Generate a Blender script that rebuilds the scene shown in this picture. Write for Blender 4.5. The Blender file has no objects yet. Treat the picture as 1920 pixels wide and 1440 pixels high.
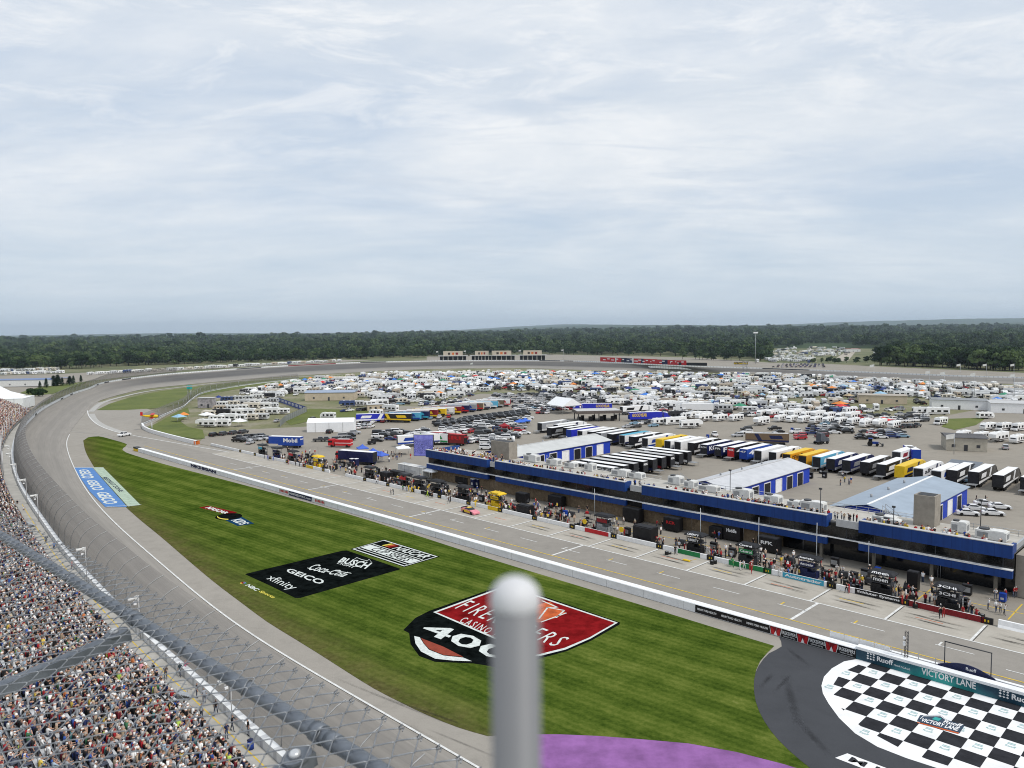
import bpy, bmesh, math, random
import numpy as np
from mathutils import Vector, Matrix
rnd = random.Random(11)
nrs = np.random.RandomState(5)
SC = bpy.context.scene
COL = SC.collection
Q = math.sqrt(0.5)
# ------------------------------------------------------------------ camera and survey of the ground
F, H = 1440.0, 42.0
PITCH, ROLL = math.atan(101.0 / F), math.radians(0.55)
CP, SP, CR, SR = math.cos(PITCH), math.sin(PITCH), math.cos(ROLL), math.sin(ROLL)

def G(px, py, z=0.0):
    """world x, y of the spot at height z seen at photo pixel px, py"""
    x = (px - 960) / F; y = -(py - 720) / F
    xu = x * CR + y * SR; yu = -x * SR + y * CR
    d = (xu, CP + yu * SP, -SP + yu * CP)
    t = (z - H) / d[2]
    return (d[0] * t, d[1] * t)

def PX(X, Y, Z):
    """photo pixels of world points (numpy arrays or numbers)"""
    Z = Z - H
    f = Y * CP - Z * SP; yu = Y * SP + Z * CP
    a = X / f; b = yu / f
    return 960 + (a * CR - b * SR) * F, 720 - (a * SR + b * CR) * F, f

def AB(a, b):            # paddock grid: a runs along pit road, b away from the grandstand
    return ((a + b) * Q, (b - a) * Q)

def TOAB(p):
    return ((p[0] - p[1]) * Q, (p[0] + p[1]) * Q)

def PA(px, py, z=0.0):
    return TOAB(G(px, py, z))

def cr(pts, step):
    """Catmull-Rom through tuples, resampled about every STEP metres"""
    p = [np.array(x, float) for x in pts]
    p = [2 * p[0] - p[1]] + p + [2 * p[-1] - p[-2]]
    out = []
    for i in range(1, len(p) - 2):
        L = np.linalg.norm(p[i + 1][:2] - p[i][:2]); n = max(2, int(L / step))
        for k in range(n):
            t = k / n
            out.append(.5 * (2 * p[i] + (p[i + 1] - p[i - 1]) * t + (2 * p[i - 1] - 5 * p[i] + 4 * p[i + 1] - p[i + 2]) * t * t + (3 * p[i] - p[i - 1] - 3 * p[i + 1] + p[i + 2]) * t ** 3))
    out.append(p[-2])
    return np.array(out)

def resample(pts, n):
    d = np.r_[0, np.cumsum(np.linalg.norm(np.diff(pts[:, :2], axis=0), axis=1))]
    t = np.linspace(0, d[-1], n)
    return np.stack([np.interp(t, d, pts[:, k]) for k in range(pts.shape[1])], 1)

# ------------------------------------------------------------------ mesh builder
class MB:
    def __init__(s): s.v = []; s.f = []; s.m = []; s.sm = []
    def add(s, vs, fs, m=0, smooth=False):
        o = len(s.v); s.v.extend([tuple(map(float, v)) for v in vs])
        for f in fs: s.f.append(tuple(i + o for i in f)); s.m.append(m); s.sm.append(smooth)
        return s
    def poly(s, vs, m=0): return s.add(vs, [tuple(range(len(vs)))], m)
    def box(s, cx, cy, z0, sx, sy, sz, m=0, top=None, rz=0):
        t = top or (1, 1); hx, hy = sx / 2, sy / 2
        c, n = math.cos(rz), math.sin(rz)
        P = []
        for z, kx, ky in ((z0, 1, 1), (z0 + sz, t[0], t[1])):
            for x, y in ((-hx, -hy), (hx, -hy), (hx, hy), (-hx, hy)):
                x *= kx; y *= ky
                P.append((cx + x * c - y * n, cy + x * n + y * c, z))
        return s.add(P, [(3, 2, 1, 0), (4, 5, 6, 7), (0, 1, 5, 4), (1, 2, 6, 5), (2, 3, 7, 6), (3, 0, 4, 7)], m)
    def prism(s, prof, x0, x1, m=0, mcap=None, ksx=None):
        """profile in (y, z), extruded along x; ksx scales the half width per profile point"""
        n = len(prof); k = ksx or [1] * n; c = (x0 + x1) / 2; h = (x1 - x0) / 2
        P = [(c - h * k[i], y, z) for i, (y, z) in enumerate(prof)] + [(c + h * k[i], y, z) for i, (y, z) in enumerate(prof)]
        s.add(P, [(i, (i + 1) % n, n + (i + 1) % n, n + i) for i in range(n)], m)
        o = len(s.v) - 2 * n
        for f in (tuple(range(n - 1, -1, -1)), tuple(range(n, 2 * n))):
            s.f.append(tuple(i + o for i in f)); s.m.append(m if mcap is None else mcap); s.sm.append(False)
        return s
    def tube(s, pts, r, n=6, m=0, cap=True, smooth=True):
        pts = [Vector(p) for p in pts]; rs = r if isinstance(r, (list, tuple)) else [r] * len(pts)
        up = Vector((0, 0, 1)); P = []
        prev = None
        for i, p in enumerate(pts):
            d = (pts[min(i + 1, len(pts) - 1)] - pts[max(i - 1, 0)]).normalized()
            if prev is None:
                a = d.cross(up if abs(d.z) < .95 else Vector((1, 0, 0))).normalized()
            else:
                a = (prev - d * prev.dot(d)).normalized()
            prev = a; b = d.cross(a)
            for k in range(n):
                t = 2 * math.pi * k / n
                P.append(p + (a * math.cos(t) + b * math.sin(t)) * rs[i])
        fs = [(i * n + k, i * n + (k + 1) % n, (i + 1) * n + (k + 1) % n, (i + 1) * n + k) for i in range(len(pts) - 1) for k in range(n)]
        s.add(P, fs, m, smooth)
        if cap:
            o = len(s.v) - len(P)
            s.f.append(tuple(o + k for k in range(n - 1, -1, -1))); s.m.append(m); s.sm.append(False)
            e = o + (len(pts) - 1) * n
            s.f.append(tuple(e + k for k in range(n))); s.m.append(m); s.sm.append(False)
        return s
    def cyl(s, x, y, z0, z1, r0, r1=None, n=10, m=0, smooth=True): return s.tube([(x, y, z0), (x, y, z1)], [r0, r0 if r1 is None else r1], n, m, True, smooth)
    def wheel(s, x, y, r, w, m=0, axis='x', n=12):
        a = (w / 2, 0, 0) if axis == 'x' else (0, w / 2, 0)
        return s.tube([(x - a[0], y - a[1], r), (x + a[0], y + a[1], r)], r, n, m)
    def mesh(s, name, mats):
        me = bpy.data.meshes.new(name)
        me.from_pydata(s.v, [], s.f)
        for m in (mats if isinstance(mats, (list, tuple)) else [mats]): me.materials.append(m)
        me.polygons.foreach_set('material_index', s.m); me.polygons.foreach_set('use_smooth', s.sm)
        me.update()
        return me
    def build(s, name, mats, parent=None, loc=None, rz=0.0):
        return link(name, s.mesh(name, mats), parent, loc, rz)

def link(name, me, parent=None, loc=None, rz=0.0):
    o = bpy.data.objects.new(name, me); COL.objects.link(o)
    if parent: o.parent = parent
    if loc: o.location = loc
    if rz: o.rotation_euler = (0, 0, rz)
    return o

def tag(o, label=None, cat=None, group=None, kind=None):
    if label: o['label'] = label
    if cat: o['category'] = cat
    if group: o['group'] = group
    if kind: o['kind'] = kind
    return o

def thing(name, label, cat, loc=(0, 0, 0), rz=0.0, group=None):
    return tag(link(name, None, None, loc, rz), label, cat, group)

def copy_tree(o, loc, rz, label=None, group=None, col=None):
    c = o.copy(); COL.objects.link(c); c.location = loc; c.rotation_euler = (0, 0, rz)
    if label: c['label'] = label
    if group: c['group'] = group
    if col: c.color = col
    for ch in list(o.children):
        d = ch.copy(); COL.objects.link(d); d.parent = c
        if col: d.color = col
        for g in list(ch.children):
            e = g.copy(); COL.objects.link(e); e.parent = d
            if col: e.color = col
    return c

def drop_tree(o):
    for ch in list(o.children): drop_tree(ch)
    bpy.data.objects.remove(o)

ORD = ['first', 'second', 'third', 'fourth', 'fifth', 'sixth', 'seventh', 'eighth', 'ninth', 'tenth', 'eleventh', 'twelfth', 'thirteenth', 'fourteenth', 'fifteenth', 'sixteenth', 'seventeenth', 'eighteenth', 'nineteenth']
TENS = {20: 'twent', 30: 'thirt', 40: 'fort', 50: 'fift', 60: 'sixt', 70: 'sevent', 80: 'eight', 90: 'ninet'}
def nth(i):              # 0 -> first
    n = i + 1
    if n < 20: return ORD[i]
    if n >= 200: return 'two-hundredth' if n == 200 else 'two-hundred-and-' + nth(n - 201)
    if n >= 100: return 'hundredth' if n == 100 else 'hundred-and-' + nth(n - 101)
    t = TENS[n // 10 * 10]
    return t + 'ieth' if n % 10 == 0 else t + 'y-' + ORD[n % 10 - 1]

# ------------------------------------------------------------------ materials
class NT:
    def __init__(s, name):
        s.mat = bpy.data.materials.new(name); s.mat.use_nodes = True
        s.t = s.mat.node_tree; s.b = s.t.nodes['Principled BSDF']; s.out = s.t.nodes['Material Output']
    def n(s, typ, **k):
        o = s.t.nodes.new(typ)
        for a, v in k.items():
            if a.startswith('i_'): o.inputs[a[2:].replace('_', ' ')].default_value = v
            else: setattr(o, a, v)
        return o
    def l(s, a, b): s.t.links.new(a, b)
    def noise(s, vec, scale, detail=4, rough=.6):
        o = s.n('ShaderNodeTexNoise'); o.inputs['Scale'].default_value = scale; o.inputs['Detail'].default_value = detail; o.inputs['Roughness'].default_value = rough
        if vec is not None: s.l(vec, o.inputs['Vector'])
        return o.outputs['Fac']
    def math(s, op, a, b=None, c=None, clamp=False):
        o = s.n('ShaderNodeMath', operation=op, use_clamp=clamp)
        for i, v in enumerate((a, b, c)):
            if v is None: continue
            if isinstance(v, (int, float)): o.inputs[i].default_value = v
            else: s.l(v, o.inputs[i])
        return o.outputs[0]
    def ramp(s, fac, *stops):
        o = s.n('ShaderNodeValToRGB'); e = o.color_ramp.elements
        while len(e) < len(stops): e.new(.5)
        for x, (p, c) in zip(e, stops):
            x.position = p; x.color = (*c, 1) if not isinstance(c, (int, float)) else (c, c, c, 1)
        s.l(fac, o.inputs[0]); return o.outputs[0]
    def mix(s, fac, a, b, typ='MIX'):
        o = s.n('ShaderNodeMix', data_type='RGBA', blend_type=typ)
        for sock, v in ((o.inputs[0], fac), (o.inputs[6], a), (o.inputs[7], b)):
            if isinstance(v, (int, float)): sock.default_value = v
            elif isinstance(v, tuple): sock.default_value = (*v, 1)
            else: s.l(v, sock)
        return o.outputs[2]
    def pos(s): return s.n('ShaderNodeNewGeometry').outputs['Position']
    def obj(s): return s.n('ShaderNodeTexCoord').outputs['Object']
    def fin(s, col, rough=.8, metal=0, spec=.3):
        if isinstance(col, tuple): s.b.inputs['Base Color'].default_value = (*col, 1)
        else: s.l(col, s.b.inputs['Base Color'])
        s.b.inputs['Roughness'].default_value = rough; s.b.inputs['Metallic'].default_value = metal
        s.b.inputs['Specular IOR Level'].default_value = spec
        return s.mat

def M(name, col, rough=.75, var=.14, scale=1.5, metal=0, world=True, spec=.3, tint=False, rand=0.0):
    """plain surface with blotchy wear; tint multiplies by the object's own colour"""
    t = NT(name); f = t.noise(t.pos() if world else t.obj(), scale, 5, .65)
    lo = tuple(max(0, c * (1 - var * 1.6)) for c in col); hi = tuple(min(1, c * (1 + var)) for c in col)
    c = t.ramp(f, (.3, lo), (.7, hi))
    if tint or rand:
        oi = t.n('ShaderNodeObjectInfo')
        if tint: c = t.mix(1.0, c, oi.outputs['Color'], 'MULTIPLY')
        if rand:
            h = t.n('ShaderNodeHueSaturation'); t.l(c, h.inputs['Color'])
            t.l(t.math('MULTIPLY_ADD', oi.outputs['Random'], rand, 1 - rand / 2), h.inputs['Value']); c = h.outputs[0]
    return t.fin(c, rough, metal, spec)

WHITE = M('white_paint', (.82, .82, .82), .5, .06)
OFFWHITE = M('offwhite_panel', (.66, .66, .64), .6, .1)
BLACK = M('black_paint', (.012, .012, .014), .45, .3)
CHAR = M('charcoal_fabric', (.025, .026, .03), .8, .25)
DARK = M('dark_metal', (.05, .052, .058), .5, .2)
GREY = M('grey_metal', (.32, .33, .34), .45, .12, metal=.3)
LGREY = M('light_grey', (.5, .5, .5), .6, .1)
STEEL = M('galvanised_steel', (.45, .47, .49), .4, .12, 3, metal=.4)
GLASS = M('dark_glass', (.012, .014, .018), .08, .2, spec=.6)
TYRE = M('tyre_rubber', (.015, .015, .015), .85, .2)
RED = M('red_paint', (.5, .02, .025), .45, .12)
DRED = M('dark_red', (.22, .012, .018), .55, .2)
BLUE = M('blue_paint', (.012, .05, .30), .45, .1)
t = NT('fascia_blue'); mp = t.n('ShaderNodeMapping'); mp.inputs['Rotation'].default_value = (0, 0, math.radians(45)); t.l(t.pos(), mp.inputs[0]); s3 = t.n('ShaderNodeSeparateXYZ'); t.l(mp.outputs[0], s3.inputs[0])
ms = t.n('ShaderNodeMapping'); ms.inputs['Scale'].default_value = (1.2, 1.2, .12); t.l(mp.outputs[0], ms.inputs[0])
c = t.ramp(t.noise(ms.outputs[0], 1.0, 5, .7), (.3, (.009, .037, .165)), (.7, (.013, .056, .235))); c = t.mix(t.math('MULTIPLY', t.ramp(t.math('PINGPONG', t.math('DIVIDE', s3.outputs[0], 3.0), .5), (.0, 1.0), (.03, 0.0)), .55), c, (.004, .02, .10)); SUITEB = t.fin(c, .5)
HANGB = M('hangar_blue', (.015, .05, .42), .5, .1, .3)
NAVY = M('navy_paint', (.012, .018, .07), .5, .15)
YELLOW = M('yellow_paint', (.75, .50, .02), .5, .08)
ORANGE = M('orange_paint', (.65, .16, .03), .55, .1)
GREEN = M('green_paint', (.02, .22, .07), .55, .12)
CYAN = M('cyan_paint', (.05, .35, .5), .5, .1)
TEAL = M('teal_paint', (.02, .33, .31), .5, .12)
BEIGE = M('beige_siding', (.52, .44, .33), .8, .1, .4)
TAN = M('tan_block', (.30, .27, .23), .85, .12, .8)
CONC = M('concrete', (.40, .385, .35), .9, .12, .35)
WALLW = M('wall_white', (.78, .79, .80), .7, .07, .5)
PAINT = M('player_paint', (1, 1, 1), .3, .04, tint=True, spec=.5)
RVW = M('camper_shell', (.95, .95, .95), .45, .07, .6, tint=True)
TENT = M('tent_fabric', (1, 1, 1), .8, .06, tint=True)
SHIRT = M('shirt_cloth', (1, 1, 1), .9, .15, 12, tint=True)
TRUNK = M('bark', (.06, .045, .035), .95, .25, 1.5)

# ------------------------------------------------------------------ camera
cam = bpy.data.cameras.new('camera'); co = bpy.data.objects.new('camera', cam); COL.objects.link(co)
cam.sensor_width = 36; cam.lens = 27.0; cam.clip_start = .02; cam.clip_end = 60000
U = Vector((0, SP, CP)); X = Vector((1, 0, 0)); FW = Vector((0, CP, -SP))
right = X * CR - U * SR; up = X * SR + U * CR
co.matrix_world = Matrix(((right.x, up.x, -FW.x, 0), (right.y, up.y, -FW.y, 0), (right.z, up.z, -FW.z, H), (0, 0, 0, 1)))
cam.dof.use_dof = True; cam.dof.focus_distance = 120; cam.dof.aperture_fstop = 27.0 / 3.4 
SC.camera = co
# ------------------------------------------------------------------ sky and sun
SUN_EL, SUN_AZ = math.radians(52), math.radians(128)   # azimuth clockwise from +Y: high on the right, a little behind the camera
w = bpy.data.worlds.new('World'); SC.world = w; w.use_nodes = True
nt = w.node_tree; bg = nt.nodes['Background']
def wn(typ, **k):
    o = nt.nodes.new(typ)
    for a, v in k.items(): setattr(o, a, v)
    return o
def wl(a, b): nt.links.new(a, b)
def wm(op, a, b=None, c=None, clamp=False):
    o = wn('ShaderNodeMath', operation=op, use_clamp=clamp)
    for i, v in enumerate((a, b, c)):
        if v is None: continue
        if isinstance(v, (int, float)): o.inputs[i].default_value = v
        else: wl(v, o.inputs[i])
    return o.outputs[0]
def wmix(f, a, b):
    o = wn('ShaderNodeMix', data_type='RGBA')
    for sock, v in ((o.inputs[0], f), (o.inputs[6], a), (o.inputs[7], b)):
        if isinstance(v, (int, float)): sock.default_value = v
        elif isinstance(v, tuple): sock.default_value = (*v, 1)
        else: wl(v, sock)
    return o.outputs[2]
sky = wn('ShaderNodeTexSky', sky_type='NISHITA', sun_disc=False, sun_elevation=SUN_EL, sun_rotation=SUN_AZ, dust_density=2.0)
tc = wn('ShaderNodeTexCoord'); sx = wn('ShaderNodeSeparateXYZ'); wl(tc.outputs['Generated'], sx.inputs[0])
zz = wm('MAXIMUM', sx.outputs['Z'], 0.0); den = wm('ADD', zz, .13)
cv = wn('ShaderNodeCombineXYZ'); wl(wm('DIVIDE', sx.outputs['X'], den), cv.inputs[0]); wl(wm('DIVIDE', sx.outputs['Y'], den), cv.inputs[1])
def wnoise(scale, detail, rough, sxyz, off):
    mp = wn('ShaderNodeMapping'); mp.inputs['Scale'].default_value = sxyz; mp.inputs['Location'].default_value = off; mp.inputs['Rotation'].default_value = (0, 0, .35)
    wl(cv.outputs[0], mp.inputs[0]); o = wn('ShaderNodeTexNoise'); o.inputs['Scale'].default_value = scale; o.inputs['Detail'].default_value = detail; o.inputs['Roughness'].default_value = rough
    o.inputs['Distortion'].default_value = .6
    wl(mp.outputs[0], o.inputs['Vector']); return o.outputs['Fac']
def wramp(f, *st):
    o = wn('ShaderNodeValToRGB'); e = o.color_ramp.elements
    while len(e) < len(st): e.new(.5)
    for x, (p, c) in zip(e, st): x.position = p; x.color = (c, c, c, 1)
    wl(f, o.inputs[0]); return o.outputs[0]
n1 = wnoise(.62, 7, .58, (.9, 1.25, 1), (3.1, 1.7, 0)); n2 = wnoise(1.9, 7, .62, (.85, 1.3, 1), (7.3, 2.2, 0))
mask = wramp(wm('ADD', wm('MULTIPLY', n1, .72), wm('MULTIPLY', n2, .28)), (.38, 0.0), (.60, 1.0))
shade = wramp(wnoise(1.0, 7, .62, (.8, 1.35, 1), (1.3, 9.2, 0)), (.35, .0), (.68, 1.0))
# everything is in the physical sky's own units; the Background strength of 0.1 brings it down
cloud = wmix(shade, (7.3, 7.9, 8.6), (9.3, 9.5, 9.7))
thin = wmix(.74, sky.outputs[0], (6.3, 7.45, 9.0))
skyc = wmix(wm('MULTIPLY_ADD', mask, .82, .12), thin, cloud)
hz = wramp(sx.outputs['Z'], (0.0, 1.0), (.16, .0))
wisp = wramp(wnoise(3.4, 9, .68, (.8, 1.25, 1), (2.1, 5.2, 0)), (.50, 0.0), (.66, 1.0)); up_ = wramp(sx.outputs['Z'], (.14, 0.0), (.34, 1.0))
skyc = wmix(wm('MULTIPLY', wm('MULTIPLY', wisp, up_), .62), skyc, (9.9, 9.95, 10.0))
grey = wramp(wnoise(2.2, 8, .62, (.55, 1.9, 1), (8.1, 3.3, 0)), (.56, 0.0), (.70, 1.0))
skyc = wmix(wm('MULTIPLY', grey, .5), skyc, (6.1, 6.9, 8.0))
skyc = wmix(wm('MULTIPLY', hz, .80), skyc, (6.35, 7.4, 8.35))
wl(skyc, bg.inputs['Color']); bg.inputs['Strength'].default_value = .1
sd = bpy.data.lights.new('sun', 'SUN'); sd.energy = 2.4; sd.angle = math.radians(10); sd.color = (1, .96, .9)
so = bpy.data.objects.new('sun', sd); COL.objects.link(so)
sdir = Vector((math.sin(SUN_AZ) * math.cos(SUN_EL), math.cos(SUN_AZ) * math.cos(SUN_EL), math.sin(SUN_EL)))
so.rotation_euler = (-sdir).to_track_quat('-Z', 'Y').to_euler()
SC.view_settings.view_transform = 'Standard'; SC.view_settings.look = 'None'; SC.view_settings.exposure = 0; SC.view_settings.gamma = 1
SC.cycles.use_denoising = True; SC.cycles.filter_width = 1.05; SC.cycles.adaptive_threshold = .006
SC.cycles.max_bounces = 4; SC.cycles.diffuse_bounces = 2; SC.cycles.glossy_bounces = 2; SC.cycles.transparent_max_bounces = 12; SC.cycles.volume_bounces = 0
# ================================================================== ground sheets
def sheet(name, pts, z, mat, kind='structure'):
    mb = MB(); mb.poly([(p[0], p[1], z) for p in pts]); o = mb.build(name, mat)
    me = o.data; bm = bmesh.new(); bm.from_mesh(me); bmesh.ops.triangulate(bm, faces=bm.faces)
    for f in bm.faces:
        if f.normal.z < 0: f.normal_flip()
    bm.to_mesh(me); bm.free()
    return tag(o, kind=kind)

t = NT('open_country')
p = t.pos(); f = t.noise(p, .012, 6, .65); f2 = t.noise(p, .15, 5)
c = t.ramp(f, (.35, (.06, .08, .025)), (.5, (.13, .14, .06)), (.62, (.22, .20, .12)), (.75, (.07, .10, .03)))
c = t.mix(.35, c, t.ramp(f2, (.3, (.05, .06, .02)), (.7, (.22, .22, .13))))
t.fin(c, .95); COUNTRY = t.mat
sheet('ground', [(-30000, -300), (30000, -300), (30000, 40000), (-30000, 40000)], -.5, COUNTRY)

t = NT('camping_field')
p = t.pos(); f = t.noise(p, .035, 6, .62); f2 = t.noise(p, .4, 5)
c = t.ramp(f, (.36, (.10, .125, .035)), (.5, (.17, .165, .075)), (.58, (.25, .225, .16)), (.7, (.29, .265, .21)))
c = t.mix(.4, c, t.ramp(f2, (.3, (.10, .11, .05)), (.7, (.30, .28, .20)))); t.fin(c, .95); FIELD = t.mat

def asphalt(name, base, var=.12, warm=(.0, .0, .0), oil=.5, coarse=.03):
    t = NT(name); p = t.pos()
    a = t.noise(p, coarse, 6, .6); b = t.noise(p, .35, 6, .7); g = t.noise(p, 6, 3, .7)
    lo = tuple(x * (1 - var * 1.7) for x in base); hi = tuple(min(1, x * (1 + var) + y) for x, y in zip(base, warm))
    c = t.ramp(a, (.32, lo), (.68, hi))
    c = t.mix(oil, c, t.ramp(b, (.28, tuple(x * .7 for x in base)), (.5, base), (.75, tuple(min(1, x * 1.18) for x in base))))
    c = t.mix(.25, c, t.ramp(g, (.3, tuple(x * .8 for x in base)), (.7, tuple(min(1, x * 1.2) for x in base))))
    t.fin(c, .9, 0, .25); return t.mat
PAVE = asphalt('paddock_asphalt', (.275, .25, .212), .13, (.02, .015, .01))
APRON = asphalt('apron_asphalt', (.305, .282, .248), .13, (0, 0, 0), .6)
PITASP = asphalt('pit_road_asphalt', (.27, .25, .222), .15, (0, 0, 0), .6)
VICASP = asphalt('fresh_asphalt', (.055, .058, .065), .14, (0, 0, 0), .5, .12)

# pit stall concrete: slabs, orange and black scuffs along the direction of travel
t = NT('stall_concrete'); p = t.pos()
mp = t.n('ShaderNodeMapping'); mp.inputs['Rotation'].default_value = (0, 0, math.radians(45)); t.l(p, mp.inputs[0])
ms = t.n('ShaderNodeMapping'); ms.inputs['Scale'].default_value = (.10, 1.5, 1); t.l(mp.outputs[0], ms.inputs[0])
base = t.ramp(t.noise(p, .25, 6, .65), (.3, (.34, .315, .27)), (.7, (.44, .41, .36)))
c = t.mix(t.ramp(t.noise(ms.outputs[0], 1.3, 5, .7), (.55, 0.0), (.72, .8)), base, (.20, .18, .155))
c = t.mix(t.ramp(t.noise(ms.outputs[0], .55, 4, .7), (.64, 0.0), (.72, .6)), c, (.42, .20, .12))
t.fin(c, .9, 0, .2); STALL = t.mat

inn_px = [(500, 1215), (400, 1145), (300, 1060), (200, 970), (150, 905), (123, 840), (130, 812), (164, 770), (183, 753), (217, 742), (267, 730), (320, 724), (450, 712), (560, 704), (633, 700), (773, 693), (960, 690), (1073, 693), (1273, 697), (1480, 703), (1680, 713), (1913, 720)]
inner = [(52, 14), (24, 43), (-4, 71)] + [G(*p) for p in inn_px] + [(470, 478)]
wall_px = [(548, 1418, 2.6), (460, 1342, 2.6), (407, 1295, 2.6), (347, 1240, 2.6), (290, 1200, 2.6), (183, 1088, 2.8), (132, 1038, 3), (90, 980, 3.2), (72, 955, 3.3), (55, 930, 3.4), (40, 905, 3.6), (30, 880, 3.8), (25, 850, 4), (30, 822, 4.3), (42, 800, 4.6), (55, 787, 5), (75, 768, 5.3), (105, 751, 5.8), (140, 735, 6.3), (170, 726, 6.8), (200, 715, 7), (300, 701.7, 7.6), (400, 694, 8), (500, 687, 8), (640, 680, 8), (807, 676, 8), (960, 675, 8), (1073, 676, 8), (1173, 680, 7.5), (1280, 685, 6.5), (1413, 689, 5), (1580, 695, 4), (1780, 703, 3.5), (1913, 706.7, 3.2)]
wallp = [(34, 8, 2.6), (6, 39, 2.6)] + [(*G(a, b, z), z) for a, b, z in wall_px] + [(480, 508, 3.0)]
INN = cr([(x, y, 0.0) for x, y in inner], 6.0)
def smooth(a, n):
    for _ in range(n):
        b = a.copy(); b[1:-1] = (a[:-2] + 2 * a[1:-1] + a[2:]) / 4; a = b
    return a
INN = smooth(resample(INN, 420), 14)
WALL = smooth(resample(cr(wallp, 6.0), 420), 14)     # x, y, top of the outer wall

def grid_mesh(name, mat, rows, uv=None, kind='structure', parent=None, closed=False):
    """rows: list of equally long point arrays"""
    n, m = len(rows), len(rows[0]); vs = [tuple(p) for r in rows for p in r]
    fs = [(i * m + j, i * m + j + 1, (i + 1) * m + j + 1, (i + 1) * m + j) for i in range(n - 1) for j in range(m - 1)]
    me = bpy.data.meshes.new(name); me.from_pydata([tuple(map(float, v)) for v in vs], [], fs); me.materials.append(mat)
    if uv is not None:
        lay = me.uv_layers.new(name='uv'); flat = [uv(v // m / (n - 1), v % m / (m - 1)) for f in fs for v in f]
        lay.data.foreach_set('uv', [x for p in flat for x in p])
    me.update(); o = link(name, me, parent)
    if kind: tag(o, kind=kind)
    return o

# racing surface: banked ribbon between the inner line and the foot of the outer wall
t = NT('track_asphalt'); p = t.pos(); uv = t.n('ShaderNodeUVMap', uv_map='uv').outputs[0]
s2 = t.n('ShaderNodeSeparateXYZ'); t.l(uv, s2.inputs[0]); uu, vv = s2.outputs[0], s2.outputs[1]
cmb = t.n('ShaderNodeCombineXYZ'); t.l(t.math('MULTIPLY', uu, 60), cmb.inputs[0]); t.l(t.math('MULTIPLY', vv, 9), cmb.inputs[1])
streak = t.noise(cmb.outputs[0], 1.6, 6, .7)
base = t.ramp(t.noise(p, .03, 6, .6), (.3, (.255, .237, .213)), (.7, (.315, .292, .262)))
c = t.mix(.5, base, t.ramp(streak, (.3, (.18, .168, .152)), (.7, (.335, .312, .28))))
seam = t.math('PINGPONG', t.math('MULTIPLY', vv, 9.0), .5)
c = t.mix(t.math('MULTIPLY', t.ramp(seam, (.0, 1.0), (.035, 0.0)), .35), c, (.11, .105, .10))
lane = t.ramp(vv, (.12, 0.0), (.26, .32), (.36, .12), (.52, .36), (.66, .08), (.80, .22), (.95, 0.0))
c = t.mix(t.math('MULTIPLY', lane, t.ramp(streak, (.3, .5), (.65, 1.0))), c, (.13, .125, .118))
# rubber laid down in the high groove of the far turn
v1 = t.math('MULTIPLY', t.ramp(vv, (.28, 0.0), (.42, 1.0), (.86, .95), (.97, .1)), t.ramp(uu, (.34, 0.0), (.42, 1.0), (.80, .95), (.93, .35)))
v1 = t.math('MULTIPLY', v1, t.ramp(streak, (.25, .55), (.7, 1.0)))
c = t.mix(t.math('MULTIPLY', v1, .95), c, (.062, .062, .063))
t.fin(c, .88, 0, .25); TRACK = t.mat
N = len(INN); rows = []
for i in range(N):
    a, b = INN[i], WALL[i]; zb = b[2] - 1.0
    rows.append([(a[0] + (b[0] - a[0]) * k / 8, a[1] + (b[1] - a[1]) * k / 8, .02 + (zb - .02) * (k / 8) ** 1.0) for k in range(9)])
grid_mesh('race_track', TRACK, rows, lambda u, v: (u, v))

# outward normals of the wall
def normals(P):
    d = np.gradient(P[:, :2], axis=0); d /= np.linalg.norm(d, axis=1)[:, None]
    return np.stack([-d[:, 1], d[:, 0]], 1), d
WN, WD = normals(WALL)
def off(i, o, z=None):
    return (WALL[i, 0] + WN[i, 0] * o, WALL[i, 1] + WN[i, 1] * o, WALL[i, 2] if z is None else z)
WS = np.r_[0, np.cumsum(np.linalg.norm(np.diff(WALL[:, :2], axis=0), axis=1))]
def wall_at(s, o=0.0, dz=0.0):
    x = np.interp(s, WS, WALL[:, 0]); y = np.interp(s, WS, WALL[:, 1]); z = np.interp(s, WS, WALL[:, 2])
    nx = np.interp(s, WS, WN[:, 0]); ny = np.interp(s, WS, WN[:, 1])
    return (x + nx * o, y + ny * o, z + dz)
def s_of(px, py, z):
    x, y = G(px, py, z); return float(WS[np.argmin((WALL[:, 0] - x) ** 2 + (WALL[:, 1] - y) ** 2)])

# ---- sheets inside the track
infield = [tuple(p[:2]) for p in INN[::3]]
sheet('camping_ground', infield + [(300, 0)], -.12, FIELD)
fs_apron = [(INN[i, 0], INN[i, 1]) for i in range(0, N) if INN[i, 1] < 480 and INN[i, 0] < 60] + [G(235, 752), G(300, 775), G(325, 772), G(275, 800), G(300, 815), G(370, 832), G(520, 862)]
apr = fs_apron + [AB(-150, 121), AB(60, 121), AB(60, 20)]
sheet('apron', apr, -.03, APRON)
pav = [G(370, 831), G(385, 818), G(440, 806), G(570, 800), G(640, 792), G(690, 760), G(790, 762), G(900, 738), G(1160, 740), G(1330, 760), G(1660, 778), G(1720, 790), G(1870, 760), G(2050, 780), AB(40, 330), AB(40, 121), AB(-191, 121.5), AB(-262, 121.5)]
sheet('paddock', pav, -.06, PAVE)
t = NT('inner_turf'); p = t.pos(); f = t.noise(p, .05, 6, .6)
c = t.ramp(f, (.3, (.07, .10, .018)), (.55, (.125, .155, .03)), (.75, (.165, .165, .055)))
c = t.mix(.3, c, t.ramp(t.noise(p, .5, 4), (.3, (.06, .09, .02)), (.7, (.16, .16, .06)))); t.fin(c, .95); TURF2 = t.mat
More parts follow.
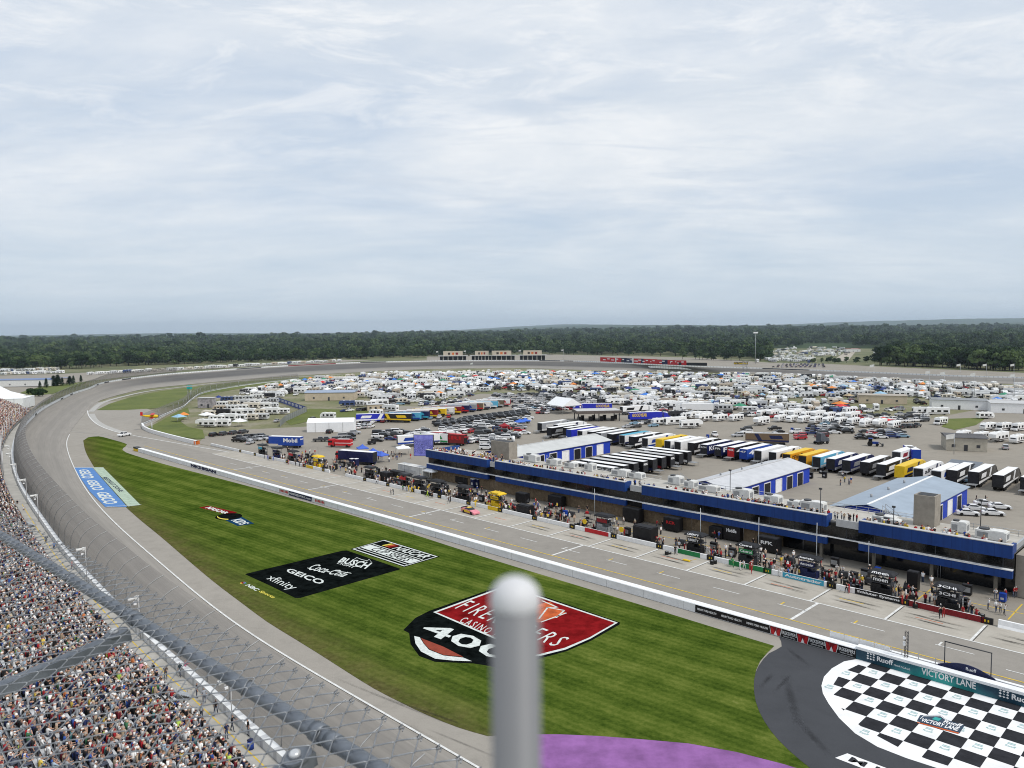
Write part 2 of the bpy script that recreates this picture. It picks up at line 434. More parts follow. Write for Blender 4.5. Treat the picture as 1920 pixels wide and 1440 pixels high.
sheet('turn_grass', [G(*p) for p in [(181, 769), (205, 757), (240, 746), (285, 736), (330, 729), (420, 719), (450, 716), (560, 708), (700, 701), (960, 695), (1300, 699.5), (1300, 701.5), (960, 698), (700, 704), (560, 715), (480, 723), (430, 732), (370, 742), (340, 757), (300, 765), (230, 769)]], .01, TURF2)
sheet('camp_grass', [G(*p) for p in [(270, 806), (300, 790), (335, 770), (352, 764), (356, 775), (338, 790), (352, 800), (380, 806), (384, 822), (370, 823), (320, 816)]], .02, TURF2)
sheet('verge_grass', [G(*p) for p in [(530, 786), (580, 766), (640, 768), (700, 771), (690, 781), (580, 790), (545, 797)]], .0, TURF2)
sheet('verge_grass', [G(*p) for p in [(1765, 800), (1780, 785), (1850, 783), (1830, 797), (1790, 806)]], .0, TURF2)

# ---- mown tri-oval grass
t = NT('mown_grass'); p = t.pos()
def stripes(ang, period, off=0.0):
    mp = t.n('ShaderNodeMapping'); mp.inputs['Rotation'].default_value = (0, 0, math.radians(ang)); t.l(p, mp.inputs[0])
    sp = t.n('ShaderNodeSeparateXYZ'); t.l(mp.outputs[0], sp.inputs[0])
    wob = t.math('MULTIPLY', t.noise(p, .09, 3), .8)
    return t.ramp(t.math('PINGPONG', t.math('ADD', t.math('DIVIDE', sp.outputs[1], period), t.math('ADD', wob, off)), 1.0), (.34, 0.0), (.66, 1.0)), sp
sA, spA = stripes(41, 2.6); sB, _ = stripes(-49, 3.4); sC, _ = stripes(41, .55)
f = t.math('MULTIPLY_ADD', t.math('MULTIPLY', sA, t.ramp(t.noise(p, .11, 4), (.3, .25), (.65, 1.0))), .30, t.math('MULTIPLY_ADD', sC, .12, .06))
right_ = t.ramp(t.math('MULTIPLY_ADD', spA.outputs[0], 1 / 160.0, .7), (.25, 0.0), (.8, 1.0))
f = t.math('ADD', f, t.math('MULTIPLY', t.math('MULTIPLY', sB, .20), right_))
big = t.noise(p, .06, 5, .6); fine = t.noise(p, 2.2, 5, .75)
f = t.math('ADD', f, t.math('MULTIPLY_ADD', big, .8, -.28)); f = t.math('ADD', f, t.math('MULTIPLY_ADD', fine, 1.0, -.50)); f = t.math('ADD', f, t.math('MULTIPLY_ADD', t.noise(p, .45, 5, .7), .8, -.40))
c = t.ramp(f, (.0, (.028, .053, .007)), (.35, (.066, .100, .015)), (.7, (.120, .150, .030)), (1.0, (.20, .212, .07)))
vo = t.n('ShaderNodeAttribute', attribute_name='edge')
edge = t.math('MULTIPLY', vo.outputs['Fac'], t.ramp(t.noise(p, .22, 6, .7), (.3, .35), (.6, 1.0)))
c = t.mix(t.math('MULTIPLY', edge, .95), c, t.ramp(t.noise(p, 1.2, 5, .7), (.3, (.055, .045, .02)), (.5, (.10, .085, .035)), (.75, (.16, .15, .06))))
t.fin(c, .95, 0, .0); TURF = t.mat
near_edge_px = [(156, 826), (160, 845), (170, 865), (190, 896), (215, 930), (255, 968), (300, 1005), (350, 1048), (400, 1090), (450, 1128), (500, 1165), (550, 1196), (600, 1227), (650, 1259), (700, 1290), (750, 1316), (800, 1340), (860, 1364), (915, 1380)]
near_edge = [G(*p) for p in near_edge_px]
far_edge = [G(*p) for p in [(165, 820), (185, 818), (210, 824), (238, 833), (231, 840), (236, 848), (300, 868), (380, 889), (460, 910), (540, 932), (700, 978), (900, 1042), (1100, 1103), (1250, 1149), (1360, 1183), (1452, 1211)]]
vic_edge_px = [(1452, 1211), (1425, 1240), (1414, 1275), (1417, 1315), (1433, 1352), (1460, 1388), (1500, 1425), (1540, 1455), (1600, 1495)]
pur_edge_px = [(915, 1378), (980, 1377), (1050, 1377), (1120, 1380), (1200, 1386), (1290, 1394), (1380, 1410), (1470, 1433), (1530, 1452), (1600, 1495)]
vic_edge = [G(*p) for p in vic_edge_px]; pur_edge = [G(*p) for p in pur_edge_px]
# strips so that the worn edge can be stored on the vertices
mb = MB()
gp = [tuple(p) for p in cr(near_edge, 4)][::-1] + [tuple(p) for p in cr(far_edge, 4)] + [tuple(p) for p in cr(vic_edge, 2)][1:] + [tuple(p) for p in cr(pur_edge, 2)][::-1][1:-1]
bm = bmesh.new(); vs = [bm.verts.new((x, y, 0)) for x, y in gp]; bm.faces.new(vs); bmesh.ops.triangulate(bm, faces=bm.faces)
for k in range(5):
    es = [e for e in bm.edges if e.calc_length() > 7]
    if es: bmesh.ops.subdivide_edges(bm, edges=es, cuts=1); bmesh.ops.triangulate(bm, faces=bm.faces)
for f in bm.faces:
    if f.normal.z < 0: f.normal_flip()
me = bpy.data.meshes.new('infield_grass'); bm.to_mesh(me); bm.free(); me.materials.append(TURF)
ne = np.array(cr(near_edge, 2)); at = me.attributes.new('edge', 'FLOAT', 'POINT')
vv_ = [min(np.min(np.hypot(ne[:, 0] - v.co.x, ne[:, 1] - v.co.y)), 9) for v in me.vertices]
at.data.foreach_set('value', [max(0, 1 - d / 6.5) for d in vv_])
tag(link('infield_grass', me), kind='structure')

# ---- purple run-off and the victory lane asphalt
PURPLE = M('purple_coating', (.265, .118, .32), .9, .2, .35, spec=.1)
sheet('purple_runoff', [G(*p) for p in [(978, 1377)] + pur_edge_px[2:]] + [(14, 62), (6, 64), G(970, 1470)], .012, PURPLE)
vic = [tuple(p) for p in cr([AB(-46.6, 97.6), G(1466, 1212), G(1442, 1225), G(1423, 1248)] + vic_edge[2:], 1.5)] + [(32, 61), (48, 56), AB(10, 82), AB(10, 97.6)]
sheet('victory_asphalt', vic, .016, VICASP)

# ---- pit road
sheet('pit_road', [AB(-330, 99.2), AB(40, 99.2), AB(40, 113.8), AB(-335, 113.8)], -.012, PITASP)
sheet('pit_stalls', [AB(-262, 113.8), AB(40, 113.8), AB(40, 121.8), AB(-262, 121.8)], .004, STALL)
def strip(name, pts, w, z, mat):
    P = np.array(pts, float)[:, :2]; nn, _ = normals(P) if len(P) > 2 else (np.array([[-(P[1] - P[0])[1], (P[1] - P[0])[0]]] * 2) / np.linalg.norm(P[1] - P[0]), 0)
    zz = [z] * len(P) if np.ndim(z) == 0 else z
    return grid_mesh(name, mat, [[(*(p - k * w / 2), q), (*(p + k * w / 2), q)] for p, k, q in zip(P, nn, zz)])
def cells(name, mats, rects, z, kind='structure'):
    """painted marks on the paddock grid: (a0, b0, a1, b1, material index)"""
    mb = MB()
    for a0, b0, a1, b1, m in rects: mb.poly([(*AB(a0, b0), z), (*AB(a1, b0), z), (*AB(a1, b1), z), (*AB(a0, b1), z)], m)
    return tag(mb.build(name, mats), kind=kind)
LINEW = M('line_white', (.66, .66, .64), .8, .16, 1.2); LINEY = M('line_yellow', (.62, .43, .06), .8, .15, 1.2); LINEK = M('line_black', (.03, .03, .03), .8, .2)
FADE = M('faded_line', (.42, .41, .385), .9, .12, .6)
strip('edge_line', [(p[0] + .3, p[1] + .3) for p in INN if p[1] < 322 and p[0] < 60], .28, .05, LINEW)
strip('pit_entry_line', cr([G(*p) for p in [(215, 741), (183, 752.5), (166, 763), (164, 770), (168, 782), (183, 796), (212, 808), (247, 816), (320, 829), (430, 848)]], 4), .5, .035, LINEW)
strip('pit_entry_band', cr([G(*p) for p in [(172, 776), (178, 787), (192, 797), (215, 806), (240, 814)]], 4), 2.6, .032, FADE)
strip('apron_band', cr([G(*p) for p in [(170, 772), (190, 756), (225, 745), (275, 734), (330, 727), (450, 714.5), (640, 702)]], 6), 3.0, .03, FADE)
strip('turn_in_line', cr([G(*p) for p in [(133, 809.5), (155, 811), (190, 814), (215, 818)]], 4), .3, .034, FADE)
rects = [(-300, 104.35, 40, 104.6, 1), (-262, 113.65, 40, 113.95, 0)]
marks_a = [-27.6 - 10.95 * k for k in range(20)]
for k, a in enumerate(marks_a):
    rects += [(a - .16, 113.95, a + .16, 121.3, 0)]
    c0 = a + 2.2
    rects += [(c0 - 5.2, 109.2, c0 - .6, 109.38, 0)]
    if k % 4 != 3: rects += [(c0 - 4.9, 109.38, c0 - 4.65, 110.7, 1 if k % 3 else 0)]
    if k > 0 and k < 14: rects += [(a + 2.8, 117.4 + (k % 3) * .3, a + 6.5, 117.62 + (k % 3) * .3, 2 if k % 2 else 1)]
for a in (-48.2, -94.5, -138, -182, -226): rects += [(a - .22, 104.6, a + .22, 113.65, 0)]
for a, b in ((-17.6, 114.4), (-16.6, 112.2), (-13.5, 109.6)): rects += [(a - .2, b, a + .2, b + .8, 0)]
rects += [(-22, 106.9, -13, 107.1, 0)]
ORANGEL = M('scuff_orange', (.55, .20, .11), .9, .3, 2)
cells('pit_markings', [LINEW, LINEY, ORANGEL], rects, .012)
cells('stall_joints', [LINEK], [(a + .2, 113.95, a + .32, 121.3, 0) for a in marks_a], .012)
# rubber streaks in the stalls nearest the finish
t = NT('tyre_rubber_marks'); mp = t.n('ShaderNodeMapping'); mp.inputs['Rotation'].default_value = (0, 0, math.radians(45)); t.l(t.pos(), mp.inputs[0])
ms = t.n('ShaderNodeMapping'); ms.inputs['Scale'].default_value = (.25, 2.6, 1); t.l(mp.outputs[0], ms.inputs[0])
nz = t.ramp(t.noise(ms.outputs[0], 1.2, 5, .7), (.40, 0.0), (.62, .9)); uvn = t.n('ShaderNodeUVMap', uv_map='uv').outputs[0]; s2 = t.n('ShaderNodeSeparateXYZ'); t.l(uvn, s2.inputs[0])
fu = t.ramp(t.math('PINGPONG', s2.outputs[0], .5), (.02, 0.0), (.35, 1.0)); fv = t.ramp(t.math('PINGPONG', s2.outputs[1], .5), (.05, 0.0), (.3, 1.0))
t.l(t.math('MULTIPLY', nz, t.math('MULTIPLY', fu, fv)), t.b.inputs['Alpha']); t.fin((.04, .038, .035), .9); RUB = t.mat
def rub(a0, b0, a1, b1, w, z):
    d = np.array([a1 - a0, b1 - b0]); d /= np.linalg.norm(d); nn = np.array([-d[1], d[0]]) * w / 2
    grid_mesh('rubber_marks', RUB, [[(*AB(a0 - nn[0], b0 - nn[1]), z), (*AB(a0 + nn[0], b0 + nn[1]), z)], [(*AB(a1 - nn[0], b1 - nn[1]), z), (*AB(a1 + nn[0], b1 + nn[1]), z)]], lambda u, v: (u, v))
for k, a in enumerate(marks_a[:9]):
    for b in (116.6, 118.3): rub(a + .6 + rnd.random(), b + .5, a + 9.6, b - .1 + rnd.random() * .4, .9, .016)
for a in (-140, -120, -98, -64): rub(a, 100.4, a + 8, 100.4, 1.2, .016)
t = NT('skid_marks'); uvn = t.n('ShaderNodeUVMap', uv_map='uv').outputs[0]; s2 = t.n('ShaderNodeSeparateXYZ'); t.l(uvn, s2.inputs[0])
fu = t.ramp(t.math('PINGPONG', s2.outputs[0], .5), (.02, 0.0), (.4, .38)); fv = t.ramp(t.math('PINGPONG', s2.outputs[1], .5), (.05, 0.0), (.4, 1.0))
t.l(t.math('MULTIPLY', t.math('MULTIPLY', fu, fv), t.ramp(t.noise(t.pos(), .8, 5, .7), (.3, .3), (.7, 1.0))), t.b.inputs['Alpha']); t.fin((.03, .03, .032), .9, 0, .1); RUB2 = t.mat
def rub_px(p0, p1, w, z):
    global RUB
    keep_, RUB = RUB, RUB2; rub_px_(p0, p1, w, z); RUB = keep_
def rub_px_(p0, p1, w, z): 
    g0, g1 = PA(*p0), PA(*p1); rub(*g0, *g1, w, z)
for p0, p1, w in (((620, 1268), (860, 1365), .5), ((605, 1282), (830, 1392), .45), ((700, 1300), (905, 1372), .5), ((790, 1362), (950, 1428), .4)): rub_px(p0, p1, w, .026)
for p0, p1, w in (((1425, 1290), (1450, 1262), .9), ((1450, 1300), (1485, 1262), .7), ((1475, 1215), (1520, 1250), 1.0), ((1490, 1345), (1560, 1420), 1.2), ((1470, 1260), (1500, 1370), 1.4)): rub_px(p0, p1, w, .021)
cells('paddock_lines', [LINEY], [(a, 126, a + .2, 134.5, 0) for a in (-94, -82, -71, -49, -38, -26)] + [(-100, 129.9, -20, 130.1, 0)], -.05)
# ================================================================== outer wall, catch fence, grandstand
S0, S1 = 12.0, s_of(75, 768, 5.3)          # grandstand runs between these chainages of the outer wall
root = thing('outer_wall', 'white concrete retaining wall around the outside of the whole race track', 'wall')
rows = []
for i in range(N):
    x0, x1 = off(i, 0), off(i, .7); zt = WALL[i, 2]
    rows.append([(x0[0], x0[1], zt - 1.15), (x0[0], x0[1], zt), (x1[0], x1[1], zt), (x1[0], x1[1], zt - 4.0)])
t = NT('barrier_white'); p = t.pos()
uvn = t.n('ShaderNodeUVMap', uv_map='uv').outputs[0]; s2 = t.n('ShaderNodeSeparateXYZ'); t.l(uvn, s2.inputs[0])
blk = t.ramp(t.math('PINGPONG', t.math('MULTIPLY', s2.outputs[0], WS[-1] / 3.0), .5), (.10, 1.0), (.13, 0.0))
c = t.ramp(t.noise(p, .2, 6, .65), (.3, (.66, .67, .67)), (.7, (.80, .81, .81)))
c = t.mix(t.math('MULTIPLY', blk, .55), c, (.33, .34, .36)); t.fin(c, .6, 0, .3); BARW = t.mat
grid_mesh('concrete', BARW, rows, lambda u, v: (u, v), None, root)
# dark sponsor boards and openings along the far part of the wall
for (px, py, L, col, lab) in [(245, 712, 14, DARK, 0), (222, 717.5, 10, DARK, 0), (191, 722, 8, DARK, 0), (140, 738, 7, DARK, 0), (125, 745, 8, DARK, 0), (78, 771, 7, DARK, 0), (445, 692.5, 34, DARK, 0), (700, 681, 30, DARK, 0), (1440, 693, 42, DARK, 0), (560, 686.5, 40, DRED, 0), (600, 685, 40, DRED, 0), (1025, 678, 14, DARK, 0), (1050, 678, 12, DARK, 0), (1078, 678.5, 12, DARK, 0)]:
    s = s_of(px, py, 6); mb = MB(); a = wall_at(s - L / 2, -.04); b = wall_at(s + L / 2, -.04)
    za, zb = a[2], b[2]
    mb.poly([(a[0], a[1], za - .95), (b[0], b[1], zb - .95), (b[0], b[1], zb - .15), (a[0], a[1], za - .15)]); mb.build('banner', col, root)

# --- catch fence: curved posts and mesh
cf = thing('catch_fence', 'tall curved catch fence of wire mesh on arched posts along the outer wall', 'fence')
PROF = [(.05, 0), (-.05, 1.3), (-.2, 2.7), (-.7, 3.85), (-1.5, 4.75), (-2.5, 5.35), (-3.5, 5.7)]   # offset from the wall, height above it
t = NT('fence_mesh'); uvn = t.n('ShaderNodeUVMap', uv_map='uv').outputs[0]; s2 = t.n('ShaderNodeSeparateXYZ'); t.l(uvn, s2.inputs[0])
t.l(t.ramp(s2.outputs[0], (.0, .17), (.10, .21), (.2, .36), (.30, .72), (.5, .55), (1.0, .4)), t.b.inputs['Alpha'])
cab = t.ramp(t.math('PINGPONG', t.math('MULTIPLY', s2.outputs[1], 6.0), .5), (.0, 1.0), (.03, 0.0))
c = t.mix(cab, t.ramp(t.noise(t.pos(), .4, 4), (.3, (.125, .115, .11)), (.7, (.17, .16, .15))), (.06, .06, .06)); t.fin(c, .8, .2); FMESH = t.mat
ie = int(np.searchsorted(WS, s_of(330, 699, 7.6)))
grid_mesh('mesh', FMESH, [[off(i, o, WALL[i, 2] + z) for o, z in PROF] for i in range(0, ie)], lambda u, v: (u * ie / 420 * 2.2, v), None, cf)
POSTM = M('fence_post_steel', (.34, .34, .335), .5, .1); sp = s_of(548, 1418, 2.6) - 40; k = 0
while k < 98 and sp < WS[-1] * .5:
    mb = MB(); mb.tube([wall_at(sp, o - .06, z) for o, z in PROF], .075, 5)
    mb.build('post', POSTM, cf); k += 1; sp += 6.2 if k < 60 else 10

# --- walkway and grandstand
zoff = lambda i: WALL[i, 2] - .95
iS = [i for i in range(N) if WS[i] <= S1 + 40]
grid_mesh('walkway', CONC, [[off(i, .72, zoff(i)), off(i, 3.5, zoff(i))] for i in iS])
grid_mesh('walkway_line', LINEY, [[off(i, 1.85, zoff(i) + .006), off(i, 2.0, zoff(i) + .006)] for i in iS if WS[i] < S1 * .5])
gs = thing('grandstand', 'long stepped grey grandstand packed with seated spectators beside the track', 'grandstand')
NR, RD, RH = 42, .86, .42
iG = [i for i in range(N) if S0 - 12 <= WS[i] <= S1]
prof = [(3.55, 0.0), (3.55, .55)]
for k in range(NR): prof += [(3.55 + RD * (k + 1), .55 + RH * k), (3.55 + RD * (k + 1), .55 + RH * (k + 1))]
STEP = M('stand_concrete', (.17, .165, .16), .9, .15, .7)
grid_mesh('terrace', STEP, [[off(i, o, zoff(i) + z) for o, z in prof] for i in iG], None, None, gs)
BENCH = M('bench_aluminium', (.55, .56, .57), .5, .1, 1.0, metal=.1)
NOSE = M('step_nosing', (.62, .55, .45), .7, .12)
rb = []
for k in range(NR):
    o0 = 3.55 + RD * k + .42; z = .55 + RH * k
    grid_mesh('bench', BENCH, [[off(i, o0 - .02, zoff(i) + z + .38), off(i, o0, zoff(i) + z + .42), off(i, o0 + .28, zoff(i) + z + .42)] for i in iG], None, None, gs)
# front handrail, end wall
mb = MB()
fr = [off(i, 3.42, zoff(i)) for i in iG]
for h in (.55, 1.05): mb.tube([(x, y, z + h) for x, y, z in fr], .03, 5)
for s in np.arange(S0, S1, 2.6):
    x, y, z = wall_at(s, 3.42, -.95); mb.cyl(x, y, z, z + 1.06, .03, n=5)
mb.build('handrail', STEEL, gs)
# tall netting poles in front of the far blocks
for s in np.arange(S1 - 190, S1 + 5, 13):
    x, y, z = wall_at(s, 3.3, -.95); mb = MB(); mb.cyl(x, y, z, z + 7.5, .12, .10, 6); mb.build('net_pole', LGREY, gs)
# the upper deck the photographer stands on
UD = (-.78, .63); ND = (.63, .78)
mb = MB()
def deckpt(a, p, z): return (UD[0] * a + ND[0] * p, UD[1] * a + ND[1] * p, z)
def dbox(a0, a1, p0, p1, z0, z1, m=0):
    P = [deckpt(a, p, z) for z in (z0, z1) for a, p in ((a0, p0), (a0, p1), (a1, p1), (a1, p0))]
    mb.add(P, [(3, 2, 1, 0), (4, 5, 6, 7), (0, 1, 5, 4), (1, 2, 6, 5), (2, 3, 7, 6), (3, 0, 4, 7)], m)
dbox(-8, 10, -3.0, .42, H - 2.0, H - 1.72)
dbox(-8, 10, -3.0, -.6, -.4, H - 2.0)
mb.build('upper_deck', CONC, gs)
# stairs that drop from the front rows to the walkway
for (px, py) in ((352, 1292), (75, 985)):
    s = s_of(px, py, 2); mb = MB()
    for k in range(6):
        a = wall_at(s, 3.45 - .25 * (6 - k), -.95); b = wall_at(s + 1.6, 3.45 - .25 * (6 - k), -.95); c_ = wall_at(s + 1.6, 3.45 - .25 * (6 - k) + .27, -.95); d = wall_at(s, 3.45 - .25 * (6 - k) + .27, -.95)
        for zz_ in (0, .05): mb.poly([(q[0], q[1], q[2] + .12 + .15 * k + zz_) for q in (a, b, c_, d)])
    for ds in (0, 1.6):
        a = wall_at(s + ds, 1.9, 0); b = wall_at(s + ds, 3.6, 1.0); mb.tube([a, b], .03, 5); mb.tube([(a[0], a[1], a[2] - .95), a], .03, 5); mb.tube([(b[0], b[1], b[2] - .95), b], .03, 5)
    mb.build('stair', STEEL, gs)
# loudspeakers on poles by the walkway
def pole_speaker(px, py, z, h, lab):
    s = s_of(px, py, z); x, y, zz_ = wall_at(s, .95, -.95); r = thing('pole_speaker', lab, 'loudspeaker', (x, y, zz_), 0, 'loudspeakers on poles along the walkway')
    i = int(np.searchsorted(WS, s)); r.rotation_euler.z = math.atan2(WD[i, 1], WD[i, 0])
    mb = MB(); mb.cyl(0, 0, 0, h, .07, .055, 8); mb.box(0, .35, h - .75, .08, .7, .08); mb.build('pole', LGREY, r)
    mb = MB(); mb.tube([(.0, .3, h - .25), (.0, .85, h - .3), (0, 1.35, h - .35)], [.16, .22, .32], 12); mb.box(0, .28, h - .5, .4, .35, .45); mb.build('horn', OFFWHITE, r)
    mb = MB(); mb.box(.1, .45, h - 1.2, .25, .35, .22); mb.build('lamp', WHITE, r)
for px, py, h, lab in ((28, 872, 6.0, 'white horn loudspeaker farthest away on the walkway poles'), (34, 890, 6.0, 'white horn loudspeaker second farthest away on the walkway poles'), (45, 912, 6, 'white horn loudspeaker third farthest away on the walkway poles'), (60, 940, 6, 'white horn loudspeaker fourth farthest away on the walkway poles'), (84, 972, 6, 'white horn loudspeaker just beyond the grey foreground rail'), (172, 1080, 6, 'white horn loudspeaker seen between the chain-link tips above the rail'), (270, 1180, 6, 'white horn loudspeaker second nearest on the walkway poles'), (440, 1325, 5, 'white horn loudspeaker nearest of all on the walkway poles')):
    pole_speaker(px, py, 2.6, h, lab)
# ================================================================== lettering
_TX = {}
def text_pts(txt, bold=0.0, shear=0.0):
    k = (txt, bold, shear); spc = 1.35 if txt in ('FIREKEEPERS', 'CASINO HOTEL') and bold < .005 else 1.0
    if k not in _TX:
        c = bpy.data.curves.new('lettering', 'FONT'); c.body = txt; c.offset = bold; c.shear = shear; c.resolution_u = 2; c.space_character = spc; c.fill_mode = 'FRONT'
        o = bpy.data.objects.new('lettering', c); COL.objects.link(o)
        me = bpy.data.meshes.new_from_object(o.evaluated_get(bpy.context.evaluated_depsgraph_get()))
        P = np.array([v.co[:2] for v in me.vertices]); fs = [tuple(p.vertices) for p in me.polygons]
        P = (P - P.min(0)) / (P.max(0) - P.min(0))
        bpy.data.objects.remove(o); bpy.data.curves.remove(c); bpy.data.meshes.remove(me)
        _TX[k] = (P, fs)
    return _TX[k]
def bil(q, u, v):
    q = [np.array(x, float) for x in q]
    return (q[0] * (1 - u) + q[1] * u) * (1 - v) + (q[3] * (1 - u) + q[2] * u) * v
def put_text(mb, txt, quad, m=0, bold=.012, shear=0.0):
    """txt fitted to the quad bottom-left, bottom-right, top-right, top-left (3-D points)"""
    P, fs = text_pts(txt, bold, shear); mb.add([bil(quad, u, v) for u, v in P], fs, m); return mb
class Pane:
    """the pixel frame of one enlarged view of the photograph, used to survey points on the ground"""
    def __init__(s, ox, oy, k): s.o = (ox, oy, k)
    def g(s, x, y, z=0.0): return (*G(s.o[0] + x / s.o[2], s.o[1] + y / s.o[2], z), z)
    def q(s, pts, z): return [(*s.g(x, y)[:2], z) for x, y in pts]
def flat(mb, pts, m=0):
    mb.poly(pts, m)
def logo_root(name, label, p): return thing(name, label, 'grass painting' if 'grass' in label else 'painted marking', (0, 0, 0))
PWHITE = M('turf_white', (.62, .66, .63), .95, .18, 2.2, spec=0); PBLACK = M('turf_black', (.006, .008, .008), .95, .5, .6, spec=0); PRED = M('turf_red', (.20, .010, .012), .95, .3, .5, spec=0)
PRED2 = M('turf_brick', (.26, .045, .022), .9, .2, .8); PORANGE = M('turf_orange', (.50, .095, .02), .9, .25, .8); PYEL = M('turf_yellow', (.65, .55, .08), .9, .1); PBLUE = M('track_blue', (.085, .21, .47), .85, .1, .7)
PNAVY = M('turf_navy', (.010, .045, .105), .95, .25, spec=0); PGREEN = M('zone_pale_green', (.38, .47, .37), .9, .2, 1.1); PTXT = M('turf_dark_letters', (.03, .04, .07), .9, .2)
K = Pane(100, 860, 4.8)
r = logo_root('restart_zone', 'blue painted block beside pale green RESTART ZONE strip at the inside track line', 0)
mb = MB(); mb.poly(K.q([(190, 82), (350, 82), (665, 435), (470, 437), (330, 300), (240, 170)][::-1], .06)); mb.build('blue_panel', PBLUE, r)
mb = MB()
for q in ([(226, 101), (256, 181), (378, 176), (312, 98)], [(293, 196), (352, 287), (470, 284), (386, 195)], [(380, 306), (458, 412), (592, 404), (490, 303)]): put_text(mb, 'GEICO', K.q(q, .075), 0, .03)
mb.build('lettering', PWHITE, r)
mb = MB(); mb.poly(K.q([(356, 82), (450, 82), (785, 418), (672, 432)][::-1], .06)); mb.build('green_panel', PGREEN, r)
put_text(MB(), 'RESTART ZONE', K.q([(436, 168), (596, 302), (634, 294), (484, 168)], .075), 0, .03).build('zone_lettering', PTXT, r)
mb = MB()
for a, b in (((190, 82), (450, 82)), ((470, 437), (785, 418))):
    p, q = K.g(*a), K.g(*b); mb.poly([(p[0], p[1], .078), (q[0], q[1], .078), (q[0] + .15, q[1] + .3, .078), (p[0] + .15, p[1] + .3, .078)])
mb.build('border', PWHITE, r)
# small red, black and blue badge on the grass
r = logo_root('grass_badge', 'small red and blue badge with a black oval painted on the grass', 0)
mb = MB(); mb.poly(K.q([(1312, 440), (1590, 508), (1655, 483), (1395, 424)], .015)); mb.build('red_panel', PRED, r)
put_text(MB(), 'NASCAR', K.q([(1360, 444), (1545, 500), (1590, 486), (1420, 432)], .03), 0, .04).build('lettering', PWHITE, r)
mb = MB(); mb.poly(K.q([(1545, 552), (1660, 607), (1808, 585), (1695, 524)], .02)); mb.build('blue_panel', PNAVY, r)
put_text(MB(), 'KIDS', K.q([(1595, 556), (1680, 598), (1770, 582), (1690, 540)], .035), 0, .03).build('lettering', PWHITE, r)
mb = MB(); mb.poly(K.q([(1578 + 122 * math.cos(t) , 522 + 30 * math.sin(t) - 8 * math.cos(t)) for t in np.linspace(0, 2 * math.pi, 25)[:-1]][::-1], .03)); mb.build('oval', PBLACK, r)
mb = MB(); ring = [(1578 + 104 * math.cos(t), 524 + 27 * math.sin(t)) for t in np.linspace(1.6, 3.3, 9)]; rin = [(1578 + 96 * math.cos(t), 521 + 22 * math.sin(t)) for t in np.linspace(1.6, 3.3, 9)]
for i in range(8): mb.poly(K.q([ring[i], ring[i + 1], rin[i + 1], rin[i]], .04))
mb.build('swoosh', PYEL, r)
K = Pane(440, 900, 4.8)
r = logo_root('grass_lettering', 'small white and yellow lettering with coloured fan painted at the grass edge', 0)
put_text(MB(), 'NBC', K.q([(92, 948), (195, 1003), (228, 985), (130, 935)], .015), 0, .03, .2).build('lettering', PWHITE, r)
put_text(MB(), 'Sports', K.q([(205, 1006), (340, 1074), (372, 1050), (245, 992)], .015), 0, .02, .3).build('yellow_lettering', PYEL, r)
cols = [PYEL, PORANGE, PRED, PURPLE, PBLUE, GREEN]
for i, mm in enumerate(cols):
    t = -2.6 + i * .42; mb = MB(); cx, cy = 78, 942
    pts = [(cx + 10 * math.cos(t), cy + 6 * math.sin(t)), (cx + 34 * math.cos(t - .17), cy + 22 * math.sin(t - .17) - 4), (cx + 34 * math.cos(t + .17), cy + 22 * math.sin(t + .17) - 4)]
    mb.poly(K.q(pts[::-1], .015)); mb.build('fan_petal', mm, r)
# black sponsor panel
r = logo_root('sponsor_panel', 'large black sponsor rectangle with four white names painted on the grass', 0)
mb = MB(); mb.poly(K.q([(95, 850), (300, 942), (545, 1062), (590, 1062), (1485, 806), (1488, 798), (1010, 634), (970, 636), (110, 842)], .012)); mb.build('black_panel', PBLACK, r)
mb = MB()
put_text(mb, 'BUSCH', K.q([(928, 738), (1188, 806), (1240, 748), (968, 694)], .03), 0, .03, .2)
put_text(mb, 'LIGHT', K.q([(918, 752), (1075, 798), (1092, 780), (934, 738)], .03), 0, .01, .2)
for a, b in zip([(1080, 708), (1100, 697), (1140, 714), (1196, 727), (1210, 711)], [(1100, 697), (1140, 714), (1196, 727), (1210, 711), (1236, 745)]):
    mb.poly(K.q([(a[0], a[1] + 4), (b[0], b[1] + 4), b, a], .03))
put_text(mb, 'Coca-Cola', K.q([(655, 806), (975, 876), (1042, 836), (722, 752)], .03), 0, .012, .45)
for a, b in (((655, 790), (760, 820)), ((900, 815), (1050, 838))): mb.poly(K.q([(a[0], a[1] + 5), (b[0], b[1] + 5), b, a], .032))
put_text(mb, 'GEICO', K.q([(452, 822), (768, 944), (824, 908), (498, 794)], .03), 0, .025)
put_text(mb, 'xfinity', K.q([(262, 905), (478, 1002), (588, 958), (345, 850)], .03), 0, .0)
mb.build('lettering', PWHITE, r)
# black and white series panel
r = logo_root('series_panel', 'black and white framed panel with three colour bars painted on the grass', 0)
q = K.q([(1040, 622), (1525, 785), (1848, 690), (1345, 535)], .012)
def sub(q, u0, v0, u1, v1, z, sl=0.0): return [(*bil(q, u0, v0)[:2], z), (*bil(q, u1, v0)[:2], z), (*bil(q, u1 + sl, v1)[:2], z), (*bil(q, u0 + sl, v1)[:2], z)]
mb = MB(); mb.poly(q); mb.build('black_panel', PBLACK, r)
mb = MB()
for u0, v0, u1, v1 in ((.02, .03, .98, .07), (.02, .93, .98, .97), (.02, .07, .035, .93), (.965, .07, .98, .93), (.05, .145, .95, .175), (.05, .235, .95, .52), (.05, .57, .95, .60)): mb.poly(sub(q, u0, v0, u1, v1, .028))
mb.build('white_bars', PWHITE, r)
put_text(MB(), 'CUP SERIES', sub(q, .20, .26, .86, .50, .042), 0, .012, .15).build('dark_lettering', PBLACK, r)
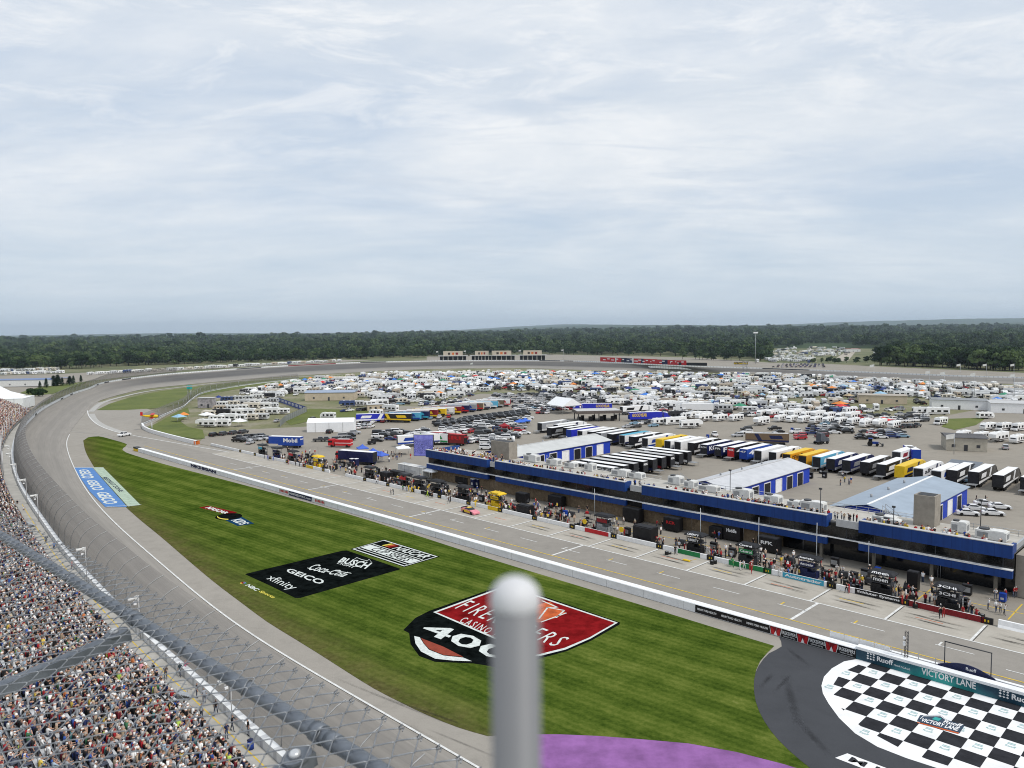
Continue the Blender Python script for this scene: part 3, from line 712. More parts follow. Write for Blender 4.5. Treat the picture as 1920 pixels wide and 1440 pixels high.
put_text(MB(), 'NASCAR', sub(q, .36, .65, .92, .90, .042), 0, .02, .25).build('lettering', PWHITE, r)
for i, mm in enumerate((PYEL, PORANGE, PRED)): mb = MB(); mb.poly(sub(q, .17 + .055 * i, .66, .21 + .055 * i, .90, .03, .03)); mb.build('colour_bar', mm, r)
# big shield
K = Pane(740, 1060, 4.364)
r = logo_root('casino_shield', 'huge dark red shield with black band reading 400 painted on the grass', 0)
mb = MB(); mb.poly(K.q([(285, 372), (916, 150), (1845, 468), (1838, 486), (1610, 616), (1410, 702), (1190, 762), (1010, 850), (900, 850), (720, 815), (640, 803), (330, 790), (200, 742), (130, 645), (118, 555), (70, 530), (170, 430)][::-1], .012)); mb.build('black_base', PBLACK, r)
mb = MB(); mb.poly(K.q([(315, 384), (916, 163), (1826, 470), (1600, 602), (1400, 690), (1190, 742), (1000, 768), (1040, 700)][::-1], .026)); mb.build('white_edge', PWHITE, r)
mb = MB(); mb.poly(K.q([(345, 386), (916, 176), (1802, 472), (1592, 592), (1392, 676), (1190, 727), (1080, 745), (1060, 690)][::-1], .04)); mb.build('red_field', PRED, r)
mb = MB(); mb.poly(K.q([(160, 580), (205, 590), (235, 640), (280, 692), (400, 740), (560, 756), (632, 786), (480, 781), (330, 765), (215, 706), (170, 640)], .03)); mb.build('white_crescent', PWHITE, r)
mb = MB(); mb.poly(K.q([(216, 597), (400, 668), (560, 750), (400, 735), (285, 688), (240, 640)], .034)); mb.build('brick_crescent', PRED2, r)
put_text(MB(), '400', K.q([(200, 545), (868, 788), (1010, 706), (300, 462)], .05), 0, .018, .0).build('number', PWHITE, r)
mb = MB(); put_text(mb, 'FIREKEEPERS', K.q([(488, 354), (1300, 668), (1440, 600), (626, 288)], .056), 0, .0, .0); put_text(mb, 'CASINO HOTEL', K.q([(522, 466), (1010, 672), (1075, 628), (576, 424)], .056), 0, .004)
mb.build('lettering', PWHITE, r)
mb = MB(); mb.poly(K.q([(1060, 452), (1180, 318), (1270, 300), (1330, 347), (1400, 392), (1330, 430), (1180, 470)][::-1], .05)); mb.build('flame', PORANGE, r)
mb = MB()
for a, b in (((1205, 292), (1335, 348)), ((1335, 348), (1238, 346)), ((1240, 346), (1388, 372)), ((1388, 372), (1320, 432)), ((1405, 392), (1195, 468)), ((1250, 350), (1180, 440))):
    p, q2 = np.array(K.g(*a)), np.array(K.g(*b)); d = q2 - p; d /= np.linalg.norm(d); nn = np.array([-d[1], d[0], 0]) * .13
    mb.poly([(*(p - nn)[:2], .06), (*(q2 - nn)[:2], .06), (*(q2 + nn)[:2], .06), (*(p + nn)[:2], .06)])
mb.build('flame_outline', PWHITE, r)
# oil spots and manhole on the strip beside the inner wall
# ================================================================== inner pit wall
iw = thing('pit_wall', 'long white barrier between the grass and pit road with sponsor boards', 'wall', (*AB(0, 0), 0), -math.pi / 4)
A0 = PA(268, 846)[0]
t = NT('pit_wall_top'); p = t.pos(); mp = t.n('ShaderNodeMapping'); mp.inputs['Rotation'].default_value = (0, 0, math.radians(45)); t.l(p, mp.inputs[0]); s3 = t.n('ShaderNodeSeparateXYZ'); t.l(mp.outputs[0], s3.inputs[0])
j = t.ramp(t.math('PINGPONG', t.math('DIVIDE', s3.outputs[0], 2.4), .5), (.24, 0.0), (.26, 1.0))
inb = t.ramp(t.math('PINGPONG', t.math('ADD', s3.outputs[1], -98.25), 3.0), (.10, 1.0), (.13, 0.0))
c = t.ramp(t.noise(p, .4, 5), (.3, (.76, .77, .78)), (.7, (.86, .87, .88))); c = t.mix(t.math('MULTIPLY', t.math('MULTIPLY', j, inb), .35), c, (.40, .41, .43))
t.fin(c, .6, 0, .25); TOPW = t.mat
mb = MB(); prf = [(97.6, 0), (97.6, 1.22), (97.68, 1.3), (98.85, 1.3), (98.9, 1.22), (98.9, 0)]
mb.prism(prf, A0, 45, 0); 
mb.build('barrier', WALLW, iw)
mb = MB(); mb.poly([(A0 + .2, 97.7, 1.304), (45, 97.7, 1.304), (45, 98.84, 1.304), (A0 + .2, 98.84, 1.304)]); mb.build('top_cap', TOPW, iw)
mb = MB()
for a in np.arange(A0 + 6, 44, 7.3): mb.box(a, 97.59, .02, .05, .02, 1.2)
mb.build('joint', LGREY, iw)
mb = MB(); mb.box(A0 - 2.2, 98.2, 0, 3.6, 1.5, .9); mb.build('end_cushion', YELLOW, iw)
mb = MB(); mb.box(A0 - 2.2, 98.2, .903, 3.7, 1.6, .55); mb.build('end_barrels', DARK, iw)
def board(a0, a1, z0, z1, mat, b=97.58):
    mb = MB(); mb.poly([(a0, b, z0), (a1, b, z0), (a1, b, z1), (a0, b, z1)]); return mb.build('board', mat, iw)
def btext(par, txt, a0, a1, z0, z1, mat, b=97.565, bold=.01):
    return put_text(MB(), txt, [(a0, b, z0), (a1, b, z0), (a1, b, z1), (a0, b, z1)], 0, bold).build('lettering', mat, par)
h0, h1 = PA(1304, 1148)[0], PA(1447, 1188)[0]; f1 = PA(1607.5, 1233)[0]
bd = board(h0, h1, .06, 1.2, BLACK)
w3 = (h1 - h0) / 3
for i in range(3): btext(bd, 'HENRY FORD HEALTH', h0 + w3 * i + .35, h0 + w3 * (i + 1) - .45, .5, .82, WHITE, bold=.03)
w3 = (f1 - h1) / 3
for i in range(3):
    a0 = h1 + w3 * i
    bd = board(a0 + .01, a0 + w3 * .36, .06, 1.2, DRED); mb = MB()
    for s in (-1, 1):
        cx = a0 + w3 * .18
        mb.poly([(cx + s * .05, 97.57, .1), (cx + s * .55, 97.57, .1), (cx + s * .75, 97.57, 1.15), (cx + s * .3, 97.57, .9)][::s])
        mb.poly([(cx + s * .62, 97.568, .1), (cx + s * .68, 97.568, .1), (cx + s * .9, 97.568, 1.18), (cx + s * .84, 97.568, 1.18)][::s], 1)
    mb.poly([(cx - .25, 97.566, .08), (cx + .25, 97.566, .08), (cx, 97.566, .7)], 1)
    mb.build('emblem', [RED, WHITE], bd)
    bd = board(a0 + w3 * .36, a0 + w3, .06, 1.2, BLACK)
    btext(bd, 'FIREKEEPERS', a0 + w3 * .39, a0 + w3 * .97, .52, .98, WHITE); btext(bd, 'CASINO HOTEL', a0 + w3 * .47, a0 + w3 * .9, .22, .38, WHITE)
t = NT('teal_banner'); mp = t.n('ShaderNodeMapping'); mp.inputs['Rotation'].default_value = (0, 0, math.radians(45)); t.l(t.pos(), mp.inputs[0]); s3 = t.n('ShaderNodeSeparateXYZ'); t.l(mp.outputs[0], s3.inputs[0])
g1 = t.math('PINGPONG', t.math('MULTIPLY_ADD', s3.outputs[0], 1 / 7.5, .62), 1.0); g1 = t.math('ADD', g1, t.math('MULTIPLY', s3.outputs[2], -.28))
t.fin(t.ramp(t.math('ADD', g1, t.math('MULTIPLY_ADD', t.noise(t.pos(), .5, 4), .4, -.1)), (.15, (.012, .045, .075)), (.45, (.02, .13, .16)), (.8, (.03, .30, .28))), .5); TEALB = t.mat
tb = board(f1, 20, .02, 1.62, TEALB, 97.56); bz = 97.545
def ruoff(a, par):
    mb = MB()
    for i in range(3):
        for j in range(3):
            if i == j == 1: continue
            cx, cz = a + .25 + i * .36, .52 + j * .32; mb.poly([(cx - .15, bz, cz), (cx, bz, cz - .13), (cx + .15, bz, cz), (cx, bz, cz + .13)])
    mb.poly([(a + .52, bz, .84), (a + .61, bz, .75), (a + .7, bz, .84), (a + .61, bz, .93)]); mb.build('emblem', WHITE, par)
    btext(par, 'Ruoff', a + 1.35, a + 3.25, .5, 1.15, WHITE, bz, .03); btext(par, 'MORTGAGE', a + 3.35, a + 5.2, .5, .72, WHITE, bz, 0)
def a_at(px, py, z): # pit wall chainage seen at a pixel
    return PA(px, py, z)[0]
ra = a_at(1520 + 480 / 4.8, 1140 + 440 / 4.8, .8); ruoff(ra, tb)
va, vb = a_at(1520 + 965 / 4.8, 1140 + 600 / 4.8, .8), a_at(1520 + 1480 / 4.8, 1140 + 715 / 4.8, .8); btext(tb, 'VICTORY LANE', va, vb, .45, 1.25, WHITE, bz, .02)
ruoff(a_at(1520 + 1670 / 4.8, 1140 + 780 / 4.8, .8), tb)
mb = MB()
for a in np.arange(f1, 20, 1.9): mb.box(a + .4, 98.2, 1.31, .8, .5, .12)
mb.build('cap_blocks', WHITE, iw)
mb = MB(); mb.box((f1 + 20) / 2, 98.1, 1.306, 20 - f1, 1.1, .33); mb.build('banner_rail', WALLW, iw)
# left-hand boards
xs = [PA(440 + x / 4.8, 900 + y / 4.8)[0] for x, y in ((395, 113), (487, 138), (697, 195), (727, 203), (832, 228))]
bd = board(xs[0], xs[1], .08, 1.2, PWHITE); [(lambda m_: (m_.poly([(xs[0] + (xs[1] - xs[0]) * (.06 + .13 * k), 97.57, .35), (xs[0] + (xs[1] - xs[0]) * (.15 + .13 * k), 97.57, .35), (xs[0] + (xs[1] - xs[0]) * (.16 + .13 * k), 97.57, .95), (xs[0] + (xs[1] - xs[0]) * (.07 + .13 * k), 97.57, .95)]), m_.build('red_block', RED, bd)))(MB()) for k in range(7)]
bd = board(xs[1], xs[2], .06, 1.2, NAVY); btext(bd, 'MISPEEDWAY.com', xs[1] + .4, xs[2] - .4, .36, .92, WHITE, bold=.02)
bd = board(xs[2], xs[3], .06, 1.2, NAVY); mb = MB()
for i in range(3): u0 = xs[2] + (xs[3] - xs[2]) * i / 3; mb.poly([(u0 + .1, 97.57, .06), (u0 + .55, 97.57, .06), (u0 + .75, 97.57, 1.2), (u0 + .3, 97.57, 1.2)])
mb.build('slash', WHITE, bd)
bd = board(xs[3], xs[4], .08, 1.2, PWHITE); [(lambda m_: (m_.poly([(xs[3] + (xs[4] - xs[3]) * (.06 + .13 * k), 97.57, .35), (xs[3] + (xs[4] - xs[3]) * (.15 + .13 * k), 97.57, .35), (xs[3] + (xs[4] - xs[3]) * (.16 + .13 * k), 97.57, .95), (xs[3] + (xs[4] - xs[3]) * (.07 + .13 * k), 97.57, .95)]), m_.build('red_block', RED, bd)))(MB()) for k in range(7)]
m0, m1 = PA(355, 876)[0], PA(407, 889)[0]; btext(iw, 'MICHIGAN', m0, m1, .15, 1.1, NAVY, 97.58, .09)
# outer pit wall: low white blocks with dark number squares, and the barriers past both ends
ow = thing('stall_wall', 'low white wall with dark square number plates between the pit stalls and crews', 'wall', (0, 0, 0), -math.pi / 4)
gx0, gx1 = PA(620, 886)[0], PA(650, 893)[0]
mb = MB(); e0 = PA(388, 836)[0]
mb.box((e0 + gx0) / 2, 122, 0, gx0 - e0, .35, .85); mb.box((gx1 - 27) / 2, 122, 0, -27 - gx1, .35, .85); mb.build('block', WHITE, ow)
for k, a in enumerate([-27.6 - 10.95 * k for k in range(22)]):
    if a < e0 or gx0 - 1 < a < gx1 + 1: continue
    mb = MB(); mb.box(a, 121.99, .0, 1.5, .40, .88); o = mb.build('number_plate', BLACK, ow)
    mb = MB()
    for d in (-.3, .12): mb.poly([(a + d, 121.785, .3), (a + d + .18, 121.785, .3), (a + d + .18, 121.785, .62), (a + d, 121.785, .62)])
    mb.build('digit', YELLOW, o)
br = thing('jersey_barrier', 'white concrete barrier closing the near end of the pit wall', 'barrier', (0, 0, 0), -math.pi / 4)
for k in range(8): mb = MB(); mb.prism([(121.5, 0), (121.7, .35), (121.85, 1.0), (122.25, 1.0), (122.4, .35), (122.6, 0)], -26.2 + 3.6 * k, -22.7 + 3.6 * k); mb.build('segment', WHITE, br)
br = thing('pit_entry_wall', 'white curved wall beside the pit entry below the green corner', 'wall')
pw = cr([(*G(*p), 0) for p in [(265, 799), (268, 805), (280, 811), (300, 817), (330, 825), (367, 834)]], 3)
nn, _ = normals(pw); grid_mesh('barrier', WHITE, [[(*p[:2], 0), (*p[:2], 1.5), (p[0] + n_[0] * .8, p[1] + n_[1] * .8, 1.5), (p[0] + n_[0] * .8, p[1] + n_[1] * .8, 0)] for p, n_ in zip(pw, nn)], None, None, br)
mb = MB(); x, y = G(369, 833); mb.box(x, y, 0, 1.6, 1.6, 1.3); mb.build('end_marker', ORANGE, br)
br = thing('pit_fence', 'wire fence with pale base wall running from the pit entry around the camp', 'fence')
fpts = cr([(*G(*p), 0) for p in [(266, 798), (285, 790), (305, 781), (325, 772), (345, 763), (360, 750), (380, 738), (420, 729), (480, 720), (560, 711)]], 6)
grid_mesh('base_wall', BARW, [[(*p[:2], 0), (*p[:2], 1.0), (p[0] + .4, p[1] + .1, 1.0)] for p in fpts], lambda u, v: (u, v), None, br)
grid_mesh('mesh', FMESH, [[(*p[:2], 1.0), (*p[:2], 4.2), (p[0] - 1.0, p[1], 5.0)] for p in fpts], lambda u, v: (.6 + .2 * u, v), None, br)
for p in fpts[::2]: mb = MB(); mb.cyl(p[0], p[1], 0, 4.2, .09, n=5); mb.build('post', GREY, br)
# ================================================================== victory lane floor
K = Pane(1520, 1140, 4.8)
ring_px = [(440, 456), (300, 482), (190, 545), (120, 620), (97, 700), (110, 770), (160, 860), (255, 990), (400, 1130), (600, 1250), (860, 1352), (1130, 1440), (1500, 1540), (2000, 1600), (2500, 1560), (2700, 1300), (2500, 1030), (1930, 880)]
inn_ring = [(560, 492), (430, 512), (330, 560), (245, 625), (205, 690), (208, 780), (255, 880), (340, 975), (480, 1090), (640, 1175), (820, 1272), (1040, 1360), (1290, 1440), (1600, 1500), (2000, 1540), (2380, 1490), (2560, 1300), (2400, 1060), (1930, 895)]
r = thing('victory_lane', 'black and white chequered victory lane floor with white rim on dark asphalt', 'painted floor')
VWHITE = M('victory_white', (.80, .80, .80), .8, .09, .35); VBLACK = M('victory_black', (.028, .029, .034), .85, .25, .8, spec=.1)
mb = MB(); mb.poly([(*p[:2], .024) for p in [K.g(*x) for x in ring_px]]); mb.build('white_field', VWHITE, r)
cl = np.array([TOAB(K.g(*x)[:2]) for x in inn_ring])
ar = sum(cl[i][0] * cl[(i + 1) % len(cl)][1] - cl[(i + 1) % len(cl)][0] * cl[i][1] for i in range(len(cl)))
if ar < 0: cl = cl[::-1]
from mathutils.geometry import convex_hull_2d
cl = np.array([cl[i] for i in convex_hull_2d([tuple(c) for c in cl])])
ar = sum(cl[i][0] * cl[(i + 1) % len(cl)][1] - cl[(i + 1) % len(cl)][0] * cl[i][1] for i in range(len(cl)))
if ar < 0: cl = cl[::-1]
def clip(poly, C_):
    for i in range(len(C_)):
        a, b = C_[i], C_[(i + 1) % len(C_)]; out = []
        side = lambda p: (b[0] - a[0]) * (p[1] - a[1]) - (b[1] - a[1]) * (p[0] - a[0])
        for k in range(len(poly)):
            p, q_ = poly[k - 1], poly[k]; sp_, sq = side(p), side(q_)
            if (sp_ >= 0) != (sq >= 0): t_ = sp_ / (sp_ - sq); out.append((p[0] + (q_[0] - p[0]) * t_, p[1] + (q_[1] - p[1]) * t_))
            if sq >= 0: out.append(q_)
        poly = out
        if not poly: return []
    return poly
mb = MB(); mt = MB(); ga, gb = 2.28, 2.5
for i in range(-3, 22):
    for j in range(-10, 2):
        a0, b0 = -34.45 + i * ga, 93.5 + j * gb
        if (i + j) % 2:
            pl = clip([(a0, b0), (a0 + ga, b0), (a0 + ga, min(b0 + gb, 97.6)), (a0, min(b0 + gb, 97.6))], cl)
            if len(pl) > 2: mb.poly([(*AB(*p), .034) for p in pl])
        elif (i * 3 + j) % 4 != 1 and len(clip([(a0, b0), (a0 + ga, b0), (a0 + ga, b0 + gb), (a0, b0 + gb)], cl)) == 4 and b0 + gb < 97.5:
            put_text(mt, 'Ruoff', [(*AB(a0 + .7, b0 + 1.1), .036), (*AB(a0 + 1.6, b0 + 1.1), .036), (*AB(a0 + 1.6, b0 + 1.5), .036), (*AB(a0 + .7, b0 + 1.5), .036)], 0, .03)
            for dd in (.25, .5): mt.poly([(*AB(a0 + .75, b0 + 1.45 + dd), .036), (*AB(a0 + 1.5, b0 + 1.45 + dd), .036), (*AB(a0 + 1.45, b0 + 1.6 + dd), .036), (*AB(a0 + .8, b0 + 1.6 + dd), .036)])
mb.build('black_squares', VBLACK, r); mt.build('square_emblem', M('pale_teal', (.33, .50, .50), .8, .1), r)
lg = MB(); lg.poly(K.q([(955, 1022), (985, 968), (1165, 965), (1225, 1010), (1385, 1062), (1340, 1132)], .05)[::-1]); lo = lg.build('emblem_panel', M('emblem_navy', (.03, .055, .09), .7, .1), r)
mb = MB(); put_text(mb, 'VICTORY LANE', K.q([(985, 1022), (1318, 1112), (1345, 1080), (1010, 995)], .064), 0, .03); put_text(mb, 'Ruoff', K.q([(1190, 1035), (1350, 1078), (1375, 1052), (1215, 1012)], .064), 0, .03)
for a, b in (((985, 1000), (1020, 968)), ((1020, 972), (1165, 972)), ((1165, 970), (1222, 1012))): mb.poly(K.q([(a[0], a[1] + 7), (b[0], b[1] + 7), b, a], .064))
mb.build('lettering', VWHITE, lo)
mb = MB(); mb.poly(K.q([(960, 1030), (1335, 1128), (1330, 1138), (958, 1038)][::-1], .066)); mb.build('orange_bar', PORANGE, lo)
mb = MB(); mb.poly(K.q([(1090, 1005), (1120, 985), (1180, 1000), (1150, 1022)][::-1], .064)); mb.build('teal_emblem', TEAL, lo)
r = thing('track_name_strip', 'white strip with spaced black MICHIGAN letters painted on the dark asphalt', 'painted marking')
(a0, b0), (a1, b1) = PA(1520 + 220 / 4.8, 1140 + 1350 / 4.8), PA(1520 + 330 / 4.8, 1140 + 1310 / 4.8)
mb = MB(); mb.poly([(*AB(a0, b0), .024), (*AB(a0 + 17, b0), .024), (*AB(a0 + 17, b1), .024), (*AB(a1, b1), .024)]); mb.build('white_strip', VWHITE, r)
put_text(MB(), 'M I C H I G A N', [(*AB(a0 + 1.1, b0 + .3), .034), (*AB(a0 + 16, b0 + .3), .034), (*AB(a0 + 16, b1 - .3), .034), (*AB(a0 + 1.1, b1 - .3), .034)], 0, .03).build('lettering', VBLACK, r)
# things standing on and behind the victory lane wall
def at_b(px, py, b, z):   # paddock coordinate a where the ray through a pixel meets the plane b
    lo, hi = -400.0, 200.0
    for _ in range(60):
        m = (lo + hi) / 2; x, y = AB(m, b); 
        if PX(x, y, z)[0] < px: lo = m
        else: hi = m
    return (lo + hi) / 2
a = at_b(1699, 1238, 98.4, 1.6); tw = thing('truss_tower', 'slim black lattice mast standing on the wall by the teal board', 'mast', (*AB(a, 98.4), 1.63), -math.pi / 4)
mb = MB()
for sx_ in (-.16, .16):
    for sy_ in (-.16, .16): mb.tube([(sx_, sy_, 0), (sx_, sy_, 3.3)], .03, 5)
for k in range(8):
    z = k * .41; mb.tube([(-.16, -.16, z), (.16, -.16, z + .41)], .018, 4); mb.tube([(.16, .16, z), (-.16, .16, z + .41)], .018, 4); mb.tube([(.16, -.16, z), (.16, .16, z + .41)], .018, 4); mb.tube([(-.16, .16, z), (-.16, -.16, z + .41)], .018, 4)
mb.build('lattice', DARK, tw); mb = MB(); mb.box(-.2, -.2, 2.3, .25, .2, .3); mb.box(-.2, -.2, 1.5, .25, .2, .5); mb.build('junction_box', WHITE, tw)
x0, x1 = at_b(1770, 1240, 99.6, 0), at_b(1857, 1265, 99.6, 0)
fr = thing('black_gantry', 'thin black goal-like frame standing behind the VICTORY LANE board', 'frame', (*AB(x0, 99.6), 0), -math.pi / 4)
mb = MB(); L_ = x1 - x0; mb.tube([(0, 0, 0), (0, 0, 4.4)], .06, 6); mb.build('upright', DARK, fr); mb = MB(); mb.tube([(L_, 0, 0), (L_, 0, 4.4)], .06, 6); mb.build('upright', DARK, fr); mb = MB(); mb.tube([(-.06, 0, 4.4), (L_ + .06, 0, 4.4)], .07, 6); mb.build('crossbar', DARK, fr)
x0, x1 = at_b(1758, 1250, 99.15, 1.3), at_b(1866, 1285, 99.15, 1.3)
sg = thing('arched_sign', 'dark navy arched sign with small white lettering behind the wall', 'sign', (*AB(x0, 99.15), 0), -math.pi / 4)
mb = MB(); L_ = x1 - x0; mb.prism([(0, 0), (.12, 0), (.12, 1.6), (0, 1.6)], 0, L_); o_ = [(L_ * k / 16, -.01, 1.6 + .8 * math.sin(math.pi * k / 16)) for k in range(17)]; mb.poly(o_); mb.poly([(x, .13, z) for x, _, z in o_][::-1])
for k in range(16): mb.poly([o_[k], (o_[k][0], .13, o_[k][2]), (o_[k + 1][0], .13, o_[k + 1][2]), o_[k + 1]])
mb.build('panel', NAVY, sg); put_text(MB(), 'Ruoff', [(L_ * .5, -.02, 1.75), (L_ * .68, -.02, 1.75), (L_ * .68, -.02, 2.15), (L_ * .5, -.02, 2.15)]).build('lettering', WHITE, sg)
for px, py, n_, lab in ((1556, 1216, 4, 'white fence panels behind the boards with red flame emblems'), (1660, 1240, 3, 'grey open handrail frame beside the black lattice mast')):
    a = at_b(px, py, 99.3, 1.0); fp = thing('fence_panel', lab, 'fence', (*AB(a, 99.3), 0), -math.pi / 4)
    for k in range(n_): mb = MB(); mb.box(k * 1.9 + .9, 0, .1, 1.8, .06, 1.9 if n_ == 4 else 1.3); mb.build('panel', WHITE if n_ == 4 else LGREY, fp)
    for k in range(n_ + 1): mb = MB(); mb.cyl(k * 1.9, .1, 0, 2.1, .05, n=5); mb.build('post', GREY, fp)
# long white safety wall behind the victory lane board
bw = thing('inner_barrier', 'second white barrier along pit road behind the victory lane wall', 'barrier', (0, 0, 0), -math.pi / 4)
mb = MB(); mb.box(at_b(1655, 1220, 100.4, 1) + 30, 100.4, 0, 60, .5, 1.15); mb.build('block', WALLW, bw)
# ================================================================== pit-side suites building (paddock grid: local x = a, local y = b)
R45 = -math.pi / 4
sb = thing('suites_building', 'long blue banded pit-side building with dark glass front and stone base', 'building', (0, 0, 0), R45)
a0, a1, bF, bB = -170.6, -27.6, 136.6, 148.5
t = NT('rubble_stone'); p = t.pos(); v = t.n('ShaderNodeTexVoronoi'); v.inputs['Scale'].default_value = 1.6; t.l(p, v.inputs['Vector'])
t.fin(t.mix(.5, t.ramp(t.noise(v.outputs['Color'], 3, 2), (.3, (.10, .07, .045)), (.7, (.26, .20, .13))), t.ramp(t.noise(p, 2.5, 4), (.3, (.10, .075, .05)), (.7, (.24, .18, .12)))), .95); STONE = t.mat
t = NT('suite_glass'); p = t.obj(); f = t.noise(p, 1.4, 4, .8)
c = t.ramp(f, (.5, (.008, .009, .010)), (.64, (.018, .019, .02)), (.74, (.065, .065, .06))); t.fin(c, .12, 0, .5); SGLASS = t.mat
t = NT('roof_membrane'); p = t.pos(); t.fin(t.ramp(t.noise(p, .35, 6, .65), (.3, (.36, .34, .30)), (.7, (.50, .48, .44))), .9); ROOFM = t.mat
stone_end = -66.0; M_COL = M('column_grey', (.17, .155, .13), .85, .12)
mb = MB(); mb.box((a0 + stone_end) / 2, (bF + bB) / 2 + .3, 0, stone_end - a0, bB - bF - .6, 3.0); mb.build('stone_base', STONE, sb)
mb = MB(); mb.box((stone_end + a1) / 2, (bF + bB) / 2 + 1.4, 0, a1 - stone_end, bB - bF - 2.8, 3.0); mb.build('ground_floor', GLASS, sb)
for k in range(5): mb = MB(); mb.box(-30 - k * 9.2, bF + .45, 0, .5, .5, 3.0); mb.build('column', M_COL, sb)
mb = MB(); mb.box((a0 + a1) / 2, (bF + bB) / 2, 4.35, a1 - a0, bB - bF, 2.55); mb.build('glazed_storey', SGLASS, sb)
mb = MB(); mb.box((a0 + a1) / 2, (bF + bB) / 2 + .1, 3.0, a1 - a0, bB - bF - .4, 1.35); mb.build('floor_slab', BLACK, sb)
for k in range(30): mb = MB(); mb.box(a0 + 2.4 + k * 4.8, bF - .03, 4.36, .12, .1, 2.5); mb.build('mullion', DARK, sb)
mb = MB(); mb.box((a0 + a1) / 2, (bF + bB) / 2 + .35, 6.9, a1 - a0 - .6, bB - bF - .9, .3); mb.build('roof', ROOFM, sb)
segs = [(a0, -145.2), (-142.2, -100.8), (-96.3, -56.2), (-50.6, a1)]
for s0, s1 in segs:
    mb = MB(); mb.box((s0 + s1) / 2, bF - .75, 6.25, s1 - s0, .5, 2.05)
    mb.box(s0 + .25, bF + .5, 6.25, .5, 2.0, 2.05); mb.box(s1 - .25, bF + .5, 6.25, .5, 2.0, 2.05)
    mb.build('upper_fascia', SUITEB, sb)
    mb = MB(); mb.box((s0 + s1) / 2, bF - .62, 8.303, s1 - s0 - .1, .9, .12); mb.build('parapet_cap', LGREY, sb)
    mb = MB(); mb.box((s0 + s1) / 2, bF - .4, 3.05, s1 - s0, .75, 1.25); mb.build('lower_fascia', SUITEB, sb)
    mb = MB(); mb.box((s0 + s1) / 2, bF - .42, 4.303, s1 - s0 + .02, .85, .14); mb.build('white_ledge', WHITE, sb)
for s0, s1 in zip([segs[i][1] for i in range(3)], [segs[i + 1][0] for i in range(3)]):
    mb = MB(); mb.box((s0 + s1) / 2, bF - .2, 4.3, s1 - s0, .5, .14); mb.build('white_ledge', WHITE, sb)
    mb = MB(); mb.box((s0 + s1) / 2 + (s1 - s0) * .14, bF - .5, 6.6, (s1 - s0) * .72, .3, 1.3); mb.build('terrace_parapet', LGREY, sb)
mb = MB(); mb.box(a0 + .3, 142.5, 6.25, .4, 11, 2.0); mb.build('end_fascia', SUITEB, sb)
mb = MB(); mb.box(a1 - .3, 142.5, 6.9, .3, 11, .9); mb.build('end_rail', STEEL, sb)
mb = MB(); mb.box(a1 + 1.7, 142, 0, 3.2, 9, 6.6); mb.build('stair_block', TAN, sb)
for aa, w in ((-148.6, 7.0), (-42.6, 3.4)):
    mb = MB(); th_ = 4.9 if aa < -100 else 5.6; mb.box(aa, 145.3, 7.0, w, 3.2, th_); mb.box(aa, 145.3, 7.0 + th_, w - .7, 2.5, .05, 1); mb.build('roof_tower', [TAN, BLACK], sb)
mb = MB(); mb.cyl(-145.9, 146.2, 11.9, 13.4, .5, .4, 10); mb.build('roof_vent', WHITE, sb)
for s0, s1 in ((-125, -99), (-96, -70), (-62, -45), (-38, a1)):
    mb = MB()
    for h in (7.7, 8.2): mb.tube([(s0, 147.2, h), (s1, 147.2, h)], .04, 4)
    for a in np.arange(s0, s1 + .1, 2.2): mb.cyl(a, 147.2, 7.2, 8.22, .035, n=4)
    mb.build('roof_railing', STEEL, sb)
# steel stair trusses behind the roof
for a_, b_, n_ in ((-139, 152, 7), (-98, 152, 10), (-52, 151, 8)):
    st = thing('steel_stair', {-139: 'pale steel stair frame beside the blue garage with grey tower', -98: 'long pale steel stair frame rising behind the flat roof by the black trailers', -52: 'pale steel stair frame behind the roof next to the last blue garage'}[a_], 'stairs', (*AB(a_, b_), 0), R45)
    mb = MB()
    for s in (0, 1.6):
        mb.tube([(0, s, 7.2), (n_ * 1.1, s, 1.2)], .07, 5); mb.tube([(0, s, 8.2), (n_ * 1.1, s, 2.2)], .05, 5)
    mb.build('stringer', STEEL, st)
    mb = MB()
    for k in range(n_ * 4): mb.box(k * .275 + .1, .8, 7.15 - k * 6 / (n_ * 4), .26, 1.5, .04)
    mb.build('treads', GREY, st)
    for k in range(0, n_ + 1, 2):
        for s in (0, 1.6): mb = MB(); mb.cyl(k * 1.1, s, 0, 8.2 - k * 6 / n_, .06, n=5); mb.build('post', STEEL, st)
# rooftop air handlers
def hvac(a, b, L, W, Hh, lab):
    h = thing('rooftop_unit', lab, 'air handler', (*AB(a, b), 7.2), R45, 'air handling units on the suites roof')
    mb = MB(); mb.box(0, 0, .25, L, W, Hh, top=(.98, .98)); mb.box(0, 0, 0, L * .9, W * .8, .25); mb.box(L * .2, 0, Hh + .25, L * .45, W * .9, .12); mb.build('casing', OFFWHITE, h)
    mb = MB(); mb.box(-L * .25, -W / 2 - .01, .5, L * .35, .04, Hh * .6); mb.build('louvre', GREY, h); mb = MB(); mb.box(L / 2 + .01, 0, .5, .04, W * .6, Hh * .6); mb.build('louvre', GREY, h)
    mb = MB(); mb.cyl(-L * .25, 0, Hh + .25, Hh + .5, min(L * .2, W * .35), n=10); mb.build('fan', DARK, h)
hv = []
for px, py in ((1060, 868), (1078, 876), (1112, 882), (1165, 893), (1194, 897), (1268, 908), (1296, 915), (1330, 922), (1393, 934), (1450, 944), (1490, 952), (1525, 958), (1660, 984), (1672, 988), (1800, 998), (1860, 1012), (980, 855), (1012, 863)):
    a, b = PA(px, py, 7.2); hv.append((a, min(max(b, 139), 146)))
hv.sort()
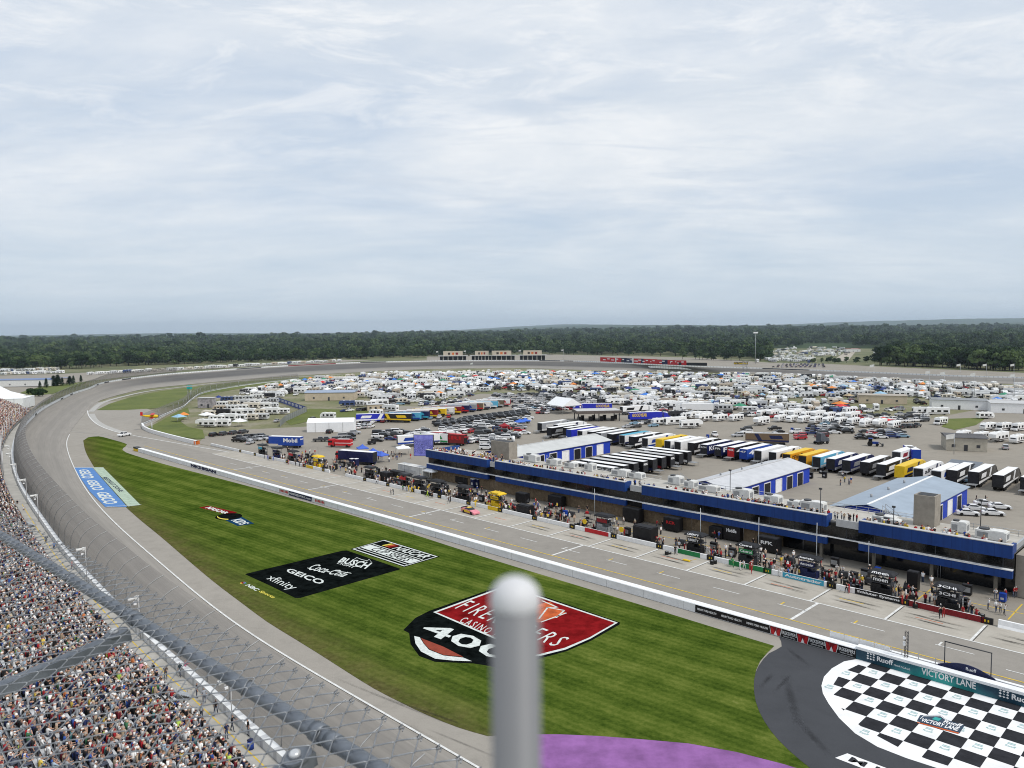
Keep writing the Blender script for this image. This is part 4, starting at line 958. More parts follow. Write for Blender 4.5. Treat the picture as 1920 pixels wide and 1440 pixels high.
for i, (a, b) in enumerate(hv):
    if abs(a + 42.6) < 4 and b > 142: b = 140.5
    hvac(a, b, 2.4 + (i * 7 % 4) * .7, 1.8 + (i % 3) * .2, 1.1 + (i * 5 % 3) * .25, f'grey rooftop air handler, {nth(i)} from the left along the suites roof')
for i, (px, py, h) in enumerate(((1382, 918, 4.5), (1538, 968, 5), (1675, 995, 4), (1838, 1000, 5.5))):
    a, b = PA(px, py, 7.2); lp = thing('roof_lamp_post', f'thin dark floodlight pole on the suites roof, {nth(i)} from the left', 'lamp post', (*AB(a, min(b, 147)), 7.2), R45)
    mb = MB(); mb.cyl(0, 0, 0, h, .07, n=6); mb.build('pole', DARK, lp); mb = MB(); mb.box(0, -.1, h, .5, .35, .3); mb.build('lamp_head', DARK, lp)
# ================================================================== garages
t = NT('garage_roof'); p = t.pos(); f = t.noise(p, .3, 6, .7); mp = t.n('ShaderNodeMapping'); mp.inputs['Rotation'].default_value = (0, 0, math.radians(45)); mp.inputs['Scale'].default_value = (.3, 3, 1); t.l(p, mp.inputs[0])
c = t.ramp(f, (.3, (.44, .45, .47)), (.7, (.58, .59, .61))); c = t.mix(t.ramp(t.noise(mp.outputs[0], .5, 5, .7), (.58, 0.0), (.7, .5)), c, (.32, .31, .29)); t.fin(c, .55, .0, .4); GROOF = t.mat
def garage(al, ar, b0, b1, lab, roofm, doors):
    g = thing('garage', lab, 'garage', (*AB((al + ar) / 2, b0), 0), R45); W = ar - al; L = b1 - b0; e, rg = 4.4, 5.9
    mb = MB(); mb.prism([(0, 0), (0, e), (L, e), (L, 0)], -W / 2, W / 2, 0)
    for y in (-.002, L + .002): mb.poly([(-W / 2, y, e), (W / 2, y, e), (0, y, rg)])
    mb.build('walls', HANGB, g)
    mb = MB(); o = .5
    for s in (-1, 1):
        z1 = e - o * (rg - e) / (W / 2)
        q_ = [(0, -o, rg + .06), (0, L + o, rg + .06), (s * (W / 2 + o), L + o, z1 + .06), (s * (W / 2 + o), -o, z1 + .06)]
        mb.poly(q_ if s < 0 else q_[::-1]); mb.poly([(x, y, z - .12) for x, y, z in q_][::-1] if s < 0 else [(x, y, z - .12) for x, y, z in q_])
        mb.poly([(s * (W / 2 + o), -o, z1 - .06), (s * (W / 2 + o), L + o, z1 - .06), (s * (W / 2 + o), L + o, z1 + .06), (s * (W / 2 + o), -o, z1 + .06)])
    mb.build('roof', roofm, g)
    mb = MB(); mb.box(0, L / 2, rg + .03, .5, L, .12); mb.build('ridge_cap', WHITE if 'last' in lab else LGREY, g)
    for i in range(doors):
        y = 3.2 + (L - 6.0) * (i + .25) / doors; w_ = 3.2
        mb = MB(); shut = (i == doors - 1 and 'first' in lab) or i % 7 == 3
        mb.poly([(W / 2 + .012, y, .02), (W / 2 + .012, y + w_, .02), (W / 2 + .012, y + w_, 3.3), (W / 2 + .012, y, 3.3)]); d = mb.build('door', WHITE if shut else BLACK, g)
        mb = MB()
        for yy, ww, z0, zz in ((y - .1, .16, 0, 3.45), (y + w_ + .1, .16, 0, 3.45)): mb.box(W / 2 + .05, yy, z0, .12, ww, zz)
        mb.box(W / 2 + .05, y + w_ / 2, 3.3, .1, w_, .2); mb.build('frame', WHITE, d)
    for k in range(3): mb = MB(); mb.cyl(-W * .2, L * (.25 + .25 * k), 5.0, 6.0, .25, n=8); mb.build('vent', GREY, g)
garage(-173.5, -160.0, 160, 207, 'blue garage with pale roof left of the black trailer block, first from the left', M('garage_roof_pale', (.52, .53, .52), .6, .08, .3), 7)
garage(-101.0, -89.0, 160, 203, 'blue garage with streaky white roof in the middle of the paddock', GROOF, 6)
garage(-65.5, -50.4, 160, 201, 'blue garage with flat grey-blue roof, last toward the near end', M('garage_roof_blue', (.30, .36, .43), .5, .08, .3), 5)

# ================================================================== transporters
def hauler_proto(tractor=True):
    r = thing('race_transporter', 'x', 'transporter'); L, W, Z0, Z1 = 15.6, 2.6, .95, 4.1    # local y: 0 = rear door, +y = nose
    mb = MB(); mb.prism([(0, Z0), (0, Z1), (L, Z1), (L, Z0 + .5), (10.8, Z0 + .5), (10.8, Z0)], -W / 2, W / 2); mb.build('trailer_body', PAINT, r)
    mb = MB(); mb.box(0, L / 2, Z1 + .004, W - .2, L - .2, .05); mb.build('roof', WHITE, r)
    mb = MB(); mb.box(0, -.04, Z0 + .15, W - .3, .08, Z1 - Z0 - .3); mb.build('rear_door', CHAR, r)
    mb = MB(); mb.box(0, L * .36, .42, W - .3, 6.5, .52); mb.build('belly_box', DARK, r)
    for y in (1.7, 3.0):
        for s in (-1, 1): mb = MB(); mb.wheel(s * (W / 2 - .22), y, .5, .45); mb.build('wheel', TYRE, r)
    if tractor:
        mb = MB(); mb.prism([(L - 1.7, .75), (L - 1.7, 1.2), (L + .9, 1.2), (L + .9, 3.7), (L + 1.6, 3.75), (L + 2.7, 3.2), (L + 3.1, 2.2), (L + 4.3, 1.9), (L + 4.5, .7)], -1.2, 1.2, ksx=[.8, .8, .95, .9, .9, .9, 1, .9, .95]); mb.build('tractor', PAINT, r)
        mb = MB(); mb.poly([(-.95, L + 2.76, 3.15), (.95, L + 2.76, 3.15), (1.0, L + 3.1, 2.3), (-1.0, L + 3.1, 2.3)][::-1]); mb.build('windscreen', GLASS, r)
        for y in (L - 1.0, L + .3, L + 3.4):
            for s in (-1, 1): mb = MB(); mb.wheel(s * 1.0, y, .5, .4); mb.build('wheel', TYRE, r)
    return r
HP = hauler_proto()
def hauler(p, rz, col, lab, group=None, sign=None, signcol=None, roof=None, gate=False, rear=None, stripe=None, cut=None):
    h = copy_tree(HP, (*p, 0), rz, lab, group, (*col, 1))
    if cut:
        h.scale = (1, cut, 1)
        for ch in list(h.children):
            if ch.name.split('.')[0] in ('tractor', 'windscreen') or (ch.name.split('.')[0] == 'wheel' and ch.data.vertices[0].co.y > 8): drop_tree(ch)
    for ch in h.children:
        n = ch.name.split('.')[0]
        if roof is not None and n == 'roof': ch.data = ch.data.copy(); ch.data.materials[0] = roof
        if rear is not None and n == 'rear_door': ch.data = ch.data.copy(); ch.data.materials[0] = rear
    if sign:
        for s in (1, -1):
            q_ = [(s * 1.315, 1.2, 2.1), (s * 1.315, 8.2, 2.1), (s * 1.315, 8.2, 3.6), (s * 1.315, 1.2, 3.6)]
            if s < 0: q_ = [q_[1], q_[0], q_[3], q_[2]]
            put_text(MB(), sign, q_, 0, .03).build('lettering', signcol or WHITE, h)
        put_text(MB(), sign, [(-1.0, -.085, 3.0), (1.0, -.085, 3.0), (1.0, -.085, 3.6), (-1.0, -.085, 3.6)], 0, .03).build('lettering', signcol or WHITE, h)
    if stripe is None and not sign and rnd.random() < .8: stripe = rnd.choice([WHITE, LGREY, GREY, WHITE, NAVY, DRED, BLUE] if sum(col) < 1.2 else [NAVY, DRED, BLUE, BLACK, GREY])
    if stripe:
        mb = MB()
        for s in (1, -1):
            mb.poly([(s * 1.31, 9.5, 1.5), (s * 1.31, 11, 1.5), (s * 1.31, 12.6, 4.05), (s * 1.31, 11.1, 4.05)][::s]); mb.poly([(s * 1.31, .02, 1.0), (s * 1.31, 15.5, 1.5), (s * 1.31, 15.5, 1.8), (s * 1.31, .02, 1.7)][::s]); mb.poly([(s * 1.312, 2.0, 2.2), (s * 1.312, 6.5, 2.2), (s * 1.312, 7.2, 3.4), (s * 1.312, 2.7, 3.4)][::s] if not sign else [(s * 1.312, 14, 2.2), (s * 1.312, 15, 2.2), (s * 1.312, 15, 3.4), (s * 1.312, 14, 3.4)][::s])
        mb.build('stripe', stripe, h)
    if gate:
        mb = MB(); mb.box(0, -1.3, 1.0, 2.4, 2.5, .08); mb.cyl(-1.1, -2.4, 0, 1.0, .05, n=5); mb.cyl(1.1, -2.4, 0, 1.0, .05, n=5); mb.build('lift_gate', GREY, h)
    return h
C_ = dict(black=(.012, .012, .014), navy=(.012, .018, .08), blue=(.012, .06, .34), white=(.80, .80, .80), yellow=(.72, .48, .02), amber=(.70, .33, .02), sky=(.12, .42, .62), grey=(.30, .31, .33), red=(.45, .02, .03), brown=(.16, .11, .07), teal=(.02, .22, .24), royal=(.02, .03, .42), green=(.03, .17, .08), dred=(.20, .015, .02))
rowspec = [('royal', 'royal blue', None), ('white', 'white', None), ('black', 'black', None), ('grey', 'grey', None), ('black', 'black', None), ('white', 'white and sky blue', None), ('black', 'black', None), ('white', 'white', None), ('yellow', 'yellow', None), ('white', 'white and navy', None), ('white', 'plain white', None), ('black', 'black', None), ('navy', 'navy', 'KOH'), ('navy', 'dark navy', 'FR'), ('black', 'black with red', '42'), ('blue', 'blue', '47'), ('white', 'white', None), ('white', 'cream white', None), ('amber', 'amber', 'DEWALT'), ('amber', 'amber and green', None), ('sky', 'pale blue and yellow', None), ('navy', 'dark navy with white roof', None), ('navy', 'navy', None), ('black', 'black and red', None), ('black', 'black', None), ('yellow', 'bright yellow', None), ('white', 'white with dark slashes', 'ally'), ('white', 'white', None), ('blue', 'white and blue', None), ('navy', 'navy with yellow badge', 'NAPA'), ('black', 'black with white skirt', 'PENSKE'), ('black', 'black', 'TRUCK'), None, ('black', 'black', 'COUPE'), ('black', 'black with open rear', 'RACING'), ('black', 'black', None)]
k = 0
pos_a = [-190.9, -185.7, -181.2, -176.6, -171.6, -166.5, -161.6, -156.3, -150.9, -146.8, -143.1, -138.2, -132.9, -128.0, -123.6, -118.9, -114.2, -109.6, -104.8, -100.1, -96.0, -91.5, -87.2, -82.3, -77.6, -73.0, -68.4, -63.8]
for i, (cn, desc, sg) in enumerate([x for x in rowspec if x][:28]):
    signed = sg
    hauler(AB(pos_a[i] + 1.3, 219.8 + (i % 3) * .4), R45, C_[cn], f'{desc} transporter, {nth(i)} from the left in the long rear row', 'race transporters in the long rear row', signed, BLACK if cn in ('yellow', 'amber', 'white') else WHITE, roof=(YELLOW if cn in ('yellow', 'amber') else CYAN if i == 5 else None), gate=i % 2 == 0, rear=(RED if i == 14 else BLUE if i in (0, 15) else YELLOW if cn == 'yellow' else None), stripe=(NAVY if (sg == 'ally' or i == 9) else BLUE if i == 27 else None))
for i, (a, sg) in enumerate(((-61.0, None), (-56.2, None), (-50.5, None), (-44.6, None), (-38.5, None), (-33.5, None))):
    hauler(AB(a + 1.3, 223.2 + (i % 2)), R45, C_['black'], f'black transporter with white roof, {nth(i)} from the left beyond the last garage', 'black transporters beyond the last garage', sg, WHITE, gate=i % 2 == 1, stripe=WHITE if i < 4 else None)
for i in range(9):
    hauler(AB(-127.2, 167.2 + 4.62 * i), R45 + math.pi / 2, C_['black'], f'black transporter with long white roof, {nth(i)} from the front between two garages', 'black transporters between the garages', 'RFK' if i % 3 == 0 else None, WHITE, gate=i % 2 == 0, rear=DRED if i == 0 else None, roof=LGREY if i in (2, 6) else None)
# display transporters, left of centre
ux, uy = G(957, 762); vx, vy = G(772, 792)
disp = [('white', 'white with red swirl'), ('brown', 'brown patterned'), ('sky', 'blue ice patterned'), ('white', 'white'), ('brown', 'tan patterned'), ('grey', 'grey patterned'), ('navy', 'navy patterned'), ('dred', 'dark red patterned'), ('white', 'plain white'), ('yellow', 'yellow ended'), ('dred', 'maroon patterned'), ('navy', 'dark blue'), ('sky', 'mid blue'), ('black', 'black patterned')]
hd = math.radians(80)
for i, (cn, desc) in enumerate(disp):
    f = i / (len(disp) - 1); x, y = ux + (vx - ux) * f, uy + (vy - uy) * f
    hauler((x, y), hd, C_[cn], f'{desc} show transporter, {nth(i)} from the right in the display row', 'show transporters in the display row', None, roof=WHITE, rear=[DRED, TRUNK, CYAN, LGREY, BEIGE, GREY, NAVY, DRED, LGREY, YELLOW, DRED, NAVY, CYAN, BLACK][i], stripe=[RED, None, WHITE, NAVY, RED, BLUE, RED, YELLOW, None, BLACK, YELLOW, CYAN, BLUE, YELLOW][i])
g = G(668, 793); hauler(g, math.radians(-80), C_['royal'], 'royal blue truck cab and trailer at the left end of the display row', None, None)
# scattered transporters: red one, green-white, open awning ones, blue tyre-company pair, white box trucks
hauler(G(873, 836), math.radians(60), C_['dred'], 'black and red transporter with bright red roof and rear emblem', None, 'SRI', RED, roof=RED, rear=BLACK)
hauler(G(842, 834), math.radians(68), C_['white'], 'white and green transporter beside the red roofed one', None, None, roof=WHITE, stripe=GREEN)
hauler(G(1147, 771), math.radians(88), C_['royal'], 'deep blue transporter with yellow GOODYEAR lettering'.replace(' GOODYEAR', ''), None, 'GOODYEAR', YELLOW, roof=WHITE)
hauler(G(1179, 790), math.radians(-80), C_['royal'], 'shorter blue trailer with yellow lettering beside the fuel canopy', None, 'GOODYEAR', YELLOW, rear=BLUE)
hauler(G(1165, 778), math.radians(-62), C_['white'], 'plain white trailer parked behind the dark fuel canopy', None, None)
hauler(G(1338, 772), math.radians(78), C_['white'], 'white semi truck and trailer parked among the first row of campers', None, None)
hauler(G(1478, 834), math.radians(78), C_['brown'], 'dusty brown stage trailer behind the amber transporters', None, None, roof=LGREY, cut=.95)
hauler(G(1680, 872), R45, C_['white'], 'white hospitality trailer parked across from the blue box trailer', None, None, rear=DARK, cut=.9)
hauler(G(1718, 868), math.radians(-12), C_['royal'], 'bright blue box trailer with white roof near the tan hut', None, None, roof=WHITE, rear=BLUE, cut=.62)
hauler(G(566, 840), math.radians(75), C_['blue'], 'small blue show trailer with white roof at the far end of pit road', None, 'Mobil', WHITE, roof=WHITE, rear=BLUE, cut=.82)
hauler(G(703, 872), math.radians(65), C_['navy'], 'navy and white trailer behind the far pit stalls by the blue tents', None, None, roof=WHITE, cut=.85)
for i, (px, py, ang) in enumerate(((745, 838, -72), (775, 832, -72))):
    hauler(G(px, py), math.radians(ang), C_['white'], f'white open-sided hospitality trailer behind the big screen, {nth(i)} from the left', None, None, rear=DARK)
for i, (px, py) in enumerate(((1060, 822), (1042, 815), (1030, 822), (1012, 812))):
    hauler(G(px, py), R45, C_[['black', 'white', 'black', 'grey'][i]], f'{["black", "white", "black", "grey"][i]} transporter left of the long rear row, {nth(i)} to be seen', None, None, gate=True)
drop_tree(HP)
# ================================================================== pit stall carts and covered boxes
def pit_cart(px, py, main, canopy, lab, txt=None, tcol=None, sign=None, b=123.2):
    a = at_b(px, py, b, 0); r = thing('pit_cart', lab, 'pit cart', (*AB(a, b + 1.0), 0), R45, 'crew carts along the pit wall')
    mb = MB(); mb.box(0, 0, .35, 3.0, 1.7, 1.0); mb.box(-.7, 0, 1.35, 1.4, 1.6, .5); mb.build('cabinet', main, r)
    mb = MB(); mb.box(0, 0, 2.05, 3.3, 1.9, .12); mb.box(-.8, .2, 2.17, .6, .6, .5); mb.box(.1, .2, 2.17, .6, .6, .5); mb.box(1.0, .2, 2.17, .6, .6, .5); mb.build('seat_deck', DARK, r)
    for x in (-1.5, 1.5):
        for y in (-.85, .85): mb = MB(); mb.cyl(x, y, .9, 3.6, .05, n=5); mb.build('post', DARK, r)
    mb = MB(); mb.box(0, 0, 3.55, 3.9, 2.5, .35, top=(.72, .62)); mb.box(0, 0, 3.38, 3.85, 2.45, .17); c = mb.build('canopy', canopy, r)
    if txt:
        put_text(MB(), txt, [(-1.3, -1.26, 3.58), (1.3, -1.26, 3.58), (1.15, -1.0, 3.85), (-1.15, -1.0, 3.85)], 0, .02).build('lettering', tcol or WHITE, c)
    mb = MB(); mb.box(0, -.98, 2.25, 2.6, .06, .75); s = mb.build('sign_panel', sign or main, r)
    if txt: put_text(MB(), txt, [(-1.1, -1.02, 2.4), (1.1, -1.02, 2.4), (1.1, -1.02, 2.85), (-1.1, -1.02, 2.85)], 0, .02).build('lettering', tcol or WHITE, s)
    for x in (-1.1, 1.1):
        for y in (-.8, .8): mb = MB(); mb.wheel(x, y, .3, .22); mb.build('wheel', TYRE, r)
    mb = MB()
    for k in range(6): mb.box(1.75, .3, .3 + .32 * k, .06, .5, .05)
    mb.tube([(1.75, .05, 0), (1.75, .05, 2.2)], .03, 4); mb.tube([(1.75, .55, 0), (1.75, .55, 2.2)], .03, 4); mb.build('ladder', GREY, r)
    mb = MB(); mb.cyl(-1.5, .85, 3.8, 6.2, .03, n=4); mb.build('mast', DARK, r)
carts = [(488, 853, BLACK, BLACK, 'black crew cart with cyan base at the far end of the stalls', None, CYAN), (515, 860, NAVY, BLACK, 'navy crew cart second from the far end of the stalls', None, NAVY), (545, 866, BLACK, CHAR, 'black crew cart with dark roof third from the far end', None, RED), (592, 872, YELLOW, YELLOW, 'all-yellow crew cart with yellow canopy far down pit road', None, YELLOW), (690, 897, BLACK, BLACK, 'tall black crew cart just past the gap in the stall wall', None, BLACK), (755, 913, BLACK, BLACK, 'black crew cart in front of the white container', None, RED), (783, 920, CHAR, BLACK, 'charcoal crew cart next to the small white peaked tent', None, BLACK), (815, 929, BLACK, CHAR, 'black crew cart behind the crew with yellow-green vests', None, BLACK), (866, 938, BLACK, CHAR, 'black crew cart with grey roof beside the yellow one', None, BLACK), (927, 951, YELLOW, YELLOW, 'bright yellow crew cart beside the car being serviced', 'Pennzoil', YELLOW), (1128, 1000, GREY, BLACK, 'crew cart with black canopy and red sign over the red wall banner', None, DRED), (1300, 1040, BLACK, BLACK, 'black crew cart with large white LIBERTY lettering', 'LIBERTY', BLACK), (1398, 1062, CHAR, BLACK, 'crew cart with black roof and green front panel', 'Castrol', GREEN), (1512, 1090, NAVY, BLACK, 'dark blue crew cart with round white badge on black roof', 'Autotrader', NAVY), (1650, 1122, BLACK, CHAR, 'crew cart with charcoal roof in white block letters', 'moen', BLACK), (1775, 1150, BLACK, CHAR, 'largest black crew cart nearest the end of the stall wall', '3CHI', BLACK)]
for px, py, m, c, lab, txt, sgn in carts:
    pit_cart(px, py, m, c, lab.replace('LIBERTY ', ''), txt, BLACK if m is YELLOW else WHITE, sgn)
# banners hung on the stall wall
for px, L, m, txt, tc_ in ((1118, 6.2, RED, '', None), (1646, 7, BLACK, 'Schluter Systems', WHITE), (1772, 10, DRED, '', None), (1405, 8, GREEN, '', None), (1505, 7, CYAN, 'Autotrader', WHITE), (925, 4, YELLOW, '', None), (800, 5, BLACK, '', None), (580, 4, YELLOW, '', None), (1290, 5, GREEN, '', None)):
    a = at_b(px, 1000, 121.75, .5); mb = MB(); mb.poly([(a - L / 2, 121.79, .04), (a + L / 2, 121.79, .04), (a + L / 2, 121.79, .92), (a - L / 2, 121.79, .92)]); o = mb.build('banner', m, ow)
    if txt: put_text(MB(), txt, [(a - L * .45, 121.78, .25), (a + L * .45, 121.78, .25), (a + L * .45, 121.78, .75), (a - L * .45, 121.78, .75)], 0, .03).build('lettering', tc_, o)
def covered_box(px, py, L, W, Hh, m, lab, txt=None, wheels=True, soft=False):
    a, b = PA(px, py); r = thing('covered_cart' if soft else 'equipment_trailer', lab, 'equipment trailer', (*AB(a, b), 0), R45, 'black equipment boxes behind the pit wall')
    mb = MB(); k = .15 if soft else .06
    mb.prism([(-W / 2, .25), (-W / 2 - .03, .9), (-W / 2 + .02, Hh - k), (-W / 2 + k * 2, Hh), (W / 2 - k * 2, Hh), (W / 2 - .02, Hh - k), (W / 2 + .03, .9), (W / 2, .25)], -L / 2, L / 2, 0); b_ = mb.build('body', m, r)
    if txt: put_text(MB(), txt, [(-L * .3, -W / 2 - .05, Hh * .55), (L * .3, -W / 2 - .05, Hh * .55), (L * .3, -W / 2 - .05, Hh * .78), (-L * .3, -W / 2 - .05, Hh * .78)], 0, .03).build('lettering', RED if txt == 'RCR' else WHITE, b_)
    mb = MB(); mb.box(0, 0, Hh + .004, L * .9, W * .8, .05); mb.build('lid', CHAR, r)
    for s in (-1, 1):
        for y in (-1, 1): mb = MB(); mb.wheel(s * L * .33, y * W * .36, .26, .2); mb.build('wheel', TYRE, r)
for px, py, L, W, Hh, txt, lab in ((985, 966, 3.6, 2, 2.4, None, 'black fabric covered cart just right of the yellow cart'), (1044, 948, 4.2, 1.8, 2.4, None, 'black enclosed trailer against the stone wall'), (980, 942, 3.2, 1.8, 2.4, None, 'black box with yellow side behind the yellow cart'), (1187, 978, 4.2, 2, 3.0, None, 'tall plain black box by the stone wall'), (1262, 995, 3.6, 1.8, 2.8, 'RCR', 'black box with red lettering at the stone wall'), (1210, 1014, 4.4, 2.4, 3.0, None, 'large domed black cover standing alone behind the stall wall'), (1376, 1013, 3.6, 1.9, 3.2, 'Huddle', 'tall black box with white lettering under the blue band'), (1442, 1034, 4.0, 1.9, 2.8, 'RFK', 'black box marked in bold white beside the green cart'), (725, 902, 3.6, 2, 2.6, None, 'small black box with white badge at the far stalls'), (1345, 1008, 3.0, 1.6, 2.2, None, 'low black tool chest with red crew beside it'), (745, 893, 6, 2, 1.6, None, 'long black cart in front of the white container'), (870, 907, 5, 2, 2.0, None, 'black trailer below the blue band at the stone wall'), (925, 917, 5, 1.8, 1.8, None, 'low black trailer at the left end of the stone wall'), (1712, 1108, 1.6, 1.2, 3.2, None, 'narrow black cabinet between the two nearest crew carts'), (1840, 1095, 8, 1.6, 2.0, None, 'long dark trailer under the near end of the blue band')):
    covered_box(px, py, L, W, Hh, BLACK, lab, txt, soft='cover' in lab)
def simple_box(name, px, py, L, W, Hh, m, lab, cat, top=None, rz=R45, txt=None):
    r = thing(name, lab, cat, (*G(px, py), 0), rz)
    mb = MB(); mb.box(0, 0, .1, L, W, Hh, top=(.97, .97)); mb.build('body', m, r); mb = MB(); mb.box(0, 0, Hh + .104, L * 1.02, W * 1.04, .12); mb.build('lid', top or m, r)
    mb = MB(); mb.box(0, -W / 2 - .01, Hh * .35, L * .5, .04, Hh * .3); mb.build('panel', LGREY, r); return r
for i, (px, py) in enumerate(((660, 874), (668, 874), (683, 870), (692, 870), (700, 870), (888, 914), (897, 914))):
    simple_box('portable_toilet', px, py, 1.2, 1.2, 2.2, NAVY, f'dark blue portable toilet with white roof, {nth(i)} from the left behind the stalls', 'portable toilet', WHITE)
for i, (px, py) in enumerate(((1060, 968), (1645, 1078), (1880, 1128), (1327, 821), (1427, 817), (1485, 808))):
    simple_box('waste_bin', px, py, .9, .8, 1.1, BLUE, f'blue waste bin on the paddock asphalt, {nth(i)} nearest the stone wall', 'bin')
for i, (px, py) in enumerate(((1546, 896), (1540, 888), (1520, 897), (1660, 897), (1652, 893))):
    simple_box('tool_chest', px, py, 1.2, .8, 1.5, BLACK, f'black tool chest behind the transporters, {nth(i)} along the garages', 'tool chest')
simple_box('container', 775, 892, 11.5, 2.6, 2.9, M('container_white', (.62, .62, .60), .7, .14, .6), 'long weathered white container under the big screen', 'container', M('container_lid', (.62, .62, .60), .7, .2, .6), R45)
simple_box('dumpster', 1278, 835, 3.0, 1.8, 1.6, BLUE, 'blue dumpster with dark lid at the corner of the first garage', 'dumpster', NAVY)
rk = 0
for a in list(np.arange(-236, -29, 1.85)) + list(np.arange(-230, -29.5, 3.4)):
    rr_ = rk > 95
    if gx0 < a < gx1 or rnd.random() < .16 or (-100 < a < -74 and rnd.random() < .5): continue
    aa, bb = a + rnd.uniform(-1, 1), (127.5 + rnd.random() * 6 if rr_ else 124.6 + rnd.random() * (3.2 if a > -150 else 8)); kind = rnd.randrange(4)
    nm, lb = [('tool_cabinet', 'black tool cabinet'), ('generator', 'dark wheeled generator'), ('folding_table', 'dark folding table with gear'), ('fuel_cart', 'low dark cart with red cans')][kind]
    r = thing(nm, f'{lb} behind the stall wall, {nth(rk)} item from the left', 'pit gear', (*AB(aa, bb), 0), R45 + rnd.uniform(-.3, .3), 'crew gear behind the stall wall'); rk += 1
    mb = MB()
    if kind == 0: mb.box(0, 0, .12, 1.3, .8, 1.5, top=(.96, .9)); mb.build('body', BLACK, r); mb = MB(); mb.box(0, 0, 1.625, 1.34, .84, .06); mb.build('lid', CHAR, r); mb = MB(); mb.box(0, -.41, .5, 1.1, .03, .8); mb.build('drawers', GREY, r)
    elif kind == 1: mb.box(0, 0, .3, 1.6, .9, .8, top=(.85, .8)); mb.build('body', DARK, r); mb = MB(); mb.cyl(-.5, 0, 1.1, 1.5, .08, n=6); mb.build('stack', BLACK, r); [MB().wheel(x_, s_ * .42, .22, .15, axis='y').build('wheel', TYRE, r) for x_ in (-.5, .5) for s_ in (-1, 1)]
    elif kind == 2: mb.box(0, 0, .72, 1.8, .8, .05); mb.build('top', CHAR, r); [MB().cyl(x_, y_, 0, .72, .03, n=5).build('leg', DARK, r) for x_ in (-.8, .8) for y_ in (-.35, .35)]; mb = MB(); mb.box(-.3, 0, .775, .6, .5, .4); mb.build('crate', [RED, BLACK, BLUE][rk % 3], r)
    else: mb.box(0, 0, .2, 1.5, .9, .25); mb.build('deck', BLACK, r); [MB().cyl(x_, 0, .452, 1.15, .17, .12, 8).build('can', [DRED, GREY][i_ % 2], r) for i_, x_ in enumerate((-.45, 0, .45))]; mb = MB(); mb.tube([(-.75, -.4, .3), (-.95, -.4, 1.1), (-.95, .4, 1.1), (-.75, .4, .3)], .03, 5); mb.build('handle', GREY, r)
# pit stall floodlight and flag poles
for i, (px, py, h) in enumerate(((1115, 975, 7), (1313, 1036, 8.5), (1422, 1046, 7.5), (1530, 1085, 9.5), (1628, 1070, 5.2))):
    p = G(px, py); lp = thing('stall_pole', f'thin pale pole behind the stall wall, {nth(i)} from the left', 'pole', (*p, 0)); mb = MB(); mb.cyl(0, 0, 0, h, .07, .05, 6); mb.build('shaft', STEEL, lp); mb = MB(); mb.cyl(0, 0, 0, .3, .2, n=8); mb.build('foot', CONC, lp)
p = G(1758, 1088); fp = thing('flag_pole', 'flagpole with a hanging striped flag beside the nearest crew cart', 'flag', (*p, 0)); mb = MB(); mb.cyl(0, 0, 0, 7.6, .05, n=6); mb.build('pole', STEEL, fp)
mb = MB()
for k in range(7): mb.poly([(-.05 - .05 * k - .45 * (k > 9), 0, 5.9 - .22 * k), (-.55 - .04 * k, .05, 5.7 - .22 * k), (-.55 - .04 * k, .05, 5.48 - .22 * k), (-.1 - .05 * k, 0, 5.68 - .22 * k)], k % 2)
mb.build('flag', [RED, WHITE], fp)
# the big screen
p = G(808, 890); sc_ = thing('video_screen', 'big violet-blue video screen on a mast at the left end of the suites', 'screen', (*AB(-173.7, 139.7), 0), math.radians(-8))
mb = MB(); mb.cyl(0, .6, 0, 8.0, .35, n=10); mb.build('mast', DARK, sc_); mb = MB(); mb.box(-1.9, .25, 5.6, 6.0, .5, 6.3); mb.build('cabinet', DARK, sc_)
t = NT('screen_picture'); pp = t.obj(); v = t.n('ShaderNodeTexVoronoi', feature='DISTANCE_TO_EDGE'); v.inputs['Scale'].default_value = 1.9; mpp = t.n('ShaderNodeMapping'); mpp.inputs['Scale'].default_value = (1, 1, 2.6); t.l(pp, mpp.inputs[0]); t.l(mpp.outputs[0], v.inputs['Vector'])
sp3 = t.n('ShaderNodeSeparateXYZ'); t.l(pp, sp3.inputs[0]); band = t.ramp(t.math('MULTIPLY_ADD', sp3.outputs[2], .16, -.85 + .0), (.12, 0.0), (.2, 1.0), (.78, 1.0), (.9, 0.0))
c = t.mix(t.math('MULTIPLY', t.ramp(v.outputs[0], (.02, 1.0), (.12, 0.0)), band), t.ramp(t.noise(pp, .9, 5), (.35, (.16, .17, .62)), (.65, (.30, .31, .82))), (.02, .025, .12))
t.l(c, t.b.inputs['Emission Color']); t.b.inputs['Emission Strength'].default_value = .62; t.fin((.03, .03, .06), .4); SCRN = t.mat
mb = MB(); mb.poly([(-4.75, -.012, 5.75), (.95, -.012, 5.75), (.95, -.012, 11.75), (-4.75, -.012, 11.75)]); mb.build('display', SCRN, sc_)
